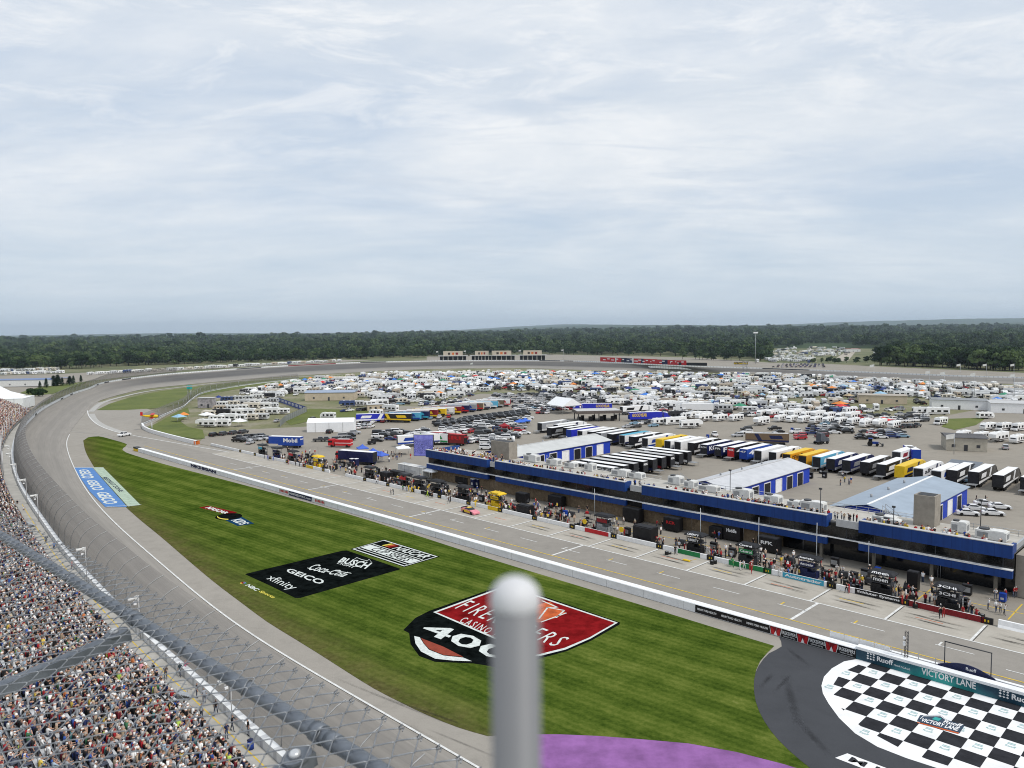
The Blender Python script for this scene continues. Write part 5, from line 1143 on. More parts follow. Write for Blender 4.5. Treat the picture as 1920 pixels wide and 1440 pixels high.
# tents, canopies
def tent(name, px, py, L, W, Hw, Hr, col, lab, rz=0.0, open_=False, group=None, kind='ridge'):
    r = thing(name, lab, 'tent', (*G(px, py), 0), rz, group)
    mb = MB()
    if kind == 'ridge':
        e = [(-L / 2, -W / 2), (L / 2, -W / 2), (L / 2, W / 2), (-L / 2, W / 2)]
        mb.poly([(-L / 2, -W / 2, Hw), (L / 2, -W / 2, Hw), (L / 2, 0, Hr), (-L / 2, 0, Hr)]); mb.poly([(L / 2, W / 2, Hw), (-L / 2, W / 2, Hw), (-L / 2, 0, Hr), (L / 2, 0, Hr)])
        mb.poly([(L / 2, -W / 2, Hw), (L / 2, W / 2, Hw), (L / 2, 0, Hr)]); mb.poly([(-L / 2, W / 2, Hw), (-L / 2, -W / 2, Hw), (-L / 2, 0, Hr)])
    else:
        n = 4; E = [(-L / 2, -W / 2), (L / 2, -W / 2), (L / 2, W / 2), (-L / 2, W / 2)]
        for i in range(4):
            a, b = E[i], E[(i + 1) % 4]; mb.poly([(*a, Hw), (*b, Hw), (b[0] * .45, b[1] * .45, Hw + (Hr - Hw) * .4), (a[0] * .45, a[1] * .45, Hw + (Hr - Hw) * .4)]); mb.poly([(a[0] * .45, a[1] * .45, Hw + (Hr - Hw) * .4), (b[0] * .45, b[1] * .45, Hw + (Hr - Hw) * .4), (0, 0, Hr)])
            mb.poly([(*a, Hw - .25), (*b, Hw - .25), (*b, Hw), (*a, Hw)])
    o = mb.build('roof', TENT, r); o.color = (*col, 1)
    if not open_:
        mb = MB(); mb.box(0, 0, 0, L * .995, W * .99, Hw); o = mb.build('walls', TENT, r); o.color = (*[c * .96 for c in col], 1)
        mb = MB()
        for k in range(3): mb.poly([(-L / 2 + L * (k + .6) / 3.4, -W / 2 - .012, .05), (-L / 2 + L * (k + .64) / 3.4, -W / 2 - .012, .05), (-L / 2 + L * (k + .64) / 3.4, -W / 2 - .012, Hw), (-L / 2 + L * (k + .6) / 3.4, -W / 2 - .012, Hw)])
        mb.build('seam', LGREY, r)
    else:
        for x in (-L / 2 + .05, L / 2 - .05):
            for y in (-W / 2 + .05, W / 2 - .05): mb = MB(); mb.cyl(x, y, 0, Hw, .05, n=5); mb.build('leg', LGREY, r)
    return r
WT = (.86, .87, .88)
tent('marquee', 622, 808, 19.5, 7, 4.0, 5.6, WT, 'long white walled marquee behind the far stalls with cars in front', math.radians(3))
tent('marquee', 1058, 774, 15, 12, 4.2, 7.8, WT, 'white open-ended marquee beside the dark fuel canopy', math.radians(-60), True)
tent('pop_up_tent', 812, 897, 4.5, 4.5, 2.4, 4.0, WT, 'small white peaked tent under the left end of the suites', R45, True, None, 'peak')
tent('pop_up_tent', 756, 852, 4.5, 4.5, 2.4, 3.4, WT, 'small white tent left of the big screen', .3, True, None, 'peak')
for i, (px, py) in enumerate(((680, 852), (700, 860), (715, 866), (695, 868))):
    tent('pop_up_tent', px, py, 3.6, 3.6, 2.3, 3.6, (.07, .14, .55), f'bright blue pop-up tent behind the red cab, {nth(i)} of four', .4 + i * .3, True, 'blue pop-up tents', 'peak')
for i, (px, py, c) in enumerate(((946, 808, (.28, .02, .03)), (975, 800, (.05, .15, .6)), (985, 798, (.05, .15, .6)))):
    tent('pop_up_tent', px, py, 4, 4, 2.3, 3.5, c, ['dark red pop-up tent among cars behind the first garage', 'bright blue pop-up tent left of the transporter row', 'second bright blue pop-up tent left of the transporter row'][i], .3, True, None, 'peak')
# fuel canopy
x, y = G(1123, 790); fc = thing('fuel_canopy', 'flat dark brown canopy over black fuel pumps beside the white marquee', 'canopy', (x, y, 0), math.radians(6))
mb = MB(); mb.box(0, 5, 3.6, 21, 12, 1.3); mb.build('roof', M('canopy_brown', (.13, .11, .10), .8, .15), fc); mb = MB(); mb.box(0, 5, 4.91, 20.4, 11.4, .05); mb.build('roof_deck', LGREY, fc)
for k in range(8): mb = MB(); mb.box(-9 + 2.6 * k, 1.2 + (k % 2) * 5, 0, 1.4, 1.2, 2.2); mb.build('pump', BLACK, fc)
for xx in (-9.5, 0, 9.5):
    for yy in (0, 10): mb = MB(); mb.box(xx, yy, 0, .4, .4, 3.6); mb.build('post', DARK, fc)
# low huts and halls of the infield
def hall(px, py, L, W, Hh, m, roofm, lab, rz=0.0, pitch=.8, win=3):
    r = thing('low_hall', lab, 'building', (*G(px, py), 0), rz); mb = MB(); mb.box(0, W / 2, 0, L, W, Hh); mb.build('walls', m, r)
    mb = MB(); o = .3; mb.prism([(-o, Hh), (-o, Hh + .15), (W / 2, Hh + .15 + pitch), (W + o, Hh + .15), (W + o, Hh)], -L / 2 - o, L / 2 + o); mb.build('roof', roofm, r)
    for k in range(win): mb = MB(); mb.box(-L / 2 + L * (k + .6) / (win + .3), -.01, 0 if k == 1 else 1.2, 1.1, .06, 2.1 if k == 1 else 1.0); mb.build('door' if k == 1 else 'window', DARK, r)
hall(1800, 768, 25, 14, 4.6, WHITE, M('flat_roof_grey', (.26, .27, .28), .9, .1, .3), 'white flat roofed hall among the campers', math.radians(-24), .3, 3)
hall(1903, 775, 20, 16, 4.6, WHITE, LGREY, 'white hall cut off at the edge of the picture behind the campers', math.radians(-24), .3, 2)
hall(1655, 757, 24, 12, 4.4, BEIGE, M('flat_roof_tan', (.40, .36, .31), .9, .1, .3), 'tan flat roofed hall behind the rows of trailers', math.radians(-20), .2, 3)
hall(1812, 846, 12, 12, 4.4, M('tan_siding', (.40, .37, .31), .8, .12, .5), M('shingle_grey', (.11, .11, .115), .9, .2, .5), 'tan hut with dark shingle roof near the bright blue trailer', math.radians(-22), .5, 3)
hall(618, 751, 30, 14, 4.8, BEIGE, M('hut_roof_blue', (.30, .36, .46), .7, .1), 'long pale garage hall with bluish roof beyond the striped blue fence', math.radians(3), 1.0, 3)
hall(705, 770, 9, 6, 3.2, BEIGE, LGREY, 'small beige cabin beside the verge of grass', math.radians(20), .3, 3)
# blue printed fence and grey fence by the camp
def run_fence(name, lab, pxs, h, m, cat='fence', txt=None):
    r = thing(name, lab, cat); P = [(*G(*p), 0) for p in pxs]; mb = MB()
    for a, b in zip(P, P[1:]): mb.poly([a, b, (b[0], b[1], h), (a[0], a[1], h)])
    o = mb.build('panel', m, r)
    for a, b in zip(P, P[1:]):
        L = math.dist(a, b); n = max(1, int(L / 4))
        for k in range(n): mb = MB(); mb.cyl(a[0] + (b[0] - a[0]) * k / n, a[1] + (b[1] - a[1]) * k / n, 0, h + .1, .06, n=5); mb.build('post', DARK, r)
        if txt:
            d = np.array(b) - np.array(a)
            for k in range(8):
                p0, p1 = np.array(a) + d * (k + .15) / 8, np.array(a) + d * (k + .85) / 8; s = np.array([.02, -.06, 0]); put_text(MB(), txt, [p0 + s + (0, 0, h * .25), p1 + s + (0, 0, h * .25), p1 + s + (0, 0, h * .8), p0 + s + (0, 0, h * .8)], 0, .04).build('lettering', WHITE, r)
    return r
run_fence('printed_fence', 'blue fence with repeated white symbols beside the camp road', [(521, 753), (575, 772)], 2.6, BLUE, txt='SPEEDWAY')
run_fence('screen_fence', 'grey screened fence running from the blue printed fence to the camp gate', [(575, 772), (536, 790), (525, 800)], 2.8, GREY)
# racing car in its stall, yellow crew are added with the people
def race_car(p, rz, lab, body, accent):
    r = thing('race_car', lab, 'race car', (*p, 0), rz); mb = MB()
    mb.prism([(-2.4, .25), (-2.45, .8), (-2.3, .95), (-1.2, .98), (1.0, .88), (2.2, .68), (2.5, .5), (2.5, .18)], -.98, .98, ksx=[.95, .97, .95, .95, .95, .95, .85, .9]); mb.build('body', body, r)
    mb = MB(); mb.prism([(-1.5, .97), (-.8, 1.3), (.1, 1.3), (.85, .9)], -.85, .85, ksx=[1, .75, .75, 1]); c = mb.build('cabin', GLASS, r); mb = MB(); mb.box(0, -.35, 1.304, 1.2, .9, .03); mb.build('roof_panel', accent, c)
    mb = MB(); mb.box(0, -2.4, .95, 1.9, .08, .22); mb.build('spoiler', BLACK, r); mb = MB()
    for s in (-1, 1): mb.poly([(s * .985, -1.6, .35), (s * .985, 1.5, .35), (s * .985, .8, .78), (s * .985, -1.9, .85)][::s])
    mb.build('side_colour', accent, r)
    for s in (-1, 1):
        for y in (-1.4, 1.45): mb = MB(); mb.wheel(s * .84, y, .34, .3); mb.build('wheel', TYRE, r)
race_car(G(882, 962), R45 + math.pi / 2 + math.pi - .1, 'pink and yellow race car stopped for service in its stall', M('race_pink', (.72, .25, .3), .4, .1), YELLOW)
# small advertising aeroplane on a post beside the pit entry
x, y = G(285, 806); pl = thing('plane_model', 'red and yellow aeroplane model mounted on a white post by the pit entry', 'aeroplane model', (x, y, 0), math.radians(20))
mb = MB(); mb.cyl(0, 0, 0, 5.2, .22, n=8); mb.build('post', WHITE, pl)
mb = MB(); mb.tube([(-4.2, 0, 6.6), (-2.2, 0, 6.2), (0, 0, 6.0), (1.8, 0, 5.9), (2.7, 0, 5.8)], [.15, .45, .7, .75, .5], 10); mb.build('fuselage', YELLOW, pl)
mb = MB(); mb.box(.3, 0, 5.45, 1.5, 9, .16); mb.box(.5, 0, 6.9, 1.4, 8.4, .14); mb.build('wings', RED, pl); mb = MB(); mb.prism([(-.05, 6.5), (.05, 6.5), (.05, 8.0), (-.05, 8.0)], -4.4, -3.4); mb.box(-3.9, 0, 6.6, .9, 3, .1); mb.build('tail', RED, pl)
mb = MB()
for s in (-2.6, 2.6): mb.tube([(.4, s, 5.5), (.5, s, 6.9)], .05, 4)
mb.cyl(2.75, 0, 5.5, 6.1, .06, n=5); mb.build('strut', DARK, pl)
mb = MB(); mb.box(2.85, 0, 4.9, .08, .2, 1.8); mb.build('propeller', DARK, pl)
# slim watch tower by the camp
x, y = G(356, 752); wt_ = thing('scaffold_tower', 'narrow grey-blue lookout tower at the corner of the far camp', 'tower', (x, y, 0)); mb = MB()
for sx_ in (-1, 1):
    for sy_ in (-1, 1): mb.tube([(sx_, sy_, 0), (sx_, sy_, 7.5)], .09, 5)
for k in range(5): z = 1.5 * k; mb.tube([(-1, -1, z), (1, -1, z + 1.5)], .05, 4); mb.tube([(1, -1, z), (-1, -1, z + 1.5)], .05, 4); mb.tube([(1, 1, z), (1, -1, z + 1.5)], .05, 4)
mb.build('frame', GREY, wt_); mb = MB(); mb.box(0, 0, 7.5, 2.5, 2.5, .2); mb.box(0, 0, 7.7, 2.4, 2.4, 1.1, top=(1, 1)); mb.box(0, 0, 9.6, 2.6, 2.6, .2); mb.build('cabin', TEAL, wt_)
hall(385, 765, 8.5, 5, 5.5, M('board_grey', (.33, .31, .32), .8, .3, .6), LGREY, 'tall grey board fronted stand next to the lookout tower', 0, .1, 2)
# ================================================================== people
SKIN = M('skin', (.46, .27, .19), .6, .15, 6, rand=.5)
DENIM = M('trousers', (.07, .08, .11), .9, .3, 3, rand=1.2)
SHOE = M('shoe', (.04, .04, .045), .7, .2)
HAIR = M('hair_and_caps', (.16, .12, .10), .8, .4, 3, rand=1.6)
CAPW = M('white_cap', (.72, .72, .70), .8, .08)
def body(name, J, bones, hat=HAIR, suit=False):
    """one continuous figure: a skeleton of joints (x, y, z, rx, ry) grown into a skin; materials by nearest bone"""
    me = bpy.data.meshes.new(name); keys = list(J); idx = {k: i for i, k in enumerate(keys)}
    me.from_pydata([J[k][:3] for k in keys], [(idx[a], idx[b]) for a, b, _ in bones], [])
    o = bpy.data.objects.new(name, me); COL.objects.link(o)
    mod = o.modifiers.new('skin', 'SKIN'); mod.use_smooth_shade = True
    for k in keys: me.skin_vertices[0].data[idx[k]].radius = (J[k][3], J[k][4])
    me.skin_vertices[0].data[idx['pelvis']].use_root = True
    s = o.modifiers.new('sub', 'SUBSURF'); s.levels = s.render_levels = 1
    bpy.context.view_layer.update()
    out = bpy.data.meshes.new_from_object(o.evaluated_get(bpy.context.evaluated_depsgraph_get())); bpy.data.objects.remove(o)
    out.name = name; out.materials.clear()
    for m in (SHIRT, SKIN, SHIRT if suit else DENIM, SHOE, hat): out.materials.append(m)
    seg = [(np.array(J[a][:3]), np.array(J[b][:3]), m) for a, b, m in bones]
    hc = np.array(J['head'][:3])
    for p in out.polygons:
        c = np.array(p.center); best = min(seg, key=lambda s_: np.linalg.norm(c - s_[0] - (s_[1] - s_[0]) * np.clip(np.dot(c - s_[0], s_[1] - s_[0]) / max(1e-6, np.dot(s_[1] - s_[0], s_[1] - s_[0])), 0, 1)) - .0)
        m = best[2]
        if m == 9: m = 4 if c[2] > hc[2] + .035 or c[1] < hc[1] - .045 else 1
        p.material_index = m; p.use_smooth = True
    return out
def skeleton(pose, arm, lean=0.0):
    J = {}; B = []
    if pose == 'sit':
        J['pelvis'] = (0, 0, .10, .16, .12); top = .10; J['hipL'] = (-.10, .04, .09, .10, .10); J['hipR'] = (.10, .04, .09, .10, .10)
        for s, n in ((-1, 'L'), (1, 'R')):
            J['knee' + n] = (s * .13, .44, .12, .07, .075); J['ank' + n] = (s * .13, .42, -.33, .045, .05); J['toe' + n] = (s * .14, .58, -.36, .04, .035)
    else:
        st = .18 if pose == 'stride' else 0.0
        J['pelvis'] = (0, 0, .92, .16, .11); top = .92; J['hipL'] = (-.09, 0, .88, .09, .09); J['hipR'] = (.09, 0, .88, .09, .09)
        for s, n in ((-1, 'L'), (1, 'R')):
            J['knee' + n] = (s * .11, s * st * .8, .49, .062, .068); J['ank' + n] = (s * .11, s * st * 1.3 - .03, .08, .042, .045); J['toe' + n] = (s * .13, s * st * 1.3 + .13, .035, .04, .03)
    J['waist'] = (0, lean * .4, top + .18, .145, .10); J['chest'] = (0, lean * .8, top + .40, .165, .115); J['neck'] = (0, lean + .01, top + .56, .06, .06)
    J['head'] = (0, lean + .05, top + .68, .088, .10); J['crown'] = (0, lean + .04, top + .78, .075, .085)
    for s, n in ((-1, 'L'), (1, 'R')):
        J['sho' + n] = (s * .19, lean * .9, top + .47, .062, .06)
        if arm == 'lap': e, wr, h = (s * .25, lean + .10, top + .22), (s * .14, .36, top + .12), (s * .10, .44, top + .10)
        elif arm == 'up': e, wr, h = (s * .30, lean + .14, top + .44), (s * .14, lean + .18, top + .64), (s * .08, lean + .17, top + .70)
        elif arm == 'reach': e, wr, h = (s * .24, lean + .22, top + .26), (s * .16, lean + .46, top + .26), (s * .14, lean + .56, top + .27)
        else: e, wr, h = (s * .26, lean * .5 - .02, top + .20), (s * .27, lean * .3 + .06, top - .06), (s * .265, lean * .3 + .09, top - .15)
        J['elb' + n] = (*e, .045, .045); J['wri' + n] = (*wr, .035, .032); J['han' + n] = (*h, .04, .025)
    B += [('pelvis', 'waist', 0), ('waist', 'chest', 0), ('chest', 'neck', 0), ('neck', 'head', 9), ('head', 'crown', 9)]
    for n in 'LR':
        B += [('pelvis', 'hip' + n, 2), ('hip' + n, 'knee' + n, 2), ('knee' + n, 'ank' + n, 2), ('ank' + n, 'toe' + n, 3), ('chest', 'sho' + n, 0), ('sho' + n, 'elb' + n, 0), ('elb' + n, 'wri' + n, 1), ('wri' + n, 'han' + n, 1)]
    return J, B
PEOPLE = {}
def person_mesh(pose, arm, lean, hat, suit=False):
    k = (pose, arm, lean, hat.name, suit)
    if k not in PEOPLE: J, B = skeleton(pose, arm, lean); PEOPLE[k] = body('person', J, B, hat, suit)
    return PEOPLE[k]
def person(p, rz, col, lab, group=None, pose='stand', arm='down', lean=.02, hat=HAIR, suit=False, scale=1.0):
    o = link('person', person_mesh(pose, arm, lean, hat, suit), None, p, rz); o.color = (*col, 1); o.scale = (scale,) * 3
    return tag(o, lab, 'person', group)
SHIRTS = [('white', (.80, .80, .79), 33), ('black', (.018, .018, .02), 33), ('grey', (.32, .33, .35), 15), ('red', (.45, .03, .04), 6), ('dark red', (.16, .02, .03), 5), ('navy', (.02, .03, .09), 8), ('blue', (.05, .12, .42), 6), ('pale blue', (.40, .50, .60), 5), ('yellow', (.70, .52, .10), 1.4), ('orange', (.60, .20, .07), 1.3), ('pink', (.68, .32, .36), 1.6), ('green', (.06, .20, .10), 1.2), ('lime green', (.50, .68, .12), .7), ('teal', (.10, .34, .34), .9), ('tan', (.40, .31, .22), 5)]
SW = np.array([s[2] for s in SHIRTS], float); SW /= SW.sum()
# ---- every seat in view: row, chainage, world position
seats = []
for k in range(NR):
    o = 3.55 + RD * k + .55; s = S0 - 10 + rnd.random()
    while s < S1 - 1:
        s += .47 + rnd.random() * .12
        if (s % 13.0) < 1.25 or rnd.random() < .05 or (math.sin(s * .9 + k * 1.7) * math.sin(s * .23 + k * .6) > .80): continue
        if k < 4 and (abs((s % 60.0) - 40) < 1.6): continue           # mouths of the stairs
        x, y, z = wall_at(s, o, -.95 + .55 + RH * k + .42)
        seats.append((k, s, x, y, z))
SA = np.array(seats); sxp, syp, sdp = PX(SA[:, 2], SA[:, 3], SA[:, 4] + .3)
vis = (sxp > -25) & (sxp < 1000) & (syp > 600) & (syp < 1475) & (sdp > 1)
SA = SA[vis]; dist = sdp[vis]; sxp = sxp[vis]; syp = syp[vis]
order = np.argsort(dist); NEAR_N = 112
pick = set()
for i in order:
    if -5 < sxp[i] < 900 and 620 < syp[i] < 1450: pick.add(int(i))
    if len(pick) >= NEAR_N: break
colidx = nrs.choice(len(SHIRTS), len(SA), p=SW)
near = sorted(pick, key=lambda i: (SA[i, 0], SA[i, 1])); cnt = {}
rowmin = int(min(SA[i, 0] for i in near))
def face(s):
    i = min(len(WN) - 1, int(np.searchsorted(WS, s))); return math.atan2(-WN[i, 1], -WN[i, 0]) - math.pi / 2
for i in near:
    k, s, x, y, z = SA[i]; cn, cc, _ = SHIRTS[colidx[i]]; cap = rnd.random(); hat = CAPW if cap < .22 else HAIR
    st = rnd.random() < .05; key = (int(k), cn, hat is CAPW); n_ = cnt.get(key, 0); cnt[key] = n_ + 1
    sc = 1.0 + rnd.random() * .14
    lab = f'{nth(n_)} {"standing " if st else ""}spectator in {cn} shirt{", white cap" if hat is CAPW else ""} from near end of {nth(int(k))} row'
    if st: person((x, y, z - .42), face(s) + rnd.uniform(-.3, .3), cc, lab, 'spectators in the nearest rows of the stand', 'stand', rnd.choice(['down', 'up']), .03, hat, False, sc)
    else: person((x, y, z), face(s) + rnd.uniform(-.35, .35), cc, lab, 'spectators in the nearest rows of the stand', 'sit', rnd.choice(['lap', 'lap', 'up', 'reach']), rnd.choice([.02, .10]), hat, False, sc)
# ---- the rest of the crowd: one object
t = NT('crowd_cloth'); at_ = t.n('ShaderNodeAttribute', attribute_name='col'); t.fin(at_.outputs['Color'], .9, 0, .2); CROWD = t.mat
def low_figure(stand=False):
    V = []; Fc = []; mid = []
    def bx(cx, cy, z0, sx_, sy_, sz, m, t=(1, 1), dy=0.0):
        o = len(V)
        for z, kx, ky, d in ((z0, 1, 1, 0), (z0 + sz, t[0], t[1], dy)):
            for x, y in ((-1, -1), (1, -1), (1, 1), (-1, 1)): V.append((cx + x * sx_ / 2 * kx, cy + d + y * sy_ / 2 * ky, z))
        for f in ((4, 5, 6, 7), (0, 1, 5, 4), (1, 2, 6, 5), (2, 3, 7, 6), (3, 0, 4, 7)): Fc.append(tuple(i + o for i in f)); mid.append(m)
    bx(0, 0, 0, .30, .22, .58, 0, (1.25, .9), .04)            # torso
    bx(0, .06, .60, .17, .20, .13, 1, (1.05, 1.05)); bx(0, .05, .72, .18, .21, .13, 2, (.6, .6))      # head, hair or cap
    for s in (-1, 1):
        if stand: bx(s * .09, 0, -.84, .12, .15, .86, 3, (1.25, 1.2))
        else: bx(s * .10, .26, .02, .14, .50, .16, 3); bx(s * .12, .44, -.38, .11, .12, .42, 3)
        bx(s * .23, .05, .28, .10, .12, .28, 0); (bx(s * .23, .08, .02, .09, .1, .28, 1) if stand else bx(s * .19, .20, .14, .09, .30, .10, 1))
    return np.array(V), Fc, np.array(mid)
rest = [i for i in range(len(SA)) if i not in pick]
extra = []                                                       # standing figures too small or too many to single out: pit stalls and roof edge
for _ in range(400):
    a = rnd.uniform(-238, -30); b = 123.3 + abs(rnd.gauss(0, 2.2)) + (rnd.random() < .25) * rnd.uniform(0, 9)
    if -72 > a > -110 and rnd.random() < .55: continue
    extra.append((*AB(a, min(b, 135.4)), .84))
for s0, s1 in segs:
    for _ in range(int((s1 - s0) * 1.5)): extra.append((*AB(rnd.uniform(s0 + 1, s1 - .6), bF + abs(rnd.gauss(.1, .8))), 7.2 + .84))
for _ in range(60): extra.append((*AB(rnd.uniform(-168, -145), bF + rnd.uniform(.3, 6)), 7.2 + .84))
for px, py, n_ in ((741, 857, 12), (690, 866, 10), (720, 950 - 60, 8), (1600, 905, 4), (1440, 880, 5), (1260, 850, 6), (560, 850, 8), (940, 815, 6)):
    for _ in range(n_): x, y = G(px + rnd.gauss(0, 18), py + rnd.gauss(0, 4)); extra.append((x, y, .84))
def figures(P, ang, scl, shirt, tmpl):
    V_, F_, M_ = tmpl; n = len(P); ca, sa = np.cos(ang)[:, None], np.sin(ang)[:, None]; k = scl[:, None]
    v = np.stack([(V_[:, 0] * ca - V_[:, 1] * sa) * k + P[:, :1], (V_[:, 0] * sa + V_[:, 1] * ca) * k + P[:, 1:2], V_[None, :, 2] * k + P[:, 2:3]], -1).reshape(-1, 3)
    f = (np.array(F_)[None] + (np.arange(n) * len(V_))[:, None, None]).reshape(-1, 4)
    sk = np.array([(.50, .30, .21), (.42, .24, .17), (.56, .36, .27), (.20, .11, .08)])[nrs.choice(4, n, p=[.4, .25, .28, .07])]
    hr = np.array([(.03, .025, .02), (.14, .09, .055), (.74, .74, .72), (.20, .03, .03), (.03, .04, .12), (.35, .30, .25), (.45, .40, .28)])[nrs.choice(7, n, p=[.32, .15, .24, .06, .08, .08, .07])]
    tr = np.array([(.04, .05, .08), (.02, .02, .025), (.26, .22, .17), (.45, .28, .20), (.16, .17, .18)])[nrs.choice(5, n, p=[.33, .27, .14, .16, .1])]
    return v, f, np.stack([shirt, sk, hr, tr], 1)[:, M_, :].reshape(-1, 3)
SCOL = np.array([s[1] for s in SHIRTS]); n = len(rest)
R3 = SA[rest][:, 2:5].copy(); R3[:, 2] += (nrs.rand(n) < .06) * .42
A_ = figures(R3, np.array([face(SA[i, 1]) for i in rest]) + nrs.uniform(-.5, .5, n), nrs.uniform(.92, 1.1, n), SCOL[colidx[rest]] * nrs.uniform(.68, 1.15, (n, 1)), low_figure())
E3 = np.array(extra); n = len(E3); PITC = np.array([(.02, .02, .022)] * 5 + [(.72, .72, .72)] * 3 + [(.34, .025, .03)] * 2 + [(.03, .06, .22), (.3, .31, .33), (.4, .3, .22), (.55, .4, .05)])
B_ = figures(E3, nrs.uniform(0, 6.3, n), nrs.uniform(.95, 1.05, n), PITC[nrs.randint(0, len(PITC), n)], low_figure(True))
verts = np.concatenate([A_[0], B_[0]]); faces = np.concatenate([A_[1], B_[1] + len(A_[0])]); fc = np.concatenate([A_[2], B_[2]])
me = bpy.data.meshes.new('crowd'); me.vertices.add(len(verts)); me.vertices.foreach_set('co', verts.ravel())
me.loops.add(faces.size); me.loops.foreach_set('vertex_index', faces.ravel().astype(np.int32)); me.polygons.add(len(faces)); me.polygons.foreach_set('loop_start', np.arange(0, faces.size, 4, dtype=np.int32))
me.update(calc_edges=True); me.materials.append(CROWD)
a = me.attributes.new('col', 'FLOAT_COLOR', 'FACE'); a.data.foreach_set('color', np.concatenate([fc, np.ones((len(fc), 1))], 1).ravel().astype(np.float32))
tag(link('crowd', me), 'thousands of spectators filling the stand, with distant figures along pit road', 'crowd', None, 'stuff')
# ---- people on the walkway and at the stand's front rail
for i, (px, py, cn, cc, pose, arm, desc) in enumerate([(288, 1268, 'black', (.02, .02, .02), 'stand', 'down', 'in black beside the walkway line'), (311, 1273, 'brown', (.12, .08, .06), 'stand', 'down', 'in brown at the stand front, behind the person in black'), (338, 1268, 'dark', (.03, .05, .06), 'stride', 'down', 'in dark shirt walking by the white wall'), (348, 1263, 'pink', (.6, .2, .3), 'stand', 'reach', 'in pink leaning at the white wall'), (369, 1308, 'black', (.02, .02, .02), 'stand', 'down', 'in black at the head of the steel steps'), (383, 1318, 'grey', (.38, .40, .44), 'stand', 'down', 'in grey check shirt beside the steel steps'), (405, 1340, 'black', (.03, .02, .02), 'stride', 'down', 'in black vest walking below the steel steps'), (378, 1348, 'pale', (.5, .55, .6), 'stand', 'down', 'in pale shirt and black shorts by the stand rail'), (436, 1370, 'black', (.02, .02, .025), 'stride', 'reach', 'in black in the middle of the walkway group'), (425, 1385, 'navy', (.02, .03, .09), 'stand', 'down', 'in navy with white cap in the walkway group'), (466, 1378, 'black', (.015, .015, .015), 'stand', 'down', 'in black shirt and blue trousers against the white wall'), (52, 930, 'black', (.02, .02, .02), 'stand', 'down', 'in black far along the walkway by the stand rail'), (33, 950, 'dark', (.02, .02, .03), 'stride', 'down', 'in dark clothes far along the walkway below the bend'), (45, 962, 'white', (.7, .7, .7), 'stand', 'down', 'in white far along the walkway at the corner'), (87, 1020, 'black', (.02, .02, .02), 'stand', 'reach', 'in black on the walkway just above the grey rail'), (102, 1032, 'blue', (.06, .2, .6), 'stand', 'down', 'in bright blue on the walkway above the grey rail'), (135, 1070, 'coral', (.75, .16, .14), 'stand', 'up', 'in coral shirt on the walkway seen through the rail tips')]):
    x, y = G(px, py, 1.7); person((x, y, 1.66), rnd.uniform(0, 6.3), cc, f'person {desc}', 'people on the walkway', pose, arm, .02, CAPW if 'cap' in desc else HAIR)
bn = thing('waste_barrel', 'blue barrel bin standing against the white wall on the walkway', 'bin', (*G(470, 1404, 1.66), 1.66)); mb = MB(); mb.cyl(0, 0, 0, .9, .32, .30, 12); mb.build('drum', BLUE, bn); mb = MB(); mb.cyl(0, 0, .905, .98, .33, .2, 12); mb.build('lid', NAVY, bn)
# ---- pit crews: placed on the paddock grid
def crowd_at(px, py, n, cols, spread, desc, group, z=0.0, suit=False, poses=('stand', 'stride'), arms=('down', 'reach', 'up')):
    """n people spread along the stall wall around a spot"""
    x0, y0 = G(px, py, z); c = {}
    pts = sorted([(x0 + (u := rnd.uniform(-spread, spread)) * Q + (v := rnd.uniform(-.9, .9)) * Q, y0 - u * Q + v * Q) for _ in range(n)])
    for x, y in pts:
        cn, cc = rnd.choice(cols); i = c.get(cn, 0); c[cn] = i + 1
        person((x, y, z), rnd.uniform(0, 6.3), cc, f'{nth(i)} person from left in {cn} {desc}', group, rnd.choice(poses), rnd.choice(arms), rnd.choice([.02, .12]), CAPW if rnd.random() < .35 else HAIR, suit)
BLK = ('black', (.02, .02, .022)); WHT = ('white', (.72, .72, .72)); RD_ = ('red', (.36, .025, .03)); YL = ('yellow', (.75, .5, .03)); GRY = ('grey', (.3, .31, .33)); BL_ = ('blue', (.04, .10, .42)); LIME = ('lime green vest', (.5, .7, .05)); GRN = ('green', (.05, .3, .1)); TAN_ = ('tan', (.4, .33, .24))
CG = 'crew members behind the stall wall'
crowd_at(500, 862, 4, [BLK, BL_], 4, 'at the farthest crew cart', CG, suit=True); crowd_at(552, 872, 5, [RD_, BLK], 5, 'left of the all-yellow cart', CG, suit=True); crowd_at(612, 878, 3, [YL, BLK], 2, 'right of the all-yellow cart', CG, suit=True)
crowd_at(705, 906, 3, [BLK, WHT], 3, 'beside the tall black cart past the gap', CG); crowd_at(745, 912, 4, [BLK, GRY, RD_], 3, 'at the cart before the white container', CG)
crowd_at(782, 925, 4, [RD_, YL], 4, 'kneeling row under the small white tent', CG, suit=True); crowd_at(812, 932, 4, [LIME, BLK], 3, 'at the cart with green-vested crew', CG, suit=True); crowd_at(850, 941, 4, [BLK, RD_], 4, 'left of the yellow cart', CG, suit=True)
crowd_at(905, 952, 5, [YL], 3.5, 'over the wall at the pink race car', 'yellow crew servicing the pink car', suit=True, poses=('stride', 'stand'), arms=('reach',)); crowd_at(957, 962, 3, [LIME, BLK, RD_], 3, 'right of the yellow cart', CG)
crowd_at(1014, 957, 4, [RD_, WHT, BL_], 3, 'in front of the enclosed trailer at the stone wall', CG); crowd_at(1027, 972, 2, [BLK, BL_], 1.5, 'alone on the open asphalt', CG); crowd_at(1071, 985, 1, [RD_], .5, 'with white helmet at the stall wall', CG, suit=True)
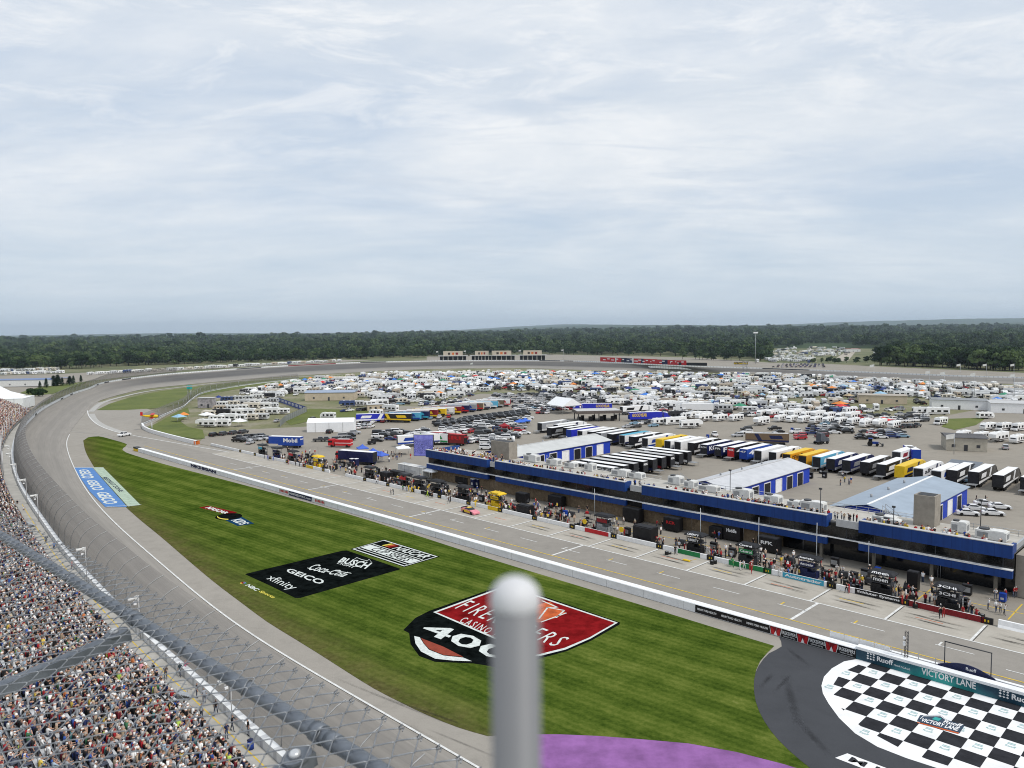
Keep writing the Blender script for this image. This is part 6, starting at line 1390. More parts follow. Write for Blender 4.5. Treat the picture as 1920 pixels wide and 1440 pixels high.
crowd_at(1155, 985, 4, [WHT, BLK, GRY], 2.5, 'right of the cart with the red sign', CG); crowd_at(1185, 985, 3, [TAN_, WHT], 2, 'in front of the tall black box', CG); crowd_at(1232, 990, 2, [BLK, RD_], 2, 'left of the box with red lettering', CG); crowd_at(1167, 1006, 1, [RD_], .5, 'beside a yellow board at the stall wall', CG, suit=True); crowd_at(1232, 1022, 2, [RD_, WHT], 1.5, 'below the domed black cover', CG)
crowd_at(1263, 1040, 2, [BLK, WHT], 1, 'left of the white lettered cart', CG, suit=True); crowd_at(1318, 1040, 5, [BLK, WHT, RD_], 4, 'around the white lettered cart', CG, suit=True); crowd_at(1352, 1012, 3, [RD_, BL_, WHT], 2, 'by the low black tool chest', CG)
crowd_at(1380, 1066, 6, [WHT, RD_, GRN], 4, 'left of the green panelled cart', CG, suit=True); crowd_at(1428, 1070, 5, [WHT, RD_, BLK], 4, 'right of the green panelled cart', CG, suit=True); crowd_at(1458, 1050, 4, [WHT, BLK], 3, 'under the blue band by the long rail', CG)
crowd_at(1480, 1086, 3, [BL_, WHT], 2, 'left of the dark blue cart', CG, suit=True); crowd_at(1545, 1098, 3, [BL_, BLK], 2, 'right of the dark blue cart', CG, suit=True); crowd_at(1554, 1072, 3, [WHT, RD_], 2.5, 'standing near the glass ground floor', CG)
crowd_at(1580, 1108, 3, [RD_, BLK], 2, 'left of the white lettered dark roofed cart', CG, suit=True); crowd_at(1603, 1095, 2, [RD_, BLK], 1.5, 'on the asphalt behind the stacked tyres', CG); crowd_at(1692, 1112, 4, [WHT, BLK, RD_], 3, 'between the two nearest carts', CG); crowd_at(1708, 1138, 3, [RD_, BLK], 2, 'at the wall between the two nearest carts', CG, suit=True)
crowd_at(1745, 1152, 3, [BLK, RD_], 2, 'under the nearest black cart', CG, suit=True); crowd_at(1815, 1155, 2, [BLK, RD_], 1.5, 'right of the nearest black cart', CG, suit=True); crowd_at(1864, 1146, 4, [WHT], 1.6, 'and black trousers at the end of the stalls', 'officials in white at the end of the stalls'); crowd_at(1850, 1118, 3, [RD_, WHT], 3, 'behind the end of the stalls', CG); crowd_at(1908, 1120, 2, [RD_], 1, 'far along by the stair block', CG)
crowd_at(737, 926, 2, [WHT, BLK], 1.5, 'out in the stalls past the far carts', 'officials out in the stalls'); crowd_at(760, 922, 2, [GRY, GRN], 1.2, 'at the far stall wall', 'officials out in the stalls'); crowd_at(838, 945, 1, [BLK], .4, 'alone in the stall left of the pink car', 'officials out in the stalls')
crowd_at(741, 855, 6, [BLK, GRY, TAN_], 5, 'on the open asphalt left of the big screen', 'bystanders behind the stalls'); crowd_at(1722, 948, 4, [RD_, BLK], 1.5, 'at the corner of the last blue garage', 'bystanders by the garages'); crowd_at(1586, 896, 2, [WHT, BLK], 1.2, 'behind the white transporter with dark slashes', 'bystanders by the garages'); crowd_at(1838, 940, 2, [BLK], 2, 'on the asphalt by the white sports cars', 'bystanders by the garages')
# roof guests on the suites
RG = 'guests on the suites roof'
for a_, n_, d_ in ((-165, 7, 'at the left end of the roof'), (-157, 6, 'left of the grey roof tower'), (-143.7, 5, 'on the first terrace'), (-137, 5, 'right of the first terrace'), (-120, 4, 'by the long blue fascia second from left'), (-98.5, 6, 'on the second terrace'), (-85, 4, 'on the roof before the second terrace gap'), (-70, 5, 'on the roof above the stone wall end'), (-53.4, 8, 'on the third terrace'), (-36, 4, 'on the roof of the nearest section')):
    c = {}
    ter = 'terrace' in d_ and 'gap' not in d_ and 'right' not in d_
    for i in range(n_):
        cn, cc = rnd.choice([WHT, WHT, BLK, GRY, RD_, BL_, TAN_]); k = c.get(cn, 0); c[cn] = k + 1
        a = a_ + (i - n_ / 2) * (.55 if ter else .95) + rnd.uniform(-.2, .2); b = bF + (.6 if ter else .25) + rnd.random() * (1.2 if ter else 2.0)
        person((*AB(a, b), 7.2), rnd.uniform(0, 6.3), cc, f'{nth(k)} guest from the left in {cn} {d_}', RG, 'stand', rnd.choice(['down', 'reach', 'up']), .03, CAPW if rnd.random() < .2 else HAIR)
# tyres, pit signs and small gear
for i, (px, py, n_) in enumerate(((1335, 1058, 4), (1470, 1078, 4), (1585, 1098, 5), (1600, 1104, 4), (1250, 1040, 3), (1190, 1000, 3), (960, 948, 3), (1716, 1140, 4), (1832, 1160, 5), (1345, 1046, 3), (1560, 1090, 3), (1080, 984, 2), (1490, 1066, 4))):
    a, b = PA(px, py); r = thing('tyre_stack', f'stack of black racing tyres behind the stall wall, {nth(i)} of those scattered there', 'tyres', (*AB(a, b), 0), rnd.random())
    for k in range(n_):
        mb = MB(); x = (k % 2) * .75; z = (k // 2) * .32; mb.tube([(x, 0, z), (x, 0, z + .31)], .36, 14); mb.build('tyre', TYRE, r)
        mb = MB(); mb.cyl(x, 0, z + .315, z + .325, .2, n=10); mb.build('rim', GREY, r)
for i, (px, py, m) in enumerate(((1096, 998, YELLOW), (1165, 1006, YELLOW), (665, 893, RED))):
    a = at_b(px, py, 122.5, .5); r = thing('pit_board', ['round yellow signal board on a pole left of the red wall banner', 'round yellow signal board held above the wall right of the red banner', 'round red signal board at the gap in the stall wall'][i], 'signal board', (*AB(a, 122.5), 0), R45)
    mb = MB(); mb.cyl(0, 0, 0, 2.0, .03, n=5); mb.build('pole', DARK, r); mb = MB(); mb.tube([(0, -.03, 1.9), (0, .03, 1.9)], .55, 16); mb.build('disc', m, r)
r = thing('jack_stand', 'bright yellow low jack lying on the concrete in front of the white lettered cart', 'jack', (*G(1287, 1052), 0), R45); mb = MB(); mb.box(0, 0, .1, 1.5, .5, .18, top=(.8, .7)); mb.build('frame', YELLOW, r); mb = MB(); mb.tube([(.7, 0, .2), (1.9, .3, .7)], .04, 5); mb.build('handle', YELLOW, r)
# ================================================================== cars and campers
def car_mesh(kind):
    """single mesh: paint, glass, tyres, lamps"""
    mb = MB()
    if kind == 'sedan': prof = [(-2.3, .3), (-2.35, .75), (-2.2, .92), (-1.5, .97), (1.0, .93), (2.1, .72), (2.32, .55), (2.3, .25)]; cab = [(-1.75, .95), (-1.05, 1.42), (.15, 1.44), (1.1, .92)]; W = 1.8
    elif kind == 'suv': prof = [(-2.35, .35), (-2.4, .9), (-2.3, 1.05), (1.05, 1.05), (2.2, .95), (2.4, .7), (2.35, .32)]; cab = [(-2.3, 1.05), (-2.0, 1.68), (.25, 1.74), (1.15, 1.04)]; W = 1.9
    elif kind == 'pickup': prof = [(-2.8, .5), (-2.8, 1.1), (-.75, 1.1), (1.3, 1.12), (2.6, 1.05), (2.8, .8), (2.75, .4)]; cab = [(-.85, 1.1), (-.7, 1.82), (.7, 1.85), (1.4, 1.1)]; W = 1.95
    else: prof = [(-2.5, .35), (-2.55, 1.1), (1.5, 1.1), (2.35, 1.0), (2.5, .7), (2.45, .3)]; cab = [(-2.5, 1.1), (-2.35, 1.9), (1.0, 1.95), (1.9, 1.06)]; W = 1.95
    n = len(prof); mb.prism(prof, -W / 2, W / 2, 0, None, [.92 if i in (0, n - 1) else 1 for i in range(n)])
    kx = [.97, .78, .78, .95]; mb.prism(cab, -W / 2 * .97, W / 2 * .97, 0, None, kx)
    h = W / 2 * .97
    def lerp(a, b, f): return (a[0] + (b[0] - a[0]) * f, a[1] + (b[1] - a[1]) * f)
    # side glass, windscreen, rear window a centimetre proud
    for s in (-1, 1):
        a, b, c, d = cab; lo1, hi1, hi2, lo2 = lerp(a, b, .18), lerp(a, b, .86), lerp(d, c, .86), lerp(d, c, .18)
        hw = lambda f: h * (.96 - .18 * f) + .012
        q_ = [(s * hw(.18), lo1[0] + .12, lo1[1]), (s * hw(.86), hi1[0] + .1, hi1[1]), (s * hw(.86), hi2[0] - .1, hi2[1]), (s * hw(.18), lo2[0] - .2, lo2[1])]
        mb.poly(q_ if s < 0 else q_[::-1], 1)
    for a, b, dy in ((cab[3], cab[2], .015), (cab[0], cab[1], -.015)):
        p, q_ = lerp(a, b, .12), lerp(a, b, .9); v = [(-h * .9, p[0] + dy, p[1] + .012), (h * .9, p[0] + dy, p[1] + .012), (h * .74, q_[0] + dy, q_[1] + .012), (-h * .74, q_[0] + dy, q_[1] + .012)]
        mb.poly(v if dy < 0 else v[::-1], 1)
    yw = (prof[0][0] * .62, -prof[0][0] * .62)
    for s in (-1, 1):
        for y in yw: mb.wheel(s * (W / 2 - .1), y, .34, .24, 2, n=10)
    if kind == 'pickup': mb.poly([(-W * .42, -2.7, 1.11), (W * .42, -2.7, 1.11), (W * .42, -.95, 1.11), (-W * .42, -.95, 1.11)], 2)
    for s in (-1, 1):
        y = prof[-1][0] + .03; mb.poly([(s * W * .42, y - .01, .62), (s * W * .25, y, .62), (s * W * .25, y - .05, .78), (s * W * .42, y - .06, .78)][::-s], 3)
        y = prof[0][0] - .02; mb.poly([(s * W * .44, y - .06, .7), (s * W * .3, y - .06, .7), (s * W * .3, y - .06, .9), (s * W * .44, y - .06, .9)][::s], 4)
    return mb
CARM = [PAINT, GLASS, TYRE, LGREY, RED]
CARS = {k: car_mesh(k).mesh('parked_car', CARM) for k in ('sedan', 'suv', 'pickup', 'van')}
def split_car(kind):
    """the same shapes as separate parts, for cars shown large enough"""
    mb = car_mesh(kind); r = thing('parked_car', 'x', 'car'); groups = {'body': (0,), 'glazing': (1,), 'lamp': (3, 4)}
    for nm, ms in groups.items():
        m2 = MB()
        for f, m in zip(mb.f, mb.m):
            if m in ms: m2.add([mb.v[i] for i in f], [tuple(range(len(f)))], m)
        bm = bmesh.new(); me = m2.mesh(nm, CARM); bm.from_mesh(me); bmesh.ops.remove_doubles(bm, verts=bm.verts, dist=1e-5); bm.to_mesh(me); bm.free(); link(nm, me, r)
    W = 1.8 if kind == 'sedan' else 1.93; pr = {'sedan': 2.3, 'suv': 2.35, 'pickup': 2.8, 'van': 2.5}[kind]
    for s in (-1, 1):
        for y in (-pr * .62, pr * .62): m2 = MB(); m2.wheel(s * (W / 2 - .1), y, .34, .24, n=12); m2.build('wheel', TYRE, r)
    return r
CARP = {k: split_car(k) for k in CARS}
CC = [('white', (.80, .80, .80), 28), ('black', (.012, .012, .014), 27), ('dark grey', (.06, .064, .07), 20), ('silver', (.42, .43, .45), 14), ('red', (.40, .02, .03), 7), ('dark blue', (.02, .04, .14), 6), ('pale blue', (.2, .34, .45), 2), ('maroon', (.14, .015, .02), 3)]
CWT = np.array([c[2] for c in CC], float); CWT /= CWT.sum()
n_cars = 0
stuffcars = []
def park(p, rz, kind, ci, zone, bank, split=False):
    bank.append((p, rz, kind, ci, zone, split))
bank = []
def lot(zone, corners, nr, nc, rz, kinds, cols=None, split=False, p=.96):
    """corners: four ground pixels bl, br, tr, tl"""
    q_ = [(*G(*c), 0) for c in corners]
    for i in range(nr):
        for j in range(nc):
            if rnd.random() > p: continue
            x, y, _ = bil(q_, (j + .5) / nc, (i + .5) / nr if nr > 1 else .5); ci = rnd.choice(cols) if cols else int(nrs.choice(len(CC), p=CWT))
            park((x + rnd.uniform(-.2, .2), y + rnd.uniform(-.2, .2)), rz + rnd.uniform(-.04, .04), rnd.choice(kinds), ci, f'{zone}, {nth(i)} row', bank, split)
A = math.radians
lot('in the fan behind the display trucks', [(905, 757), (1120, 758), (1118, 739), (930, 739)], 5, 22, A(15), ['sedan', 'suv'], [0, 3, 3, 3, 1, 2])
lot('in the right half of the far car park', [(1000, 772), (1075, 770), (1105, 758), (960, 760)], 4, 10, A(-20), ['sedan', 'suv'])
lot('in the long dark line', [(817, 802), (992, 779), (988, 771), (815, 793)], 3, 15, A(-8), ['pickup', 'suv'], [1, 1, 1, 1, 2])
lot('in front of the dark pickups', [(828, 814), (985, 795), (1000, 783), (825, 803)], 3, 14, A(-5), ['suv', 'sedan', 'van'], [0, 0, 0, 3, 1, 2])
lot('in front of the red transporter', [(815, 822), (890, 815), (890, 807), (815, 814)], 1, 7, A(60), ['suv', 'sedan'])
lot('right of the red transporter', [(870, 836), (905, 832), (905, 820), (870, 822)], 2, 3, A(60), ['suv', 'sedan'], None, True)
lot('beside the nearest display trucks', [(965, 772), (1020, 766), (1020, 757), (962, 763)], 2, 8, A(45), ['sedan', 'suv'])
lot('left of the display transporters', [(640, 775), (690, 772), (690, 767), (640, 770)], 1, 5, A(50), ['sedan', 'suv', 'pickup'])
lot('behind the long white show trailers', [(785, 762), (880, 756), (880, 750), (785, 756)], 2, 9, A(60), ['sedan', 'suv', 'pickup'])
lot('beside the white marquee', [(670, 806), (700, 803), (700, 797), (670, 800)], 2, 3, A(80), ['suv', 'sedan'], [0, 3, 0], True)
lot('in front of the display row', [(690, 797), (850, 785), (850, 780), (690, 791)], 1, 9, A(88), ['sedan', 'suv'])
lot('right of the white marquee tent', [(1005, 778), (1030, 778), (1035, 768), (1008, 768)], 2, 3, A(70), ['suv', 'sedan'])
lot('beyond the transporter row', [(1160, 806), (1230, 802), (1240, 792), (1190, 793)], 2, 4, A(200), ['pickup', 'sedan'], [6, 3, 0, 2], True)
lot('behind the transporter row by the brown trailer', [(1480, 828), (1560, 822), (1560, 812), (1480, 818)], 2, 2, A(190), ['suv', 'van'], [4, 7, 1], True)
lot('in the slanted lot near the tan hall', [(1510, 818), (1600, 814), (1600, 798), (1515, 801)], 4, 4, A(-12), ['sedan', 'suv', 'pickup'], None, True)
lot('by the blue tractor', [(1602, 826), (1705, 822), (1690, 806), (1615, 810)], 4, 5, A(-12), ['sedan', 'sedan', 'suv'], None, True)
lot('at the far right beside the fence', [(1690, 806), (1725, 803), (1725, 798), (1690, 800)], 1, 3, A(40), ['suv', 'pickup'], None, True)
lot('scattered among the right hand campers', [(1540, 800), (1740, 792), (1740, 776), (1545, 782)], 4, 13, A(200), ['suv', 'sedan', 'pickup'], None, False, .75)
lot('by the far-left camp gate', [(395, 826), (465, 817), (465, 806), (390, 812)], 1, 4, A(70), ['pickup', 'suv'], [2, 1, 2], True)
lot('outside the far wall near the bushes', [(1440, 690), (1550, 690), (1545, 683), (1470, 683)], 3, 12, A(80), ['sedan', 'suv'], [1, 2, 3, 5])
for px, py, rz, k, ci, z in ((618, 812, 85, 'suv', 1, 'in front of the white marquee'), (1885, 842, 60, 'suv', 3, 'alone at the far right by the pole'), (1813, 903, 62, 'sedan', 6, 'under the grey awning'), (1340, 818, 85, 'pickup', 0, 'alone on the open asphalt'), (470, 832, 80, 'sedan', 3, 'beside the small blue trailer'), (510, 830, 75, 'suv', 1, 'beside the small blue trailer'), (1700, 853, 20, 'suv', 7, 'between box trailers'), (588, 788, 70, 'suv', 2, 'on the verge behind the marquee'), (520, 791, 80, 'sedan', 3, 'at the camp gate')):
    park(G(px, py), A(rz), k, ci, z, bank, True)
lot('on the far side of the display trucks', [(700, 764), (800, 758), (800, 748), (700, 753)], 3, 9, A(10), ['suv', 'pickup', 'sedan'], None, False, .7)
lot('between the fuel canopy and the camp', [(1200, 776), (1330, 779), (1330, 764), (1200, 760)], 4, 10, A(15), ['suv', 'pickup', 'sedan'], None, False, .6)
lot('behind the second row of trailers', [(1445, 785), (1640, 791), (1630, 783), (1440, 778)], 2, 14, A(200), ['suv', 'pickup', 'sedan'], [1, 2, 3, 2, 4], False, .8)
lot('before the grey roof tower', [(880, 835), (985, 822), (1000, 800), (900, 806)], 4, 7, A(-12), ['suv', 'sedan', 'pickup', 'van'], None, False, .6)
lot('on the open yard behind the marquee', [(575, 832), (660, 828), (655, 812), (690, 810)], 3, 6, A(10), ['suv', 'pickup', 'van'], None, False, .35)
lot('in the yard by the show trailers', [(700, 832), (810, 820), (800, 804), (705, 812)], 3, 9, A(-8), ['suv', 'sedan', 'van'], None, False, .5)
lot('on the open asphalt before the white trailers', [(1300, 822), (1520, 822), (1480, 803), (1330, 805)], 3, 12, A(190), ['suv', 'pickup', 'sedan'], None, False, .22)
lot('left of the first garage', [(905, 850), (945, 835), (945, 815), (905, 822)], 3, 3, A(-12), ['suv', 'sedan', 'van'])
lot('around the show trailer at the far stalls', [(440, 832), (500, 826), (500, 818), (440, 822)], 2, 4, A(-20), ['pickup', 'suv'], [1, 2, 3])
lot('behind the white semi truck', [(1335, 783), (1440, 783), (1440, 775), (1335, 773)], 2, 9, A(195), ['suv', 'pickup', 'sedan'], None, False, .7)
# white sports cars by the last garage, and the pace truck on the track
for px, py in ((1815, 966), (1828, 957), (1847, 948), (1862, 966), (1875, 954)): park(G(px, py), A(-18), 'sedan', 0, 'with black bonnet stripe by the last garage', bank, True)
park(G(233, 818), A(-110), 'pickup', 0, 'driving alone at the pit entry', bank, True)
def flush(bank, limit):
    sc = {}
    for i, b in enumerate(bank): sc[i] = PX(b[0][0], b[0][1], .7)[2]
    keep = sorted(range(len(bank)), key=lambda i: (not bank[i][5], sc[i]))[:limit]; kk = set(keep); cnt = {}; tot = {}
    for i in sorted(keep, key=lambda i: PX(bank[i][0][0], bank[i][0][1], .7)[0]):
        p, rz, kind, ci, zone, split = bank[i]; key = (kind, ci, zone); tot[key] = tot.get(key, 0) + 1
    for i in sorted(keep, key=lambda i: PX(bank[i][0][0], bank[i][0][1], .7)[0]):
        p, rz, kind, ci, zone, split = bank[i]; key = (kind, ci, zone); n = cnt.get(key, 0); cnt[key] = n + 1
        lab = f'{nth(n) + " " if tot[key] > 1 else ""}{CC[ci][0]} {dict(sedan="car", suv="SUV", pickup="pickup", van="van")[kind]} {"from left " if tot[key] > 1 else ""}{zone}'
        if split: copy_tree(CARP[kind], (*p, 0), rz - math.pi / 2, lab, 'parked cars', (*CC[ci][1], 1))
        else:
            o = link('parked_car', CARS[kind], None, (*p, 0), rz - math.pi / 2); o.color = (*CC[ci][1], 1); tag(o, lab, 'car', 'parked cars')
    return [b for i, b in enumerate(bank) if i not in kk]
left_cars = flush(bank, 290)
# ------------------------------------------------------------------ campers
def camper_mesh(kind):
    mb = MB(); G0 = 1
    if kind == 'trailer': L, W, Hh = 7.4, 2.45, 3.0; prof = [(-L / 2, .55), (-L / 2, Hh - .1), (-L / 2 + .15, Hh), (L / 2 - 1.0, Hh), (L / 2 - .25, Hh - .75), (L / 2, 1.3), (L / 2 - .25, .55)]
    elif kind == 'fifth': L, W, Hh = 9.5, 2.5, 3.6; prof = [(-L / 2, .6), (-L / 2, Hh - .15), (-L / 2 + .15, Hh - .05), (L / 2 - .9, Hh), (L / 2, Hh - .6), (L / 2, 1.75), (L / 2 - 2.6, 1.7), (L / 2 - 2.7, .6)]
    elif kind == 'motorhome': L, W, Hh = 10.2, 2.5, 3.4; prof = [(-L / 2, .5), (-L / 2, Hh), (L / 2 - .3, Hh), (L / 2, Hh - .5), (L / 2 + .05, 1.2), (L / 2, .45)]
    else: L, W, Hh = 7.2, 2.4, 3.1; prof = [(-L / 2, .5), (-L / 2, Hh), (L / 2 - .9, Hh), (L / 2 - .6, Hh - .9), (L / 2 - 1.3, 2.0), (L / 2 - .75, 1.2), (L / 2, 1.05), (L / 2, .45)]
    mb.prism(prof, -W / 2, W / 2, 0)
    h = W / 2 + .012
    def win(s, y0, y1, z0, z1, m=1): mb.poly([(s * h, y0, z0), (s * h, y1, z0), (s * h, y1, z1), (s * h, y0, z1)][::s], m)
    for s in (-1, 1):
        for f in ((-.42, -.22), (-.13, .04), (.17, .29)): win(s, L * f[0], L * f[1], 1.4, 2.3)
        win(s, -L * .47, L * .41, .72, 1.16, 2)
    win(1, L * .06, L * .06 + .7, .65, 2.35, 3)
    mb.poly([(-W * .3, -L / 2 - .012, 1.6), (W * .3, -L / 2 - .012, 1.6), (W * .3, -L / 2 - .012, 2.3), (-W * .3, -L / 2 - .012, 2.3)], 1)
    if kind == 'motorhome': mb.poly([(-W * .46, L / 2 + .06, 1.3), (W * .46, L / 2 + .06, 1.3), (W * .44, L / 2 + .015, 2.75), (-W * .44, L / 2 + .015, 2.75)][::-1], 1)
    elif kind == 'cab': mb.poly([(-W * .42, L / 2 - 1.25, 1.95), (W * .42, L / 2 - 1.25, 1.95), (W * .44, L / 2 - .72, 1.25), (-W * .44, L / 2 - .72, 1.25)], 1)
    else: mb.poly([(-W * .34, L / 2 - .1, 1.75), (W * .34, L / 2 - .1, 1.75), (W * .34, L / 2 - .2, 2.15), (-W * .34, L / 2 - .2, 2.15)][::-1], 1)
    for y in (-L * .2, L * .18): mb.box(0, y, Hh + .002, .7, 1.0, .28, 4, (.9, .85))
    for s in (-1, 1):
        for y in ((-L * .08, .02 * L) if kind in ('trailer', 'fifth') else (-L * .28, L * .3)): mb.wheel(s * (W / 2 - .14), y, .36, .25, 5, n=8)
    if kind == 'trailer': mb.tube([(0, L / 2 - .3, .6), (0, L / 2 + 1.1, .55)], .08, 4, 5)
    return mb
CMM = [RVW, GLASS, M('camper_stripe', (.17, .155, .15), .6, .7, .12), LGREY, OFFWHITE, TYRE]
CAMP = {k: camper_mesh(k).mesh('camper', CMM) for k in ('trailer', 'fifth', 'motorhome', 'cab')}
def split_camper(kind):
    mb = camper_mesh(kind); r = thing('camper', 'x', 'camper')
    for nm, m in (('shell', 0), ('stripe', 2), ('door', 3)):
        m2 = MB()
        for f, mm in zip(mb.f, mb.m):
            if mm == m: m2.add([mb.v[i] for i in f], [tuple(range(len(f)))], mm)
        me = m2.mesh(nm, CMM); bm = bmesh.new(); bm.from_mesh(me); bmesh.ops.remove_doubles(bm, verts=bm.verts, dist=1e-5); bm.to_mesh(me); bm.free(); link(nm, me, r)
    for f, mm in zip(mb.f, mb.m):
        if mm == 1: m2 = MB(); m2.poly([mb.v[i] for i in f]); m2.build('window', GLASS, r)
    L = {'trailer': 7.4, 'fifth': 9.5, 'motorhome': 10.2, 'cab': 7.2}[kind]; Hr = max(v[2] for v in mb.v) - .28
    for y in (-L * .2, L * .18): m2 = MB(); m2.box(0, y, Hr + .002, .7, 1.0, .28, 0, (.9, .85)); m2.build('roof_unit', OFFWHITE, r)
    for s in (-1, 1):
        for y in ((-L * .08, .02 * L) if kind in ('trailer', 'fifth') else (-L * .28, L * .3)): m2 = MB(); m2.wheel(s * 1.08, y, .36, .25, n=10); m2.build('wheel', TYRE, r)
    return r
CAMPP = {k: split_camper(k) for k in CAMP}
RVC = [('white', (.88, .88, .87)), ('white', (.82, .83, .84)), ('cream', (.74, .68, .58)), ('pale grey', (.6, .61, .62)), ('tan', (.50, .42, .33)), ('black', (.03, .03, .035)), ('dark blue', (.05, .08, .2))]
RVP = [.36, .22, .13, .13, .08, .05, .03]
cbank = []
def camp_row(zone, p0, p1, n, rz, kinds, split=False, white=False):
    a, b = G(*p0), G(*p1)
    for i in range(n):
        f = (i + .5) / n; cbank.append(((a[0] + (b[0] - a[0]) * f, a[1] + (b[1] - a[1]) * f), rz + rnd.uniform(-.05, .05), rnd.choice(kinds), 0 if white else int(nrs.choice(len(RVC), p=RVP)), zone, split))
TRV = ['trailer', 'trailer', 'fifth']
camp_row('in the white front row before the open asphalt', (1400, 797), (1455, 797), 1, A(222), TRV, True, True)
camp_row('in the long second row of white trailers', (1452, 790), (1660, 799), 9, A(222), TRV, True, True)
camp_row('in the white row behind, third row', (1420, 780), (1610, 787), 9, A(222), TRV, True, True)
camp_row('beside the cones left of the white front row', (1280, 803), (1312, 803), 1, A(10), ['fifth'], True, True)
camp_row('in the row behind the white semi truck', (1305, 790), (1395, 789), 3, A(215), TRV, True, True)
camp_row('in the pair by the blue tyre trailer', (1222, 797), (1280, 796), 2, A(200), ['motorhome', 'trailer'], True, True)
camp_row('in the row ending at the red tent', (1610, 800), (1690, 803), 3, A(222), TRV, True, True)
camp_row('in the corner block by the tan hut', (1790, 821), (1925, 832), 4, A(215), TRV, True, True)
camp_row('in the second corner block behind the tan hut', (1838, 806), (1925, 808), 3, A(205), ['trailer', 'cab'], True, True)
camp_row('alone on the grass patch right', (1757, 796), (1770, 796), 1, A(215), ['cab'], True, True)
camp_row('alone before the white hall', (1842, 785), (1852, 785), 1, A(5), ['trailer'], True, True)
camp_row('in line before the white hall', (1720, 776), (1770, 778), 2, A(170), ['motorhome'], True, True)
camp_row('in the far-left camp by the flags, front row', (375, 801), (425, 800), 2, A(170), ['fifth', 'trailer'], True, True)
camp_row('in the far-left camp, second row', (395, 791), (500, 786), 5, A(170), TRV, True)
camp_row('in the far-left camp, third row', (380, 781), (540, 776), 7, A(175), TRV + ['motorhome'], True)
camp_row('in the far-left camp, fourth row', (400, 772), (520, 764), 6, A(175), TRV)
camp_row('in the far-left camp, fifth row', (405, 763), (520, 755), 6, A(175), TRV)
camp_row('in the far-left camp, sixth row', (415, 754), (530, 744), 6, A(175), TRV)
camp_row('beside the beige cabin', (690, 783), (745, 768), 2, A(150), ['trailer', 'fifth'], True)
camp_row('right of the fuel canopy, near the blue trailers', (1240, 786), (1330, 783), 5, A(205), TRV + ['motorhome'], False)
camp_row('left of the display trucks', (640, 764), (760, 756), 6, A(190), TRV)
camp_row('in the lane behind the far car park', (1130, 757), (1330, 768), 12, A(200), TRV + ['motorhome'])
camp_row('in the second lane behind the far car park', (1125, 750), (1330, 760), 13, A(200), TRV + ['cab'])
camp_row('beside the tan hall', (1500, 771), (1600, 776), 6, A(200), TRV + ['motorhome'])
camp_row('on the verge of grass', (612, 785), (618, 785), 1, A(170), ['trailer'], True, True)
# the big camp: loose rows running across the field
from mathutils.geometry import intersect_point_tri_2d
campoly = [G(*p) for p in [(445, 741), (500, 727), (560, 716), (700, 702.5), (960, 699), (1280, 702), (1500, 707), (1700, 717), (1925, 727), (1925, 768), (1740, 762), (1700, 770), (1560, 778), (1460, 776), (1330, 776), (1200, 765), (1120, 752), (1040, 738), (930, 737), (880, 746), (780, 752), (700, 752), (640, 742), (540, 742), (520, 748)]]
def inside(x, y, P):
    c = False; j = len(P) - 1
    for i in range(len(P)):
        if (P[i][1] > y) != (P[j][1] > y) and x < (P[j][0] - P[i][0]) * (y - P[i][1]) / (P[j][1] - P[i][1]) + P[i][0]: c = not c
        j = i
    return c
holes = [[G(*p) for p in h] for h in ([(575, 757), (575, 739), (665, 736), (680, 752)], [(1740, 772), (1740, 752), (1865, 750), (1865, 775)], [(1595, 768), (1600, 745), (1715, 748), (1712, 765)], [(1475, 757), (1560, 757), (1560, 748), (1475, 748)], [(880, 745), (1030, 741), (1000, 733), (900, 735)])]
tents = []; fillcars = []
row = 0; v = 393.0
while v < 860:
    along = rnd.random() < .5; u = -330.0 + rnd.random() * 6
    while u < 460:
        kind = rnd.choice(TRV + ['motorhome', 'cab']); along2 = along if rnd.random() < .8 else not along
        if rnd.random() < .02: u += 12
        st = (9.2 if along2 else 4.2) + rnd.random() * 2.0; u += st / 2
        # rows follow the back straight
        x = u; y = v - .33 * max(0, u - 60) + 12 * math.sin(u / 55.0) + rnd.uniform(-1.5, 1.5)
        if inside(x, y, campoly) and not any(inside(x, y, h) for h in holes) and math.sin(x * .05) * math.sin(y * .043) < .93:
            rr = rnd.random()
            if rr < .50: cbank.append(((x, y), (0 if along2 else math.pi / 2) + (math.pi if rnd.random() < .4 else 0) + rnd.uniform(-.12, .12) - (.3 if x > 60 else 0), kind, int(nrs.choice(len(RVC), p=RVP)), f'in the big camp, row {row}', False))
            elif rr < .57: tents.append((x, y))
            else: fillcars.append(((x, y), rnd.uniform(0, 6.3), rnd.choice(['suv', 'pickup', 'sedan', 'pickup']), int(nrs.choice(len(CC), p=CWT)), '', False))
            if rnd.random() < .62: fillcars.append(((x + rnd.uniform(-2, 2), y - 4.2), rnd.choice([0, 1.5, 3.1]) + rnd.uniform(-.2, .2), rnd.choice(['suv', 'pickup', 'sedan']), int(nrs.choice(len(CC), p=CWT)), '', False))
        u += st / 2
    v += 7.4 + rnd.random() * 1.8; row += 1
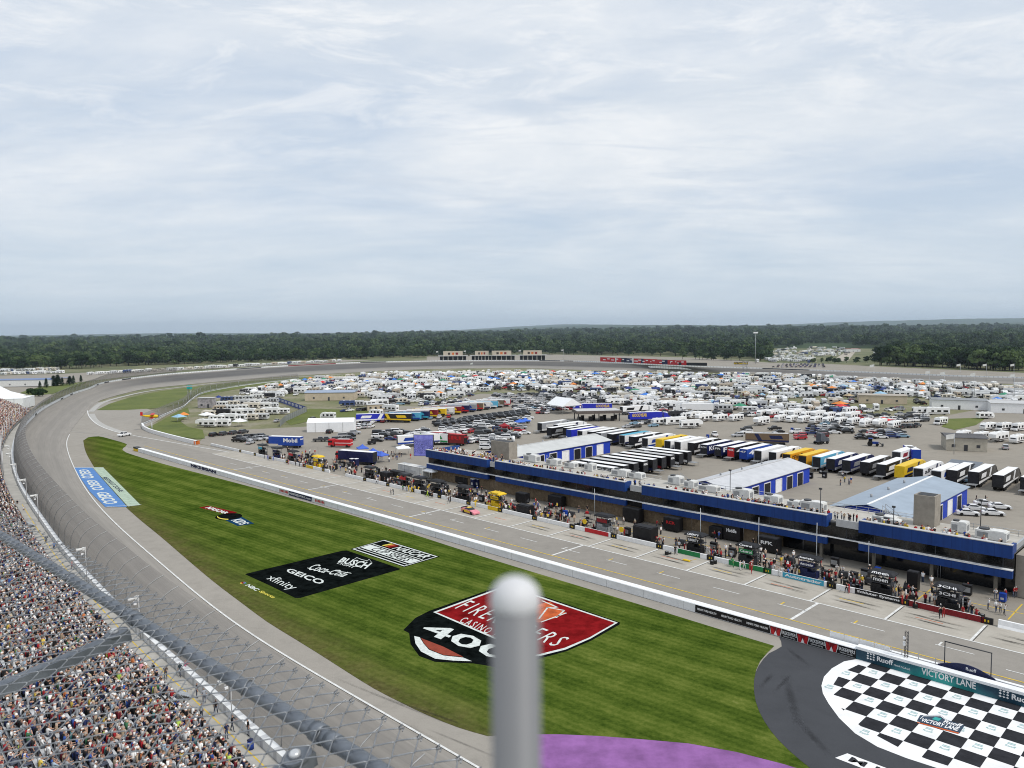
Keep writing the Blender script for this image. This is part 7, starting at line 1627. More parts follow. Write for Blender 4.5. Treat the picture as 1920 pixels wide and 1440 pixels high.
# RVs outside the wall at the left, and the far camp beyond the back straight
for px0, py0, px1, py1, n, rz in ((165, 703, 640, 677.5, 44, 1.2), (2, 703, 120, 700, 14, 2.9), (0, 697, 110, 694, 14, 2.9)):
    a, b = G(px0, py0), G(px1, py1)
    for i in range(n):
        f = (i + rnd.random() * .6) / n; cbank.append(((a[0] + (b[0] - a[0]) * f, a[1] + (b[1] - a[1]) * f), rz + rnd.uniform(-.2, .2), rnd.choice(TRV + ['motorhome']), int(nrs.choice(len(RVC), p=RVP)), 'outside the far wall', False))
for i in range(330):
    px, py = rnd.uniform(1420, 1680), rnd.uniform(652, 681)
    if 1590 < px < 1640 and py < 672 or (1525 < px < 1660 and py > 668): continue
    p = G(px, py); cbank.append((p, rnd.uniform(0, 3.1), rnd.choice(TRV), int(nrs.choice(len(RVC), p=RVP)), 'in the distant camp beyond the back straight', False))
sc = [PX(b[0][0], b[0][1], 1.5)[2] for b in cbank]
keep = sorted(range(len(cbank)), key=lambda i: (not cbank[i][5], sc[i]))[:300]; kk = set(keep)
tot = {}; cnt = {}; seq = sorted(keep, key=lambda i: PX(cbank[i][0][0], cbank[i][0][1], 1)[0])
WORDS = dict(trailer='travel trailer', fifth='fifth-wheel trailer', motorhome='motorhome', cab='cab-over camper')
def zfix(z): return z if 'big camp, row ' not in z else z.split(', row ')[0] + f', {nth(int(z.split("row ")[1]))} row back'
for i in seq: key = (cbank[i][2], RVC[cbank[i][3]][0], cbank[i][4]); tot[key] = tot.get(key, 0) + 1
for i in seq:
    p, rz, kind, ci, zone, split = cbank[i]; key = (kind, RVC[ci][0], zone); n = cnt.get(key, 0); cnt[key] = n + 1
    lab = f'{nth(n) + " " if tot[key] > 1 else ""}{RVC[ci][0]} {WORDS[kind]} {"from left " if tot[key] > 1 else ""}{zfix(zone)}'
    if split: copy_tree(CAMPP[kind], (*p, 0), rz - math.pi / 2, lab, 'campers on the infield', (*RVC[ci][1], 1))
    else:
        o = link('camper', CAMP[kind], None, (*p, 0), rz - math.pi / 2); o.color = (*RVC[ci][1], 1); o.scale = (rnd.uniform(.94, 1.08), rnd.uniform(.82, 1.15), rnd.uniform(.86, 1.1)); tag(o, lab, 'camper', 'campers on the infield')
for d in (CARP, CAMPP):
    for r in d.values(): drop_tree(r)
# everything of the kind beyond the three hundred nearest: one object each
def mass(name, lab, items, meshes, colors, mats, cat):
    V = []; Fq = []; MI = []; CO = []; off_ = 0
    cache = {k: (np.array([v.co for v in m.vertices]), [tuple(p.vertices) for p in m.polygons], [p.material_index for p in m.polygons]) for k, m in meshes.items()}
    for p, rz, kind, ci, *_ in items:
        P, fs, mi = cache[kind]; a = rz - math.pi / 2; c, s = math.cos(a), math.sin(a)
        k1, k2 = (rnd.uniform(.8, 1.15), rnd.uniform(.85, 1.12)) if cat == 'campers' else (1, 1); V.append(np.stack([P[:, 0] * c - P[:, 1] * k1 * s + p[0], P[:, 0] * s + P[:, 1] * k1 * c + p[1], P[:, 2] * k2], 1))
        Fq += [tuple(i + off_ for i in f) for f in fs]; MI += mi; CO += [colors[ci][1]] * len(fs); off_ += len(P)
    me = bpy.data.meshes.new(name); me.from_pydata([tuple(v) for v in np.concatenate(V)], [], Fq)
    for m in mats: me.materials.append(m)
    me.polygons.foreach_set('material_index', MI); a = me.attributes.new('col', 'FLOAT_COLOR', 'FACE'); a.data.foreach_set('color', [x for c in CO for x in (*c, 1)])
    return tag(link(name, me), lab, cat, None, 'stuff')
def attr_mat(name, rough=.45):
    t = NT(name); at_ = t.n('ShaderNodeAttribute', attribute_name='col'); t.fin(at_.outputs['Color'], rough, 0, .4); return t.mat
AM = attr_mat('mass_paint')
mass('distant_campers', 'mass of mostly white campers filling the back of the infield camp', [b for i, b in enumerate(cbank) if i not in kk], CAMP, RVC, [AM] + CMM[1:], 'campers')
mass('distant_cars', 'mass of small parked cars scattered between the far campers', left_cars + fillcars, CARS, CC, [AM] + CARM[1:], 'cars')
# awnings and pop-up tents of the camp
TC = [('white', (.85, .86, .88)), ('white', (.85, .86, .88)), ('white', (.85, .86, .88)), ('pale blue', (.3, .5, .66)), ('bright blue', (.06, .2, .6)), ('red', (.6, .05, .05)), ('orange', (.7, .25, .06)), ('dark blue', (.03, .05, .2)), ('green', (.05, .25, .15)), ('tan', (.45, .35, .22))]
tm = MB(); tm.add([(-2, -2, 2.2), (2, -2, 2.2), (2, 2, 2.2), (-2, 2, 2.2), (0, 0, 3.6)], [(0, 1, 4), (1, 2, 4), (2, 3, 4), (3, 0, 4)])
for x in (-1.9, 1.9):
    for y in (-1.9, 1.9): tm.cyl(x, y, 0, 2.2, .04, n=4, m=1)
TMESH = tm.mesh('pop_up_tent', [TENT, LGREY]); cnt = {}; tot = {}
tl = [(x, y, rnd.choice(TC)) for x, y in tents] + [(*G(px, py), c) for px, py, c in ((1655, 797, TC[5]), (336, 790, TC[3]), (345, 786, TC[6]), (388, 786, TC[0]), (450, 799, TC[0]), (450, 777, TC[0]), (410, 752, TC[7]), (1560, 745, TC[4]), (1485, 716, TC[4]), (700, 716, TC[3]), (605, 722, TC[5]), (1730, 726, TC[6]))]
tl.sort(key=lambda q_: PX(q_[0], q_[1], 2)[0])
for x, y, (cn, cc) in tl[:290]:
    n = cnt.get(cn, 0); cnt[cn] = n + 1
    s = link('pop_up_tent', TMESH, None, (x, y, 0), rnd.random()); k = rnd.uniform(.9, 1.6); s.scale = (k, k, 1.0); s.color = (*cc, 1)
    tag(s, f'{cn} pop-up tent in the camp, {nth(n)} of that colour from the left', 'tent', 'pop-up tents among the campers')
# ================================================================== trees
def leaf_mat(name, dark, mid, light, big=.012):
    t = NT(name); p = t.pos(); oi = t.n('ShaderNodeObjectInfo')
    f = t.math('ADD', t.math('MULTIPLY', t.noise(p, .55, 4, .7), .55), t.math('MULTIPLY', t.noise(p, big, 4), .35))
    f = t.math('ADD', f, t.math('MULTIPLY_ADD', oi.outputs['Random'], .52, -.22))
    c = t.ramp(f, (.30, dark), (.52, mid), (.75, light)); t.fin(c, .8, 0, .15); return t.mat
LEAF = leaf_mat('foliage', (.011, .027, .007), (.030, .060, .021), (.082, .120, .042))
CONI = leaf_mat('conifer_foliage', (.012, .026, .014), (.022, .042, .024), (.04, .065, .04))
def crown_mesh(seed, R, Hc, z0, nblob, nleaf, leaf, conifer=False):
    r = np.random.RandomState(seed); mb = MB(); blobs = []
    if conifer:
        for i in range(nleaf):
            f = r.rand() ** .8; z = z0 + Hc * f; rad = R * (1 - f) ** .9 * (0.55 + .45 * r.rand()); a = r.rand() * 6.283
            c = np.array([math.cos(a) * rad, math.sin(a) * rad, z]); o = np.array([math.cos(a), math.sin(a), -.35])
            s = np.array([-math.sin(a), math.cos(a), 0]) * leaf * .5; mb.poly([c - s - o * leaf * .4, c + s - o * leaf * .4, c + s * .3 + o * leaf, c - s * .3 + o * leaf])
        return mb
    for i in range(nblob):
        a = r.rand() * 6.283; rr = R * .62 * math.sqrt(r.rand()); h = z0 + Hc * (.22 + .62 * r.rand()) - rr * .15
        blobs.append((np.array([math.cos(a) * rr, math.sin(a) * rr, h]), R * (.34 + .22 * r.rand())))
    blobs.append((np.array([0, 0, z0 + Hc * .72]), R * .5))
    for c0, br in blobs:
        k = 0
        for j in range(nleaf // len(blobs)):
            d = r.normal(size=3); d /= np.linalg.norm(d); d[2] = abs(d[2]) * .9 - .25 * r.rand()
            p = c0 + d * br * (.72 + .34 * r.rand()) * np.array([1, 1, .8]); nrm = d + r.normal(size=3) * .45; nrm /= np.linalg.norm(nrm)
            t1 = np.cross(nrm, r.normal(size=3)); t1 /= np.linalg.norm(t1); t2 = np.cross(nrm, t1); s = leaf * (.6 + .8 * r.rand())
            mb.poly([p - t1 * s - t2 * s * .5, p + t1 * s * .8 - t2 * s * .7, p + t1 * s + t2 * s * .6, p - t1 * s * .5 + t2 * s])
    return mb
def trunk_mesh(seed, h, R):
    r = np.random.RandomState(seed); mb = MB(); mb.tube([(0, 0, -.3), (.1, 0, h * .4), (0, .1, h * .75), (0, 0, h)], [.38, .28, .2, .08], 7)
    for i in range(5): a = r.rand() * 6.28; z = h * (.4 + .1 * i); mb.tube([(0, 0, z), (math.cos(a) * R * .3, math.sin(a) * R * .3, z + h * .12), (math.cos(a) * R * .6, math.sin(a) * R * .6, z + h * .2)], [.16, .1, .04], 5)
    return mb
TREES = []
for i, (R, Hc, z0, nl) in enumerate(((6.4, 14, .8, 760), (7.6, 15, .8, 900), (5.4, 16.5, .6, 700), (7.0, 12, .4, 780))):
    TREES.append((crown_mesh(20 + i, R, Hc, z0, 11 + i, nl, .72).mesh('crown', LEAF), trunk_mesh(40 + i, z0 + Hc * .7, R).mesh('trunk', TRUNK)))
# individually visible trees along the near edge of the woods
spots = []
def tree_line(p0, p1, n, jit, smin, smax):
    a, b = G(*p0), G(*p1)
    for i in range(n):
        f = (i + rnd.random()) / n; spots.append((a[0] + (b[0] - a[0]) * f + rnd.uniform(-jit, jit), a[1] + (b[1] - a[1]) * f + rnd.uniform(0, jit * 1.4), rnd.uniform(smin, smax)))
tree_line((-20, 694), (170, 690), 34, 14, .8, 1.25); tree_line((170, 688), (520, 676), 44, 22, .8, 1.3); tree_line((520, 676), (860, 668), 30, 25, .8, 1.25)
tree_line((1030, 664), (1290, 668), 22, 22, .8, 1.2); tree_line((1290, 674), (1440, 676), 16, 14, .7, 1.1); tree_line((1520, 680), (1665, 680), 16, 8, .35, .6)
tree_line((1665, 684), (1940, 696), 46, 14, 1.0, 1.55); tree_line((1680, 678), (1940, 688), 26, 16, 1.2, 1.6)
spots.sort(key=lambda q_: PX(q_[0], q_[1], 6)[0])
for i, (x, y, s) in enumerate(spots[:290]):
    cm, tm_ = TREES[rnd.randrange(4)]; r = thing('broadleaf_tree', f'broadleaf tree at the edge of the woods, {nth(i)} from the left', 'tree', (x, y, -.3), rnd.random() * 6.28, 'trees along the edge of the woods')
    r.scale = (s * rnd.uniform(.9, 1.15), s * rnd.uniform(.9, 1.15), s); link('crown', cm, r); link('trunk', tm_, r)
CONM = [crown_mesh(70 + i, 2.3, 7.2, .5, 0, 420, .8, True).mesh('crown', CONI) for i in range(2)]; CTR = MB(); CTR.cyl(0, 0, -.3, 5, .22, .08, 7); CTR = CTR.mesh('trunk', TRUNK)
for i, (px, py, s, k) in enumerate(((75, 728, .75, 0), (87, 726, .95, 0), (101, 723, 1.1, 1), (109, 723, 1.2, 1), (117, 722, .85, 0), (131, 721, .95, 1), (138, 719, .9, 0), (152, 716, .8, 0))):
    r = thing('spruce_tree', f'small cone-shaped evergreen on the lawn outside the turn, {nth(i)} from the left', 'tree', (*G(px, py), -.2), rnd.random() * 6, 'evergreens on the lawn outside the turn'); r.scale = (s * (1.5 if k else 1),) * 2 + (s,)
    link('crown', CONM[i % 2], r); link('trunk', CTR, r)
# ---- the woods as one mass of instanced crowns
FOR = [bpy.data.objects.new('wood_crown', crown_mesh(90 + i, R, Hc, 1.0, 7, nl, 1.15).mesh('wood_crown', LEAF)) for i, (R, Hc, nl) in enumerate(((7.6, 16, 240), (9.2, 15.5, 280), (6.4, 18, 220)))]
pts = []; scl = []
def hill(x, y):
    d = math.hypot(x, y); z = 0
    if d > 1500: z = (d - 1500) * (.0026 + .0016 * max(-1, min(1, x / 900))) * (1 + .6 * math.sin(x * .0011 + 1) + .5 * math.sin(y * .0017 + x * .0006))
    return z
edge_px = [(-60, 694), (170, 689), (520, 677), (700, 671), (860, 667), (1030, 664), (1290, 667), (1440, 676), (1446, 655), (1480, 640), (1620, 640), (1690, 655), (1668, 684), (1800, 690), (1990, 694)]
E_ = np.array(edge_px, float)
def allowed(px, py):
    if 1445 < px < 1665: return py < 652 if px < 1500 else py < (645 if px < 1600 else 652)
    e = np.interp(px, [-60, 170, 520, 700, 860, 1030, 1290, 1445, 1665, 1800, 1990], [694, 689, 677, 671, 667, 664, 667, 676, 684, 690, 694]); return py < e - 1
y = 640.0
while y < 4300:
    st = 11.5 if y < 1500 else 15 if y < 2400 else 21
    x = -y * .76
    while x < y * .76:
        X_, Y_ = x + rnd.uniform(-st, st) * .5, y + rnd.uniform(-st, st) * .5; px, py, f = PX(X_, Y_, 0.0)
        clear = .0 + .5 * (math.sin(X_ * .004 + 2) * math.sin(Y_ * .0045) + .4 * math.sin(X_ * .013) * math.sin(Y_ * .011))
        if -80 < px < 2000 and allowed(px, py) and clear < .52: pts.append((X_, Y_, hill(X_, Y_) - 2.0 + 2.5 * math.sin(X_ * .0052 + .7) * math.sin(Y_ * .0061 + X_ * .002))); scl.append((rnd.uniform(1.3, 1.65) if rnd.random() < .05 else rnd.choice([rnd.uniform(.5, 1.05), rnd.uniform(.75, 1.4)])) * (.80 + .2 * math.sin(X_ * .021 + 1) * math.sin(Y_ * .017)) * (1 if y < 1500 else 1.25 if y < 2400 else 1.7))
        x += st
    y += st
me = bpy.data.meshes.new('forest'); me.from_pydata(pts, [], []); a = me.attributes.new('scl', 'FLOAT', 'POINT'); a.data.foreach_set('value', scl)
me.attributes.new('kind', 'INT', 'POINT').data.foreach_set('value', [rnd.randrange(3) for _ in pts]); me.attributes.new('rot', 'FLOAT', 'POINT').data.foreach_set('value', [rnd.random() * 6.28 for _ in pts])
fo = tag(link('forest', me), 'broad dark green woods stretching to the horizon behind the track', 'forest', None, 'stuff')
ng = bpy.data.node_groups.new('forest_growth', 'GeometryNodeTree'); ng.interface.new_socket('Geometry', in_out='INPUT', socket_type='NodeSocketGeometry'); ng.interface.new_socket('Geometry', in_out='OUTPUT', socket_type='NodeSocketGeometry')
gi = ng.nodes.new('NodeGroupInput'); go = ng.nodes.new('NodeGroupOutput'); jn = ng.nodes.new('GeometryNodeJoinGeometry')
def attr(nm, ty): n_ = ng.nodes.new('GeometryNodeInputNamedAttribute'); n_.data_type = ty; n_.inputs[0].default_value = nm; return [o for o in n_.outputs if o.enabled and o.name == 'Attribute'][0]
sc_a, kd, rt = attr('scl', 'FLOAT'), attr('kind', 'INT'), attr('rot', 'FLOAT')
for i, o in enumerate(FOR):
    inst = ng.nodes.new('GeometryNodeInstanceOnPoints'); oi = ng.nodes.new('GeometryNodeObjectInfo'); oi.inputs[0].default_value = o
    cmp_ = ng.nodes.new('FunctionNodeCompare'); cmp_.data_type = 'INT'; cmp_.operation = 'EQUAL'; ng.links.new(kd, [s for s in cmp_.inputs if s.enabled][0]); [s for s in cmp_.inputs if s.enabled][1].default_value = i
    cb = ng.nodes.new('ShaderNodeCombineXYZ'); ng.links.new(rt, cb.inputs[2])
    ng.links.new(gi.outputs[0], inst.inputs['Points']); ng.links.new(cmp_.outputs[0], inst.inputs['Selection']); ng.links.new(oi.outputs['Geometry'], inst.inputs['Instance']); ng.links.new(cb.outputs[0], inst.inputs['Rotation']); ng.links.new(sc_a, inst.inputs['Scale']); ng.links.new(inst.outputs[0], jn.inputs[0])
ng.links.new(jn.outputs[0], go.inputs[0]); md = fo.modifiers.new('growth', 'NODES'); md.node_group = ng
# ---- rolling country to the horizon
t = NT('wooded_hills'); p = t.pos(); f = t.math('ADD', t.math('MULTIPLY', t.noise(p, .0022, 5), .5), t.math('MULTIPLY', t.noise(p, .02, 6, .75), .5))
c = t.ramp(f, (.35, (.016, .032, .012)), (.52, (.034, .058, .02)), (.62, (.06, .085, .035)), (.74, (.14, .14, .07))); t.fin(c, .95, 0, .1); HILLM = t.mat
xs = np.linspace(-1, 1, 150); ys = np.r_[np.linspace(1300, 4200, 40), np.linspace(4400, 13000, 60)]
rows = []
for y in ys:
    r_ = []
    for x in xs:
        X_ = x * y * .95; z = hill(X_, y) - 1.5
        if y > 4200: z += 8 + rnd.uniform(0, 11) + (y - 4200) * .0035 * (.45 + .35 * math.sin(X_ * .0005 + .4) + .3 * math.sin(X_ * .0013 + y * .0007)) + max(0, X_ / y) * (y - 4200) * .0052
        r_.append((X_, y, z))
    rows.append(r_)
grid_mesh('hills', HILLM, rows)
# ---- air: thin summer haze
hz_ = MB(); hz_.box(0, 9300, -1, 40000, 18000, 260); ho = hz_.build('haze', [])
t = bpy.data.materials.new('summer_haze'); t.use_nodes = True; tn = t.node_tree; tn.nodes.remove(tn.nodes['Principled BSDF']); vs_ = tn.nodes.new('ShaderNodeVolumePrincipled')
vs_.inputs['Color'].default_value = (.72, .86, 1, 1); vs_.inputs['Density'].default_value = 7.5e-5; vs_.inputs['Anisotropy'].default_value = .1; tn.links.new(vs_.outputs[0], tn.nodes['Material Output'].inputs['Volume'])
ho.data.materials.append(t); tag(ho, 'thin bluish summer haze over the distant woods', 'haze', None, 'stuff')
# drifting smoke over the far turn
t = bpy.data.materials.new('smoke'); t.use_nodes = True; tn = t.node_tree; tn.nodes.remove(tn.nodes['Principled BSDF']); vs_ = tn.nodes.new('ShaderNodeVolumePrincipled'); vs_.inputs['Color'].default_value = (.85, .88, .92, 1)
tcn = tn.nodes.new('ShaderNodeTexCoord'); nn_ = tn.nodes.new('ShaderNodeTexNoise'); nn_.inputs['Scale'].default_value = .045; nn_.inputs['Detail'].default_value = 4; geo = tn.nodes.new('ShaderNodeNewGeometry'); tn.links.new(geo.outputs['Position'], nn_.inputs['Vector'])
gr = tn.nodes.new('ShaderNodeVectorMath'); gr.operation = 'LENGTH'; tn.links.new(tcn.outputs['Object'], gr.inputs[0])
m1 = tn.nodes.new('ShaderNodeMapRange'); m1.inputs[1].default_value = 1.0; m1.inputs[2].default_value = .1; tn.links.new(gr.outputs['Value'], m1.inputs[0])
m2 = tn.nodes.new('ShaderNodeMapRange'); m2.inputs[1].default_value = .45; m2.inputs[2].default_value = .75; m2.inputs[4].default_value = .028; tn.links.new(nn_.outputs['Fac'], m2.inputs[0])
mm = tn.nodes.new('ShaderNodeMath'); mm.operation = 'MULTIPLY'; tn.links.new(m1.outputs[0], mm.inputs[0]); tn.links.new(m2.outputs[0], mm.inputs[1]); tn.links.new(mm.outputs[0], vs_.inputs['Density']); tn.links.new(vs_.outputs[0], tn.nodes['Material Output'].inputs['Volume'])
for i, (px, py, Y, sx_, sy_, sz_) in enumerate(((985, 650, 905, 26, 14, 13), (1085, 656, 880, 42, 14, 10), (885, 658, 910, 22, 12, 9), (1590, 636, 820, 34, 20, 16), (120, 655, 800, 30, 20, 16), (1890, 697, 590, 20, 8, 4.5))):
    lo, hi = 0.0, 120.0
    for _ in range(40):
        z = (lo + hi) / 2; xx = (px - 960) / F * Y
        if PX(xx, Y, z)[1] > py: lo = z
        else: hi = z
    mb = MB(); rings = []
    n_ = 12
    for a in range(n_ + 1):
        th = math.pi * a / n_; rings.append([(math.sin(th) * math.cos(b), math.sin(th) * math.sin(b), math.cos(th)) for b in np.linspace(0, 2 * math.pi, 17)[:-1]])
    V = [p for r_ in rings for p in r_]; mb.add(V, [(a * 16 + b, a * 16 + (b + 1) % 16, (a + 1) * 16 + (b + 1) % 16, (a + 1) * 16 + b) for a in range(n_) for b in range(16)])
    s = mb.build('smoke', t); s.location = (xx, Y, z); s.scale = (sx_, sy_, sz_); tag(s, ['pale smoke wisp rising behind the far pavilions', 'wide pale smoke drifting right of the far pavilions', 'thin pale smoke left above the far pavilions', 'pale dust drifting over the woods by the distant camp', 'faint haze patch over the woods at far left', 'low dust over the back straight by the flags'][i], 'smoke', None, 'stuff')
# ================================================================== things beyond the track
# pavilions of the far stand
def far_pos(px, Y): return ((px - 960) / F * Y, Y)
for i, (px, w) in enumerate(((850, 36), (904, 25), (941, 36), (999, 34))):
    x, y = far_pos(px, 925); r = thing('far_pavilion', f'cream roofed pavilion on grey piers beyond the far turn, {nth(i)} from the left', 'building', (x, y, 7), .05 - i * .04)
    L_ = w * .645; mb = MB()
    for k in range(5): mb.box(-L_ / 2 + L_ * k / 4, -5, -4, 1.0, 1.0, 8.5)
    mb.build('pier', CONC, r); mb = MB(); mb.box(0, -2, 4.5, L_ + 12, 9, .8); mb.build('deck', LGREY, r); mb = MB(); mb.box(0, 0, 5.3, L_, 7, 5.0); mb.build('cream_block', M('cream_wall%d' % i, (.55, .48, .38), .8, .1), r)
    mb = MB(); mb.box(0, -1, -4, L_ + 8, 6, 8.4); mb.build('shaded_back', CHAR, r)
    for k in range(3): mb = MB(); mb.box(-L_ * .2 + k * L_ * .2, -3.52, 6.2, L_ * .12, .05, 2.6); mb.build('panel', [TRUNK, ORANGE, DRED][k], r)
# long row of red, blue and black boards by the back straight
for i, (px0, px1, m) in enumerate(((1063, 1085, RED), (1090, 1107, DARK), (1112, 1132, OFFWHITE), (1141, 1161, NAVY), (1166, 1184, RED), (1187, 1205, RED), (1211, 1231, NAVY), (1236, 1259, RED), (1262, 1282, RED), (1284, 1326, BLACK))):
    s0_, s1_ = s_of(px0, 680, 8), s_of(px1, 684, 7); a, b = wall_at(s0_, 6), wall_at(s1_, 6); L_ = math.dist(a[:2], b[:2]); r = thing('trackside_board', f'{["red", "dark", "pale", "navy", "red", "red", "navy", "red", "red", "long black"][i]} advertising board above the far wall, {nth(i)} from the left', 'advertising board', (a[0], a[1], min(a[2], b[2]) - 1.5), math.atan2(b[1] - a[1], b[0] - a[0]))
    mb = MB(); mb.box(L_ / 2, 0, 1.4, L_, .2, 4.6 if i < 9 else 3.0); mb.build('panel', m, r)
    for k in (0.15, .85): mb = MB(); mb.cyl(L_ * k, .25, -8, 1.6, .18, n=5); mb.build('post', GREY, r)
    if i < 9: mb = MB(); [mb.box(L_ * (.2 + .2 * k), .12 if False else -.11, 3.0 + (k % 2) * 1.0, L_ * .13, .03, .9) for k in range(4)]; mb.build('lettering_blocks', WHITE if m is not OFFWHITE else RED, r)
x, y = far_pos(1390, 775); r = thing('yellow_board', 'yellow lettered board on posts behind the back straight wall', 'sign', (x, y, 0), -.4); mb = MB(); mb.box(0, 0, 5.2, 14, .3, 2.2); mb.build('panel', BLACK, r); put_text(MB(), 'RV CAMPING', [(-6.5, -.17, 5.5), (6.5, -.17, 5.5), (6.5, -.17, 7.1), (-6.5, -.17, 7.1)], 0, .04).build('lettering', YELLOW, r)
for s in (-5, 5): mb = MB(); mb.cyl(s, .3, 0, 5.4, .2, n=6); mb.build('post', GREY, r)
# light masts, flagpoles, lattice tower
def mast(px, Y, top_py, lab, nm='light_mast', head=True, rad=.28):
    x = (px - 960) / F * Y; lo, hi = 0.0, 90.0
    for _ in range(40):
        z = (lo + hi) / 2
        if PX(x, Y, z)[1] > top_py: lo = z
        else: hi = z
    r = thing(nm, lab, 'mast', (x, Y, 0)); mb = MB(); mb.cyl(0, 0, 0, z, rad, rad * .6, 7); mb.build('shaft', STEEL, r); mb = MB()
    if head: mb.box(0, 0, z, 5.2, .8, 1.6); mb.build('lamp_head', WHITE, r)
    else: mb.poly([(0, 0, z), (0, 0, z - 1.6), (-2.6, .3, z - 2.0), (-2.6, .3, z - .5)]); mb.build('flag', OFFWHITE, r)
mast(1417, 900, 625, 'tall floodlight mast rising out of the woods behind the back straight')
for i, px in enumerate((1802, 1851, 1903)): mast(px, 560, 682, f'white flagpole by the back straight in front of the dark trees, {nth(i)} from the left', 'flag_pole', False, .12)
for i, (px, tp) in enumerate(((822, 658), (874, 657), (977, 656), (1057, 655))): mast(px, 945, tp, f'thin lamp mast between the far pavilions, {nth(i)} from the left', 'lamp_mast', False, .12)
for i, (px, Y, tp) in enumerate(((1640, 480, 683), (1745, 470, 695), (1773, 455, 697), (1830, 440, 699), (1905, 420, 701), (1795, 250, 815), (887, 800, 680))): mast(px, Y, tp if i != 5 else 813, f'thin grey pole standing among the campers, {nth(i)} of seven', 'utility_pole', False, .1)
x, y = G(1397, 702); r = thing('lattice_tower', 'open grey scaffold tower on the infield by the back straight', 'tower', (x, y, 0)); mb = MB()
for sx_ in (-2, 2):
    for sy_ in (-2, 2): mb.tube([(sx_, sy_, 0), (sx_, sy_, 12)], .16, 5)
for k in range(4): z = 3 * k; mb.tube([(-2, -2, z), (2, -2, z + 3)], .1, 4); mb.tube([(2, -2, z), (-2, -2, z + 3)], .1, 4)
mb.build('frame', GREY, r); mb = MB(); mb.box(0, 0, 12, 5, 5, .3); mb.build('platform', DARK, r)
# race cars out on the far track and parked marshals are only specks; one dark helicopter-like rig by the wall
# left background: white marquee peaks, hospitality block
for i, (px, py, L_, hh) in enumerate(((-22, 757, 26, 13.0), (-2, 757, 22, 13.0), (18, 758, 20, 7))):
    x, y = G(px, py, 2); tent('white_marquee', px, py, L_, 22, 4 + 2, hh, WT, f'large white peaked marquee behind the end of the stand, {nth(i)} from the left', .3, False, None, 'peak').location = (x, y, 0)
hall(20, 725, 62, 14, 5.2, OFFWHITE, M('hospitality_roof', (.16, .22, .38), .6, .1), 'low white hospitality hall with blue roof outside the turn', .12, .8, 5)
hall(85, 719, 36, 8, 4.2, M('hospitality_tan', (.42, .38, .33), .8, .1), M('roof_band_blue', (.2, .24, .36), .6, .1), 'low tan hall behind the small evergreens outside the turn', .25, .3, 3)
sheet('outer_lawn', [G(*p) for p in [(38, 735), (70, 726), (130, 718), (165, 715), (150, 722), (120, 731), (98, 737), (60, 740)]], -.3, TURF2)
sheet('service_yard', [G(*p) for p in [(-60, 760), (-60, 705), (120, 700), (330, 689), (640, 674), (700, 675), (350, 693), (180, 712), (100, 722), (30, 738), (40, 745), (95, 738), (100, 742), (60, 765)]], -.4, PAVE)
sheet('outer_yard', [G(*p) for p in [(800, 668), (1030, 664), (1300, 670), (1440, 679), (1560, 682), (1680, 688), (1960, 700), (1960, 708), (1580, 697), (1280, 687), (1080, 677), (800, 675)]], -.4, PAVE)
sheet('distant_track', [G(*p) for p in [(1560, 676), (1600, 650), (1612, 650), (1590, 676)]], -.38, M('gravel_road', (.40, .36, .30), .95, .1, .1))
for i, px in enumerate((60, 66, 72, 80)):
    x, y = G(px, 742); mb = MB(); r = thing('bush', f'low olive bush beside the walkway end, {nth(i)} from the left', 'bush', (x, y, 0)); 
    link('foliage', crown_mesh(150 + i, 4.0, 5, 0, 6, 260, .6).mesh('foliage', LEAF), r); mb = MB(); mb.cyl(0, 0, -.2, 3, .2, .1, 6); mb.build('stem', TRUNK, r)
# small signs along the infield edge of the turn
hall(1600, 660, 24, 10, 5, OFFWHITE, DRED, 'distant red and white gate house on the camp road', 0, .5, 3)
r = thing('tractor', 'blue farm tractor with front loader behind the transporter row', 'tractor', (*G(1636, 836), 0), -.5)
mb = MB(); mb.box(.9, 0, .75, 2.0, .8, .8, top=(.95, .9)); mb.build('bonnet', BLUE, r); mb = MB(); mb.box(-.7, 0, 1.0, 1.3, 1.4, 1.6, top=(.85, .85)); mb.build('cab', GLASS, r); mb = MB(); mb.box(-.7, 0, 2.604, 1.4, 1.5, .12); mb.build('roof', BLUE, r)
for s in (-1, 1):
    mb = MB(); mb.wheel(-.8, s * .95, .85, .45, axis='y', n=16); mb.build('wheel', TYRE, r); mb = MB(); mb.wheel(1.5, s * .8, .5, .3, axis='y', n=14); mb.build('wheel', TYRE, r)
mb = MB(); mb.box(3.2, 0, .25, .7, 2.0, .7, top=(.7, 1)); mb.tube([(1.0, .6, 1.3), (2.2, .6, 1.2), (3.1, .6, .6)], .08, 5); mb.tube([(1.0, -.6, 1.3), (2.2, -.6, 1.2), (3.1, -.6, .6)], .08, 5); mb.build('loader', DARK, r)
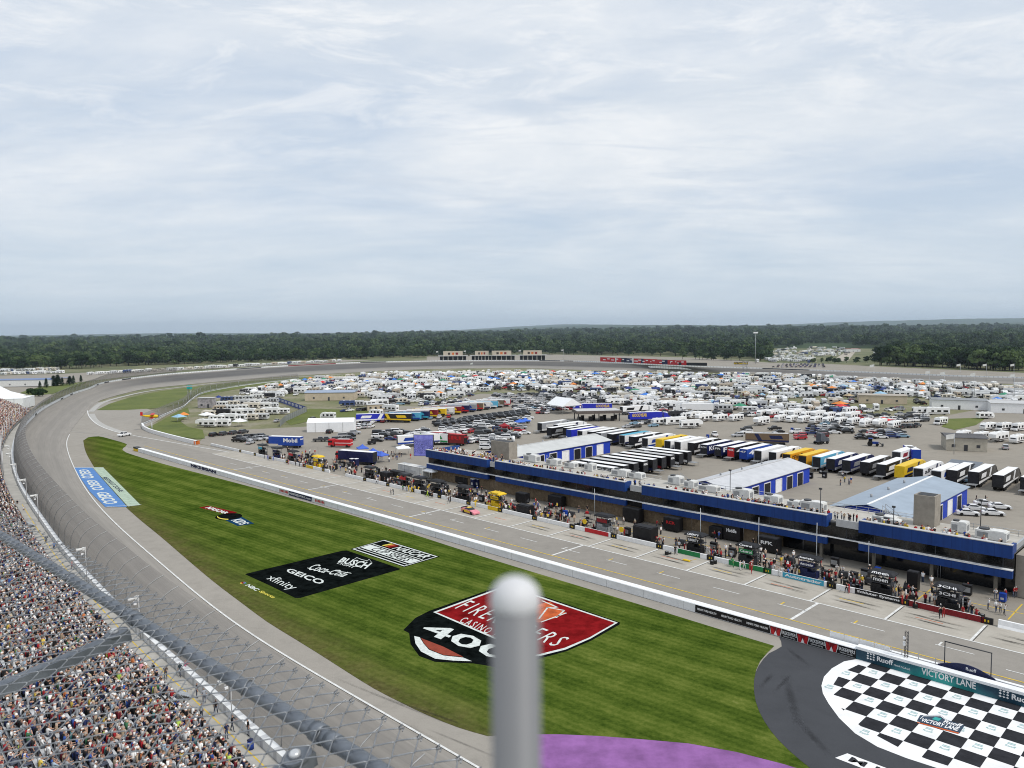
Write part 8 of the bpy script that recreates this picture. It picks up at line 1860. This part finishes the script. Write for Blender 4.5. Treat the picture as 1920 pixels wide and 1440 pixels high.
for i, (px, py, lab) in enumerate(((640, 838, 'red fire engine parked behind the far stalls'), (650, 862, 'red semi cab facing left behind the far stalls'))):
    r = thing('fire_engine' if i == 0 else 'truck_cab', lab, 'truck', (*G(px, py), 0), A(170)); L_ = 8.5 if i == 0 else 5.5
    mb = MB(); mb.box(-1, 0, .6, L_ * .7, 2.4, 2.2); mb.build('body', RED if i == 0 else DRED, r); mb = MB(); mb.box(L_ * .42, 0, .6, 2.2, 2.4, 2.3, top=(.8, .95)); mb.build('cab', RED, r)
    mb = MB(); mb.box(L_ * .42 + .3, 0, 1.75, 1.75, 2.42, .7, top=(.9, .98)); mb.build('glazing', GLASS, r); mb = MB(); mb.box(-1, 0, 2.804, L_ * .5, 1.2, .25); mb.build('ladder', LGREY, r)
    for s in (-1, 1):
        for x_ in (-2.6, L_ * .38): mb = MB(); mb.wheel(x_, s * 1.05, .5, .35, axis='y'); mb.build('wheel', TYRE, r)
    mb = MB(); mb.box(-1, 0, 1.5, L_ * .705, 2.42, .2); mb.build('stripe', WHITE, r)
r = thing('utility_vehicle', 'dark boxy utility cart alone on the asphalt left of the big screen', 'cart', (*G(697, 833), 0), .6); mb = MB(); mb.box(0, 0, .4, 2.8, 1.5, .8); mb.build('body', CHAR, r); mb = MB(); mb.box(0, 0, 1.95, 2.2, 1.5, .1); mb.build('roof', BLACK, r)
for x_ in (-1, 1):
    for s in (-.7, .7): mb = MB(); mb.cyl(x_, s, 1.1, 1.95, .05, n=5); mb.build('pillar', DARK, r); mb = MB(); mb.wheel(x_, s, .33, .25, axis='y'); mb.build('wheel', TYRE, r)
r = thing('grey_awning', 'grey-blue sloped awning beside the black transporters at far right', 'awning', (*G(1805, 893), 0), R45); mb = MB(); mb.poly([(-4, -3, 3.0), (4, -3, 3.0), (4, 4, 3.9), (-4, 4, 3.9)]); mb.build('sheet', M('awning_grey', (.17, .19, .22), .8, .1), r)
for x_ in (-3.8, 3.8):
    for yy in (-2.8, 3.8): mb = MB(); mb.cyl(x_, yy, 0, 3 if yy < 0 else 3.85, .06, n=5); mb.build('pole', GREY, r)
r = thing('semi_tractor', 'grey semi tractor with tall dark sleeper standing alone on the asphalt', 'truck', (*G(1540, 832), 0), A(-65))
mb = MB(); mb.prism([(-2.6, .8), (-2.6, 1.2), (-1.4, 1.2), (-1.4, 3.9), (.2, 4.0), (1.0, 2.6), (2.7, 2.0), (2.9, .8)], -1.2, 1.2, ksx=[.7, .7, .95, .9, .9, .95, .85, .9]); mb.build('cab', M('tractor_grey', (.09, .10, .12), .4, .15), r)
mb = MB(); mb.poly([(-1.0, .35, 3.75), (1.0, .35, 3.75), (1.05, 1.02, 2.65), (-1.05, 1.02, 2.65)][::-1]); mb.build('windscreen', GLASS, r)
for y_ in (-2.2, -1.0, 1.9):
    for s in (-1, 1): mb = MB(); mb.wheel(s, y_, .5, .4); mb.build('wheel', TYRE, r)
# ================================================================== chain-link screen and post right in front of the photographer
sF = 1.5; Rz = H - .686 * sF; ang = math.radians(9)
RA, LA = np.array(G(657, 1411, Rz)), np.array(G(0, 1003, Rz)); u_ = (LA - RA) / np.linalg.norm(LA - RA)
adir = np.array([u_[0], u_[1], 0.0]); vdir = np.array([-u_[1] * -1 * -1, u_[0], 0.0]); nh = np.array([u_[1], -u_[0]]); nh = nh if nh[0] > 0 else -nh
vdir = np.array([nh[0] * math.cos(ang), nh[1] * math.cos(ang), math.sin(ang)]); ndir = np.cross(adir, vdir)
if ndir[2] < 0: ndir = -ndir
base = np.array([RA[0], RA[1], Rz]) + ndir * .025
def a_of(px, py): return float(np.dot(np.array(G(px, py, Rz)) - RA, u_))
def fp_(a, v, n=0.0): return base + adir * a + vdir * v + ndir * n
fe = thing('chain_link_screen', 'galvanised chain-link screen with thick grey tube rail in front of the crowd', 'fence')
t = NT('galvanised_tube'); p = t.obj(); f = t.noise(p, 9, 5, .6); t.fin(t.ramp(f, (.3, (.10, .115, .135)), (.7, (.20, .22, .25))), .40, .3, .7); TUBE = t.mat
t = NT('galvanised_wire'); p = t.obj(); t.fin(t.ramp(t.noise(p, 30, 3), (.3, (.17, .18, .195)), (.7, (.30, .315, .33))), .36, .4, .6); WIRE = t.mat
mb = MB(); mb.tube([fp_(a, 0, -.025) for a in np.arange(-.9, 7.01, .2)], .021, 20); mb.build('rail', TUBE, fe)
mb = MB()
for a in (a_of(625, 1392), 4.2): mb.tube([fp_(a - .02, 0, -.025), fp_(a + .02, 0, -.025)], .0235, 20)
mb.build('sleeve', TUBE, fe)
# woven wires: each zigzags between its neighbours, crossing over and under them
pa, pv, rw, thk = .035, .084, .0018, .0030
mb = MB(); a = -.5; i = 0
while a < 3.6:
    pts = []; nleg = 30; v = .108
    for k in range(nleg + 1):
        s = 1 if (k + i) % 2 == 0 else -1; aa = a + s * pa * .5
        for dv, da, dn in ((.0045, -.13, 1.0), (0, 0, .0), (-.0045, -.13, -1.0)):
            pts.append(fp_(aa + s * da * pa * .5, v - k * pv / 2 + dv * (1 if k else .3), thk * dn * s + (.0012 if (k % 2) else -.0012)))
    # knuckled tip folded over at the top
    sg = 1 if i % 2 == 0 else -1; tip = fp_(a + sg * (pa * .5 + .003), .108 + .013, .003 * sg); pts = [fp_(a + sg * (pa * .5 + .010), .108 + .001, -.004), tip] + pts
    mb.tube(pts, rw, 6, 0); a += pa; i += 1
mb.build('wire_mesh', WIRE, fe)
# brace arms below the mesh, clamped to the rail
for a in (a_of(252, 1160), a_of(598, 1375)):
    ar = MB(); w_, h_ = .022, .036; v0, v1 = -.03, -1.6
    P = [fp_(a + s * w_, v, n_) for v in (v0, v1) for s, n_ in ((-1, -.052), (1, -.052), (1, -.052 - h_), (-1, -.052 - h_))]
    ar.add(P, [(0, 1, 2, 3), (7, 6, 5, 4), (0, 4, 5, 1), (1, 5, 6, 2), (2, 6, 7, 3), (3, 7, 4, 0)]); o = ar.build('brace_arm', TUBE, fe)
    cl_ = MB(); cl_.tube([fp_(a - .02, 0, -.025), fp_(a + .02, 0, -.025)], .026, 16)
    q_ = [fp_(a + .034 * math.cos(x), -.070 + .04 * math.sin(x), -.051) for x in np.linspace(0, 2 * math.pi, 17)[:-1]]; q2 = [fp_(a + .034 * math.cos(x), -.070 + .04 * math.sin(x), -.044) for x in np.linspace(0, 2 * math.pi, 17)[:-1]]
    cl_.poly(q2); cl_.add(q_ + q2, [(k, (k + 1) % 16, 16 + (k + 1) % 16, 16 + k) for k in range(16)]); cl_.build('clamp', TUBE, o)
    bo = MB(); bo.tube([fp_(a, -.075, -.044), fp_(a, -.075, -.034), fp_(a, -.075, -.030)], [.015, .015, .009], 14); bo.build('bolt', M('zinc_bolt', (.62, .63, .64), .3, .05, metal=.4), o)
# wire ties holding the mesh to the rail
for a in (-.2, .12, .5, .9, 1.4, 2.0): 
    mb = MB(); mb.tube([fp_(a + .01 * math.sin(x * 2), .023 * math.cos(x), -.025 + .024 * math.sin(x)) for x in np.linspace(-.6, math.pi + .6, 14)], .002, 5); mb.build('wire_tie', WIRE, fe)
# the blurred post with a domed cap
D = .215; px_ = 958.0; x = (px_ - 960) / F * D
zt = H - D * ((1085 - 720) / F * CP + SP) - .0008; rad = 49.0 / F * D
po = thing('domed_post', 'out-of-focus grey tube post with pale domed cap standing close to the viewer', 'post', (x + .0006, D, H - 1.72))
mb = MB(); mb.cyl(0, 0, 0, zt - rad * 1.14 - (H - 1.72), rad * .97, n=28); mb.build('tube', M('post_grey', (.19, .193, .20), .5, .06, 8, world=False), po)
mb = MB(); z0 = zt - rad * 1.14 - (H - 1.72); prof = [(.97, -.05), (1.0, .0), (1.0, .22)] + [(math.cos(k * math.pi / 16), .26 + .88 * math.sin(k * math.pi / 16)) for k in range(1, 8)] + [(.02, 1.14)]
n_ = 28; V = [(rad * r_ * math.cos(2 * math.pi * k / n_), rad * r_ * math.sin(2 * math.pi * k / n_), z0 + rad * z_) for r_, z_ in prof for k in range(n_)]
mb.add(V, [(i * n_ + k, i * n_ + (k + 1) % n_, (i + 1) * n_ + (k + 1) % n_, (i + 1) * n_ + k) for i in range(len(prof) - 1) for k in range(n_)], 0, True); mb.poly(V[-n_:]); mb.build('cap', M('cap_white', (.58, .58, .59), .45, .03), po)
bpy.context.view_layer.update()
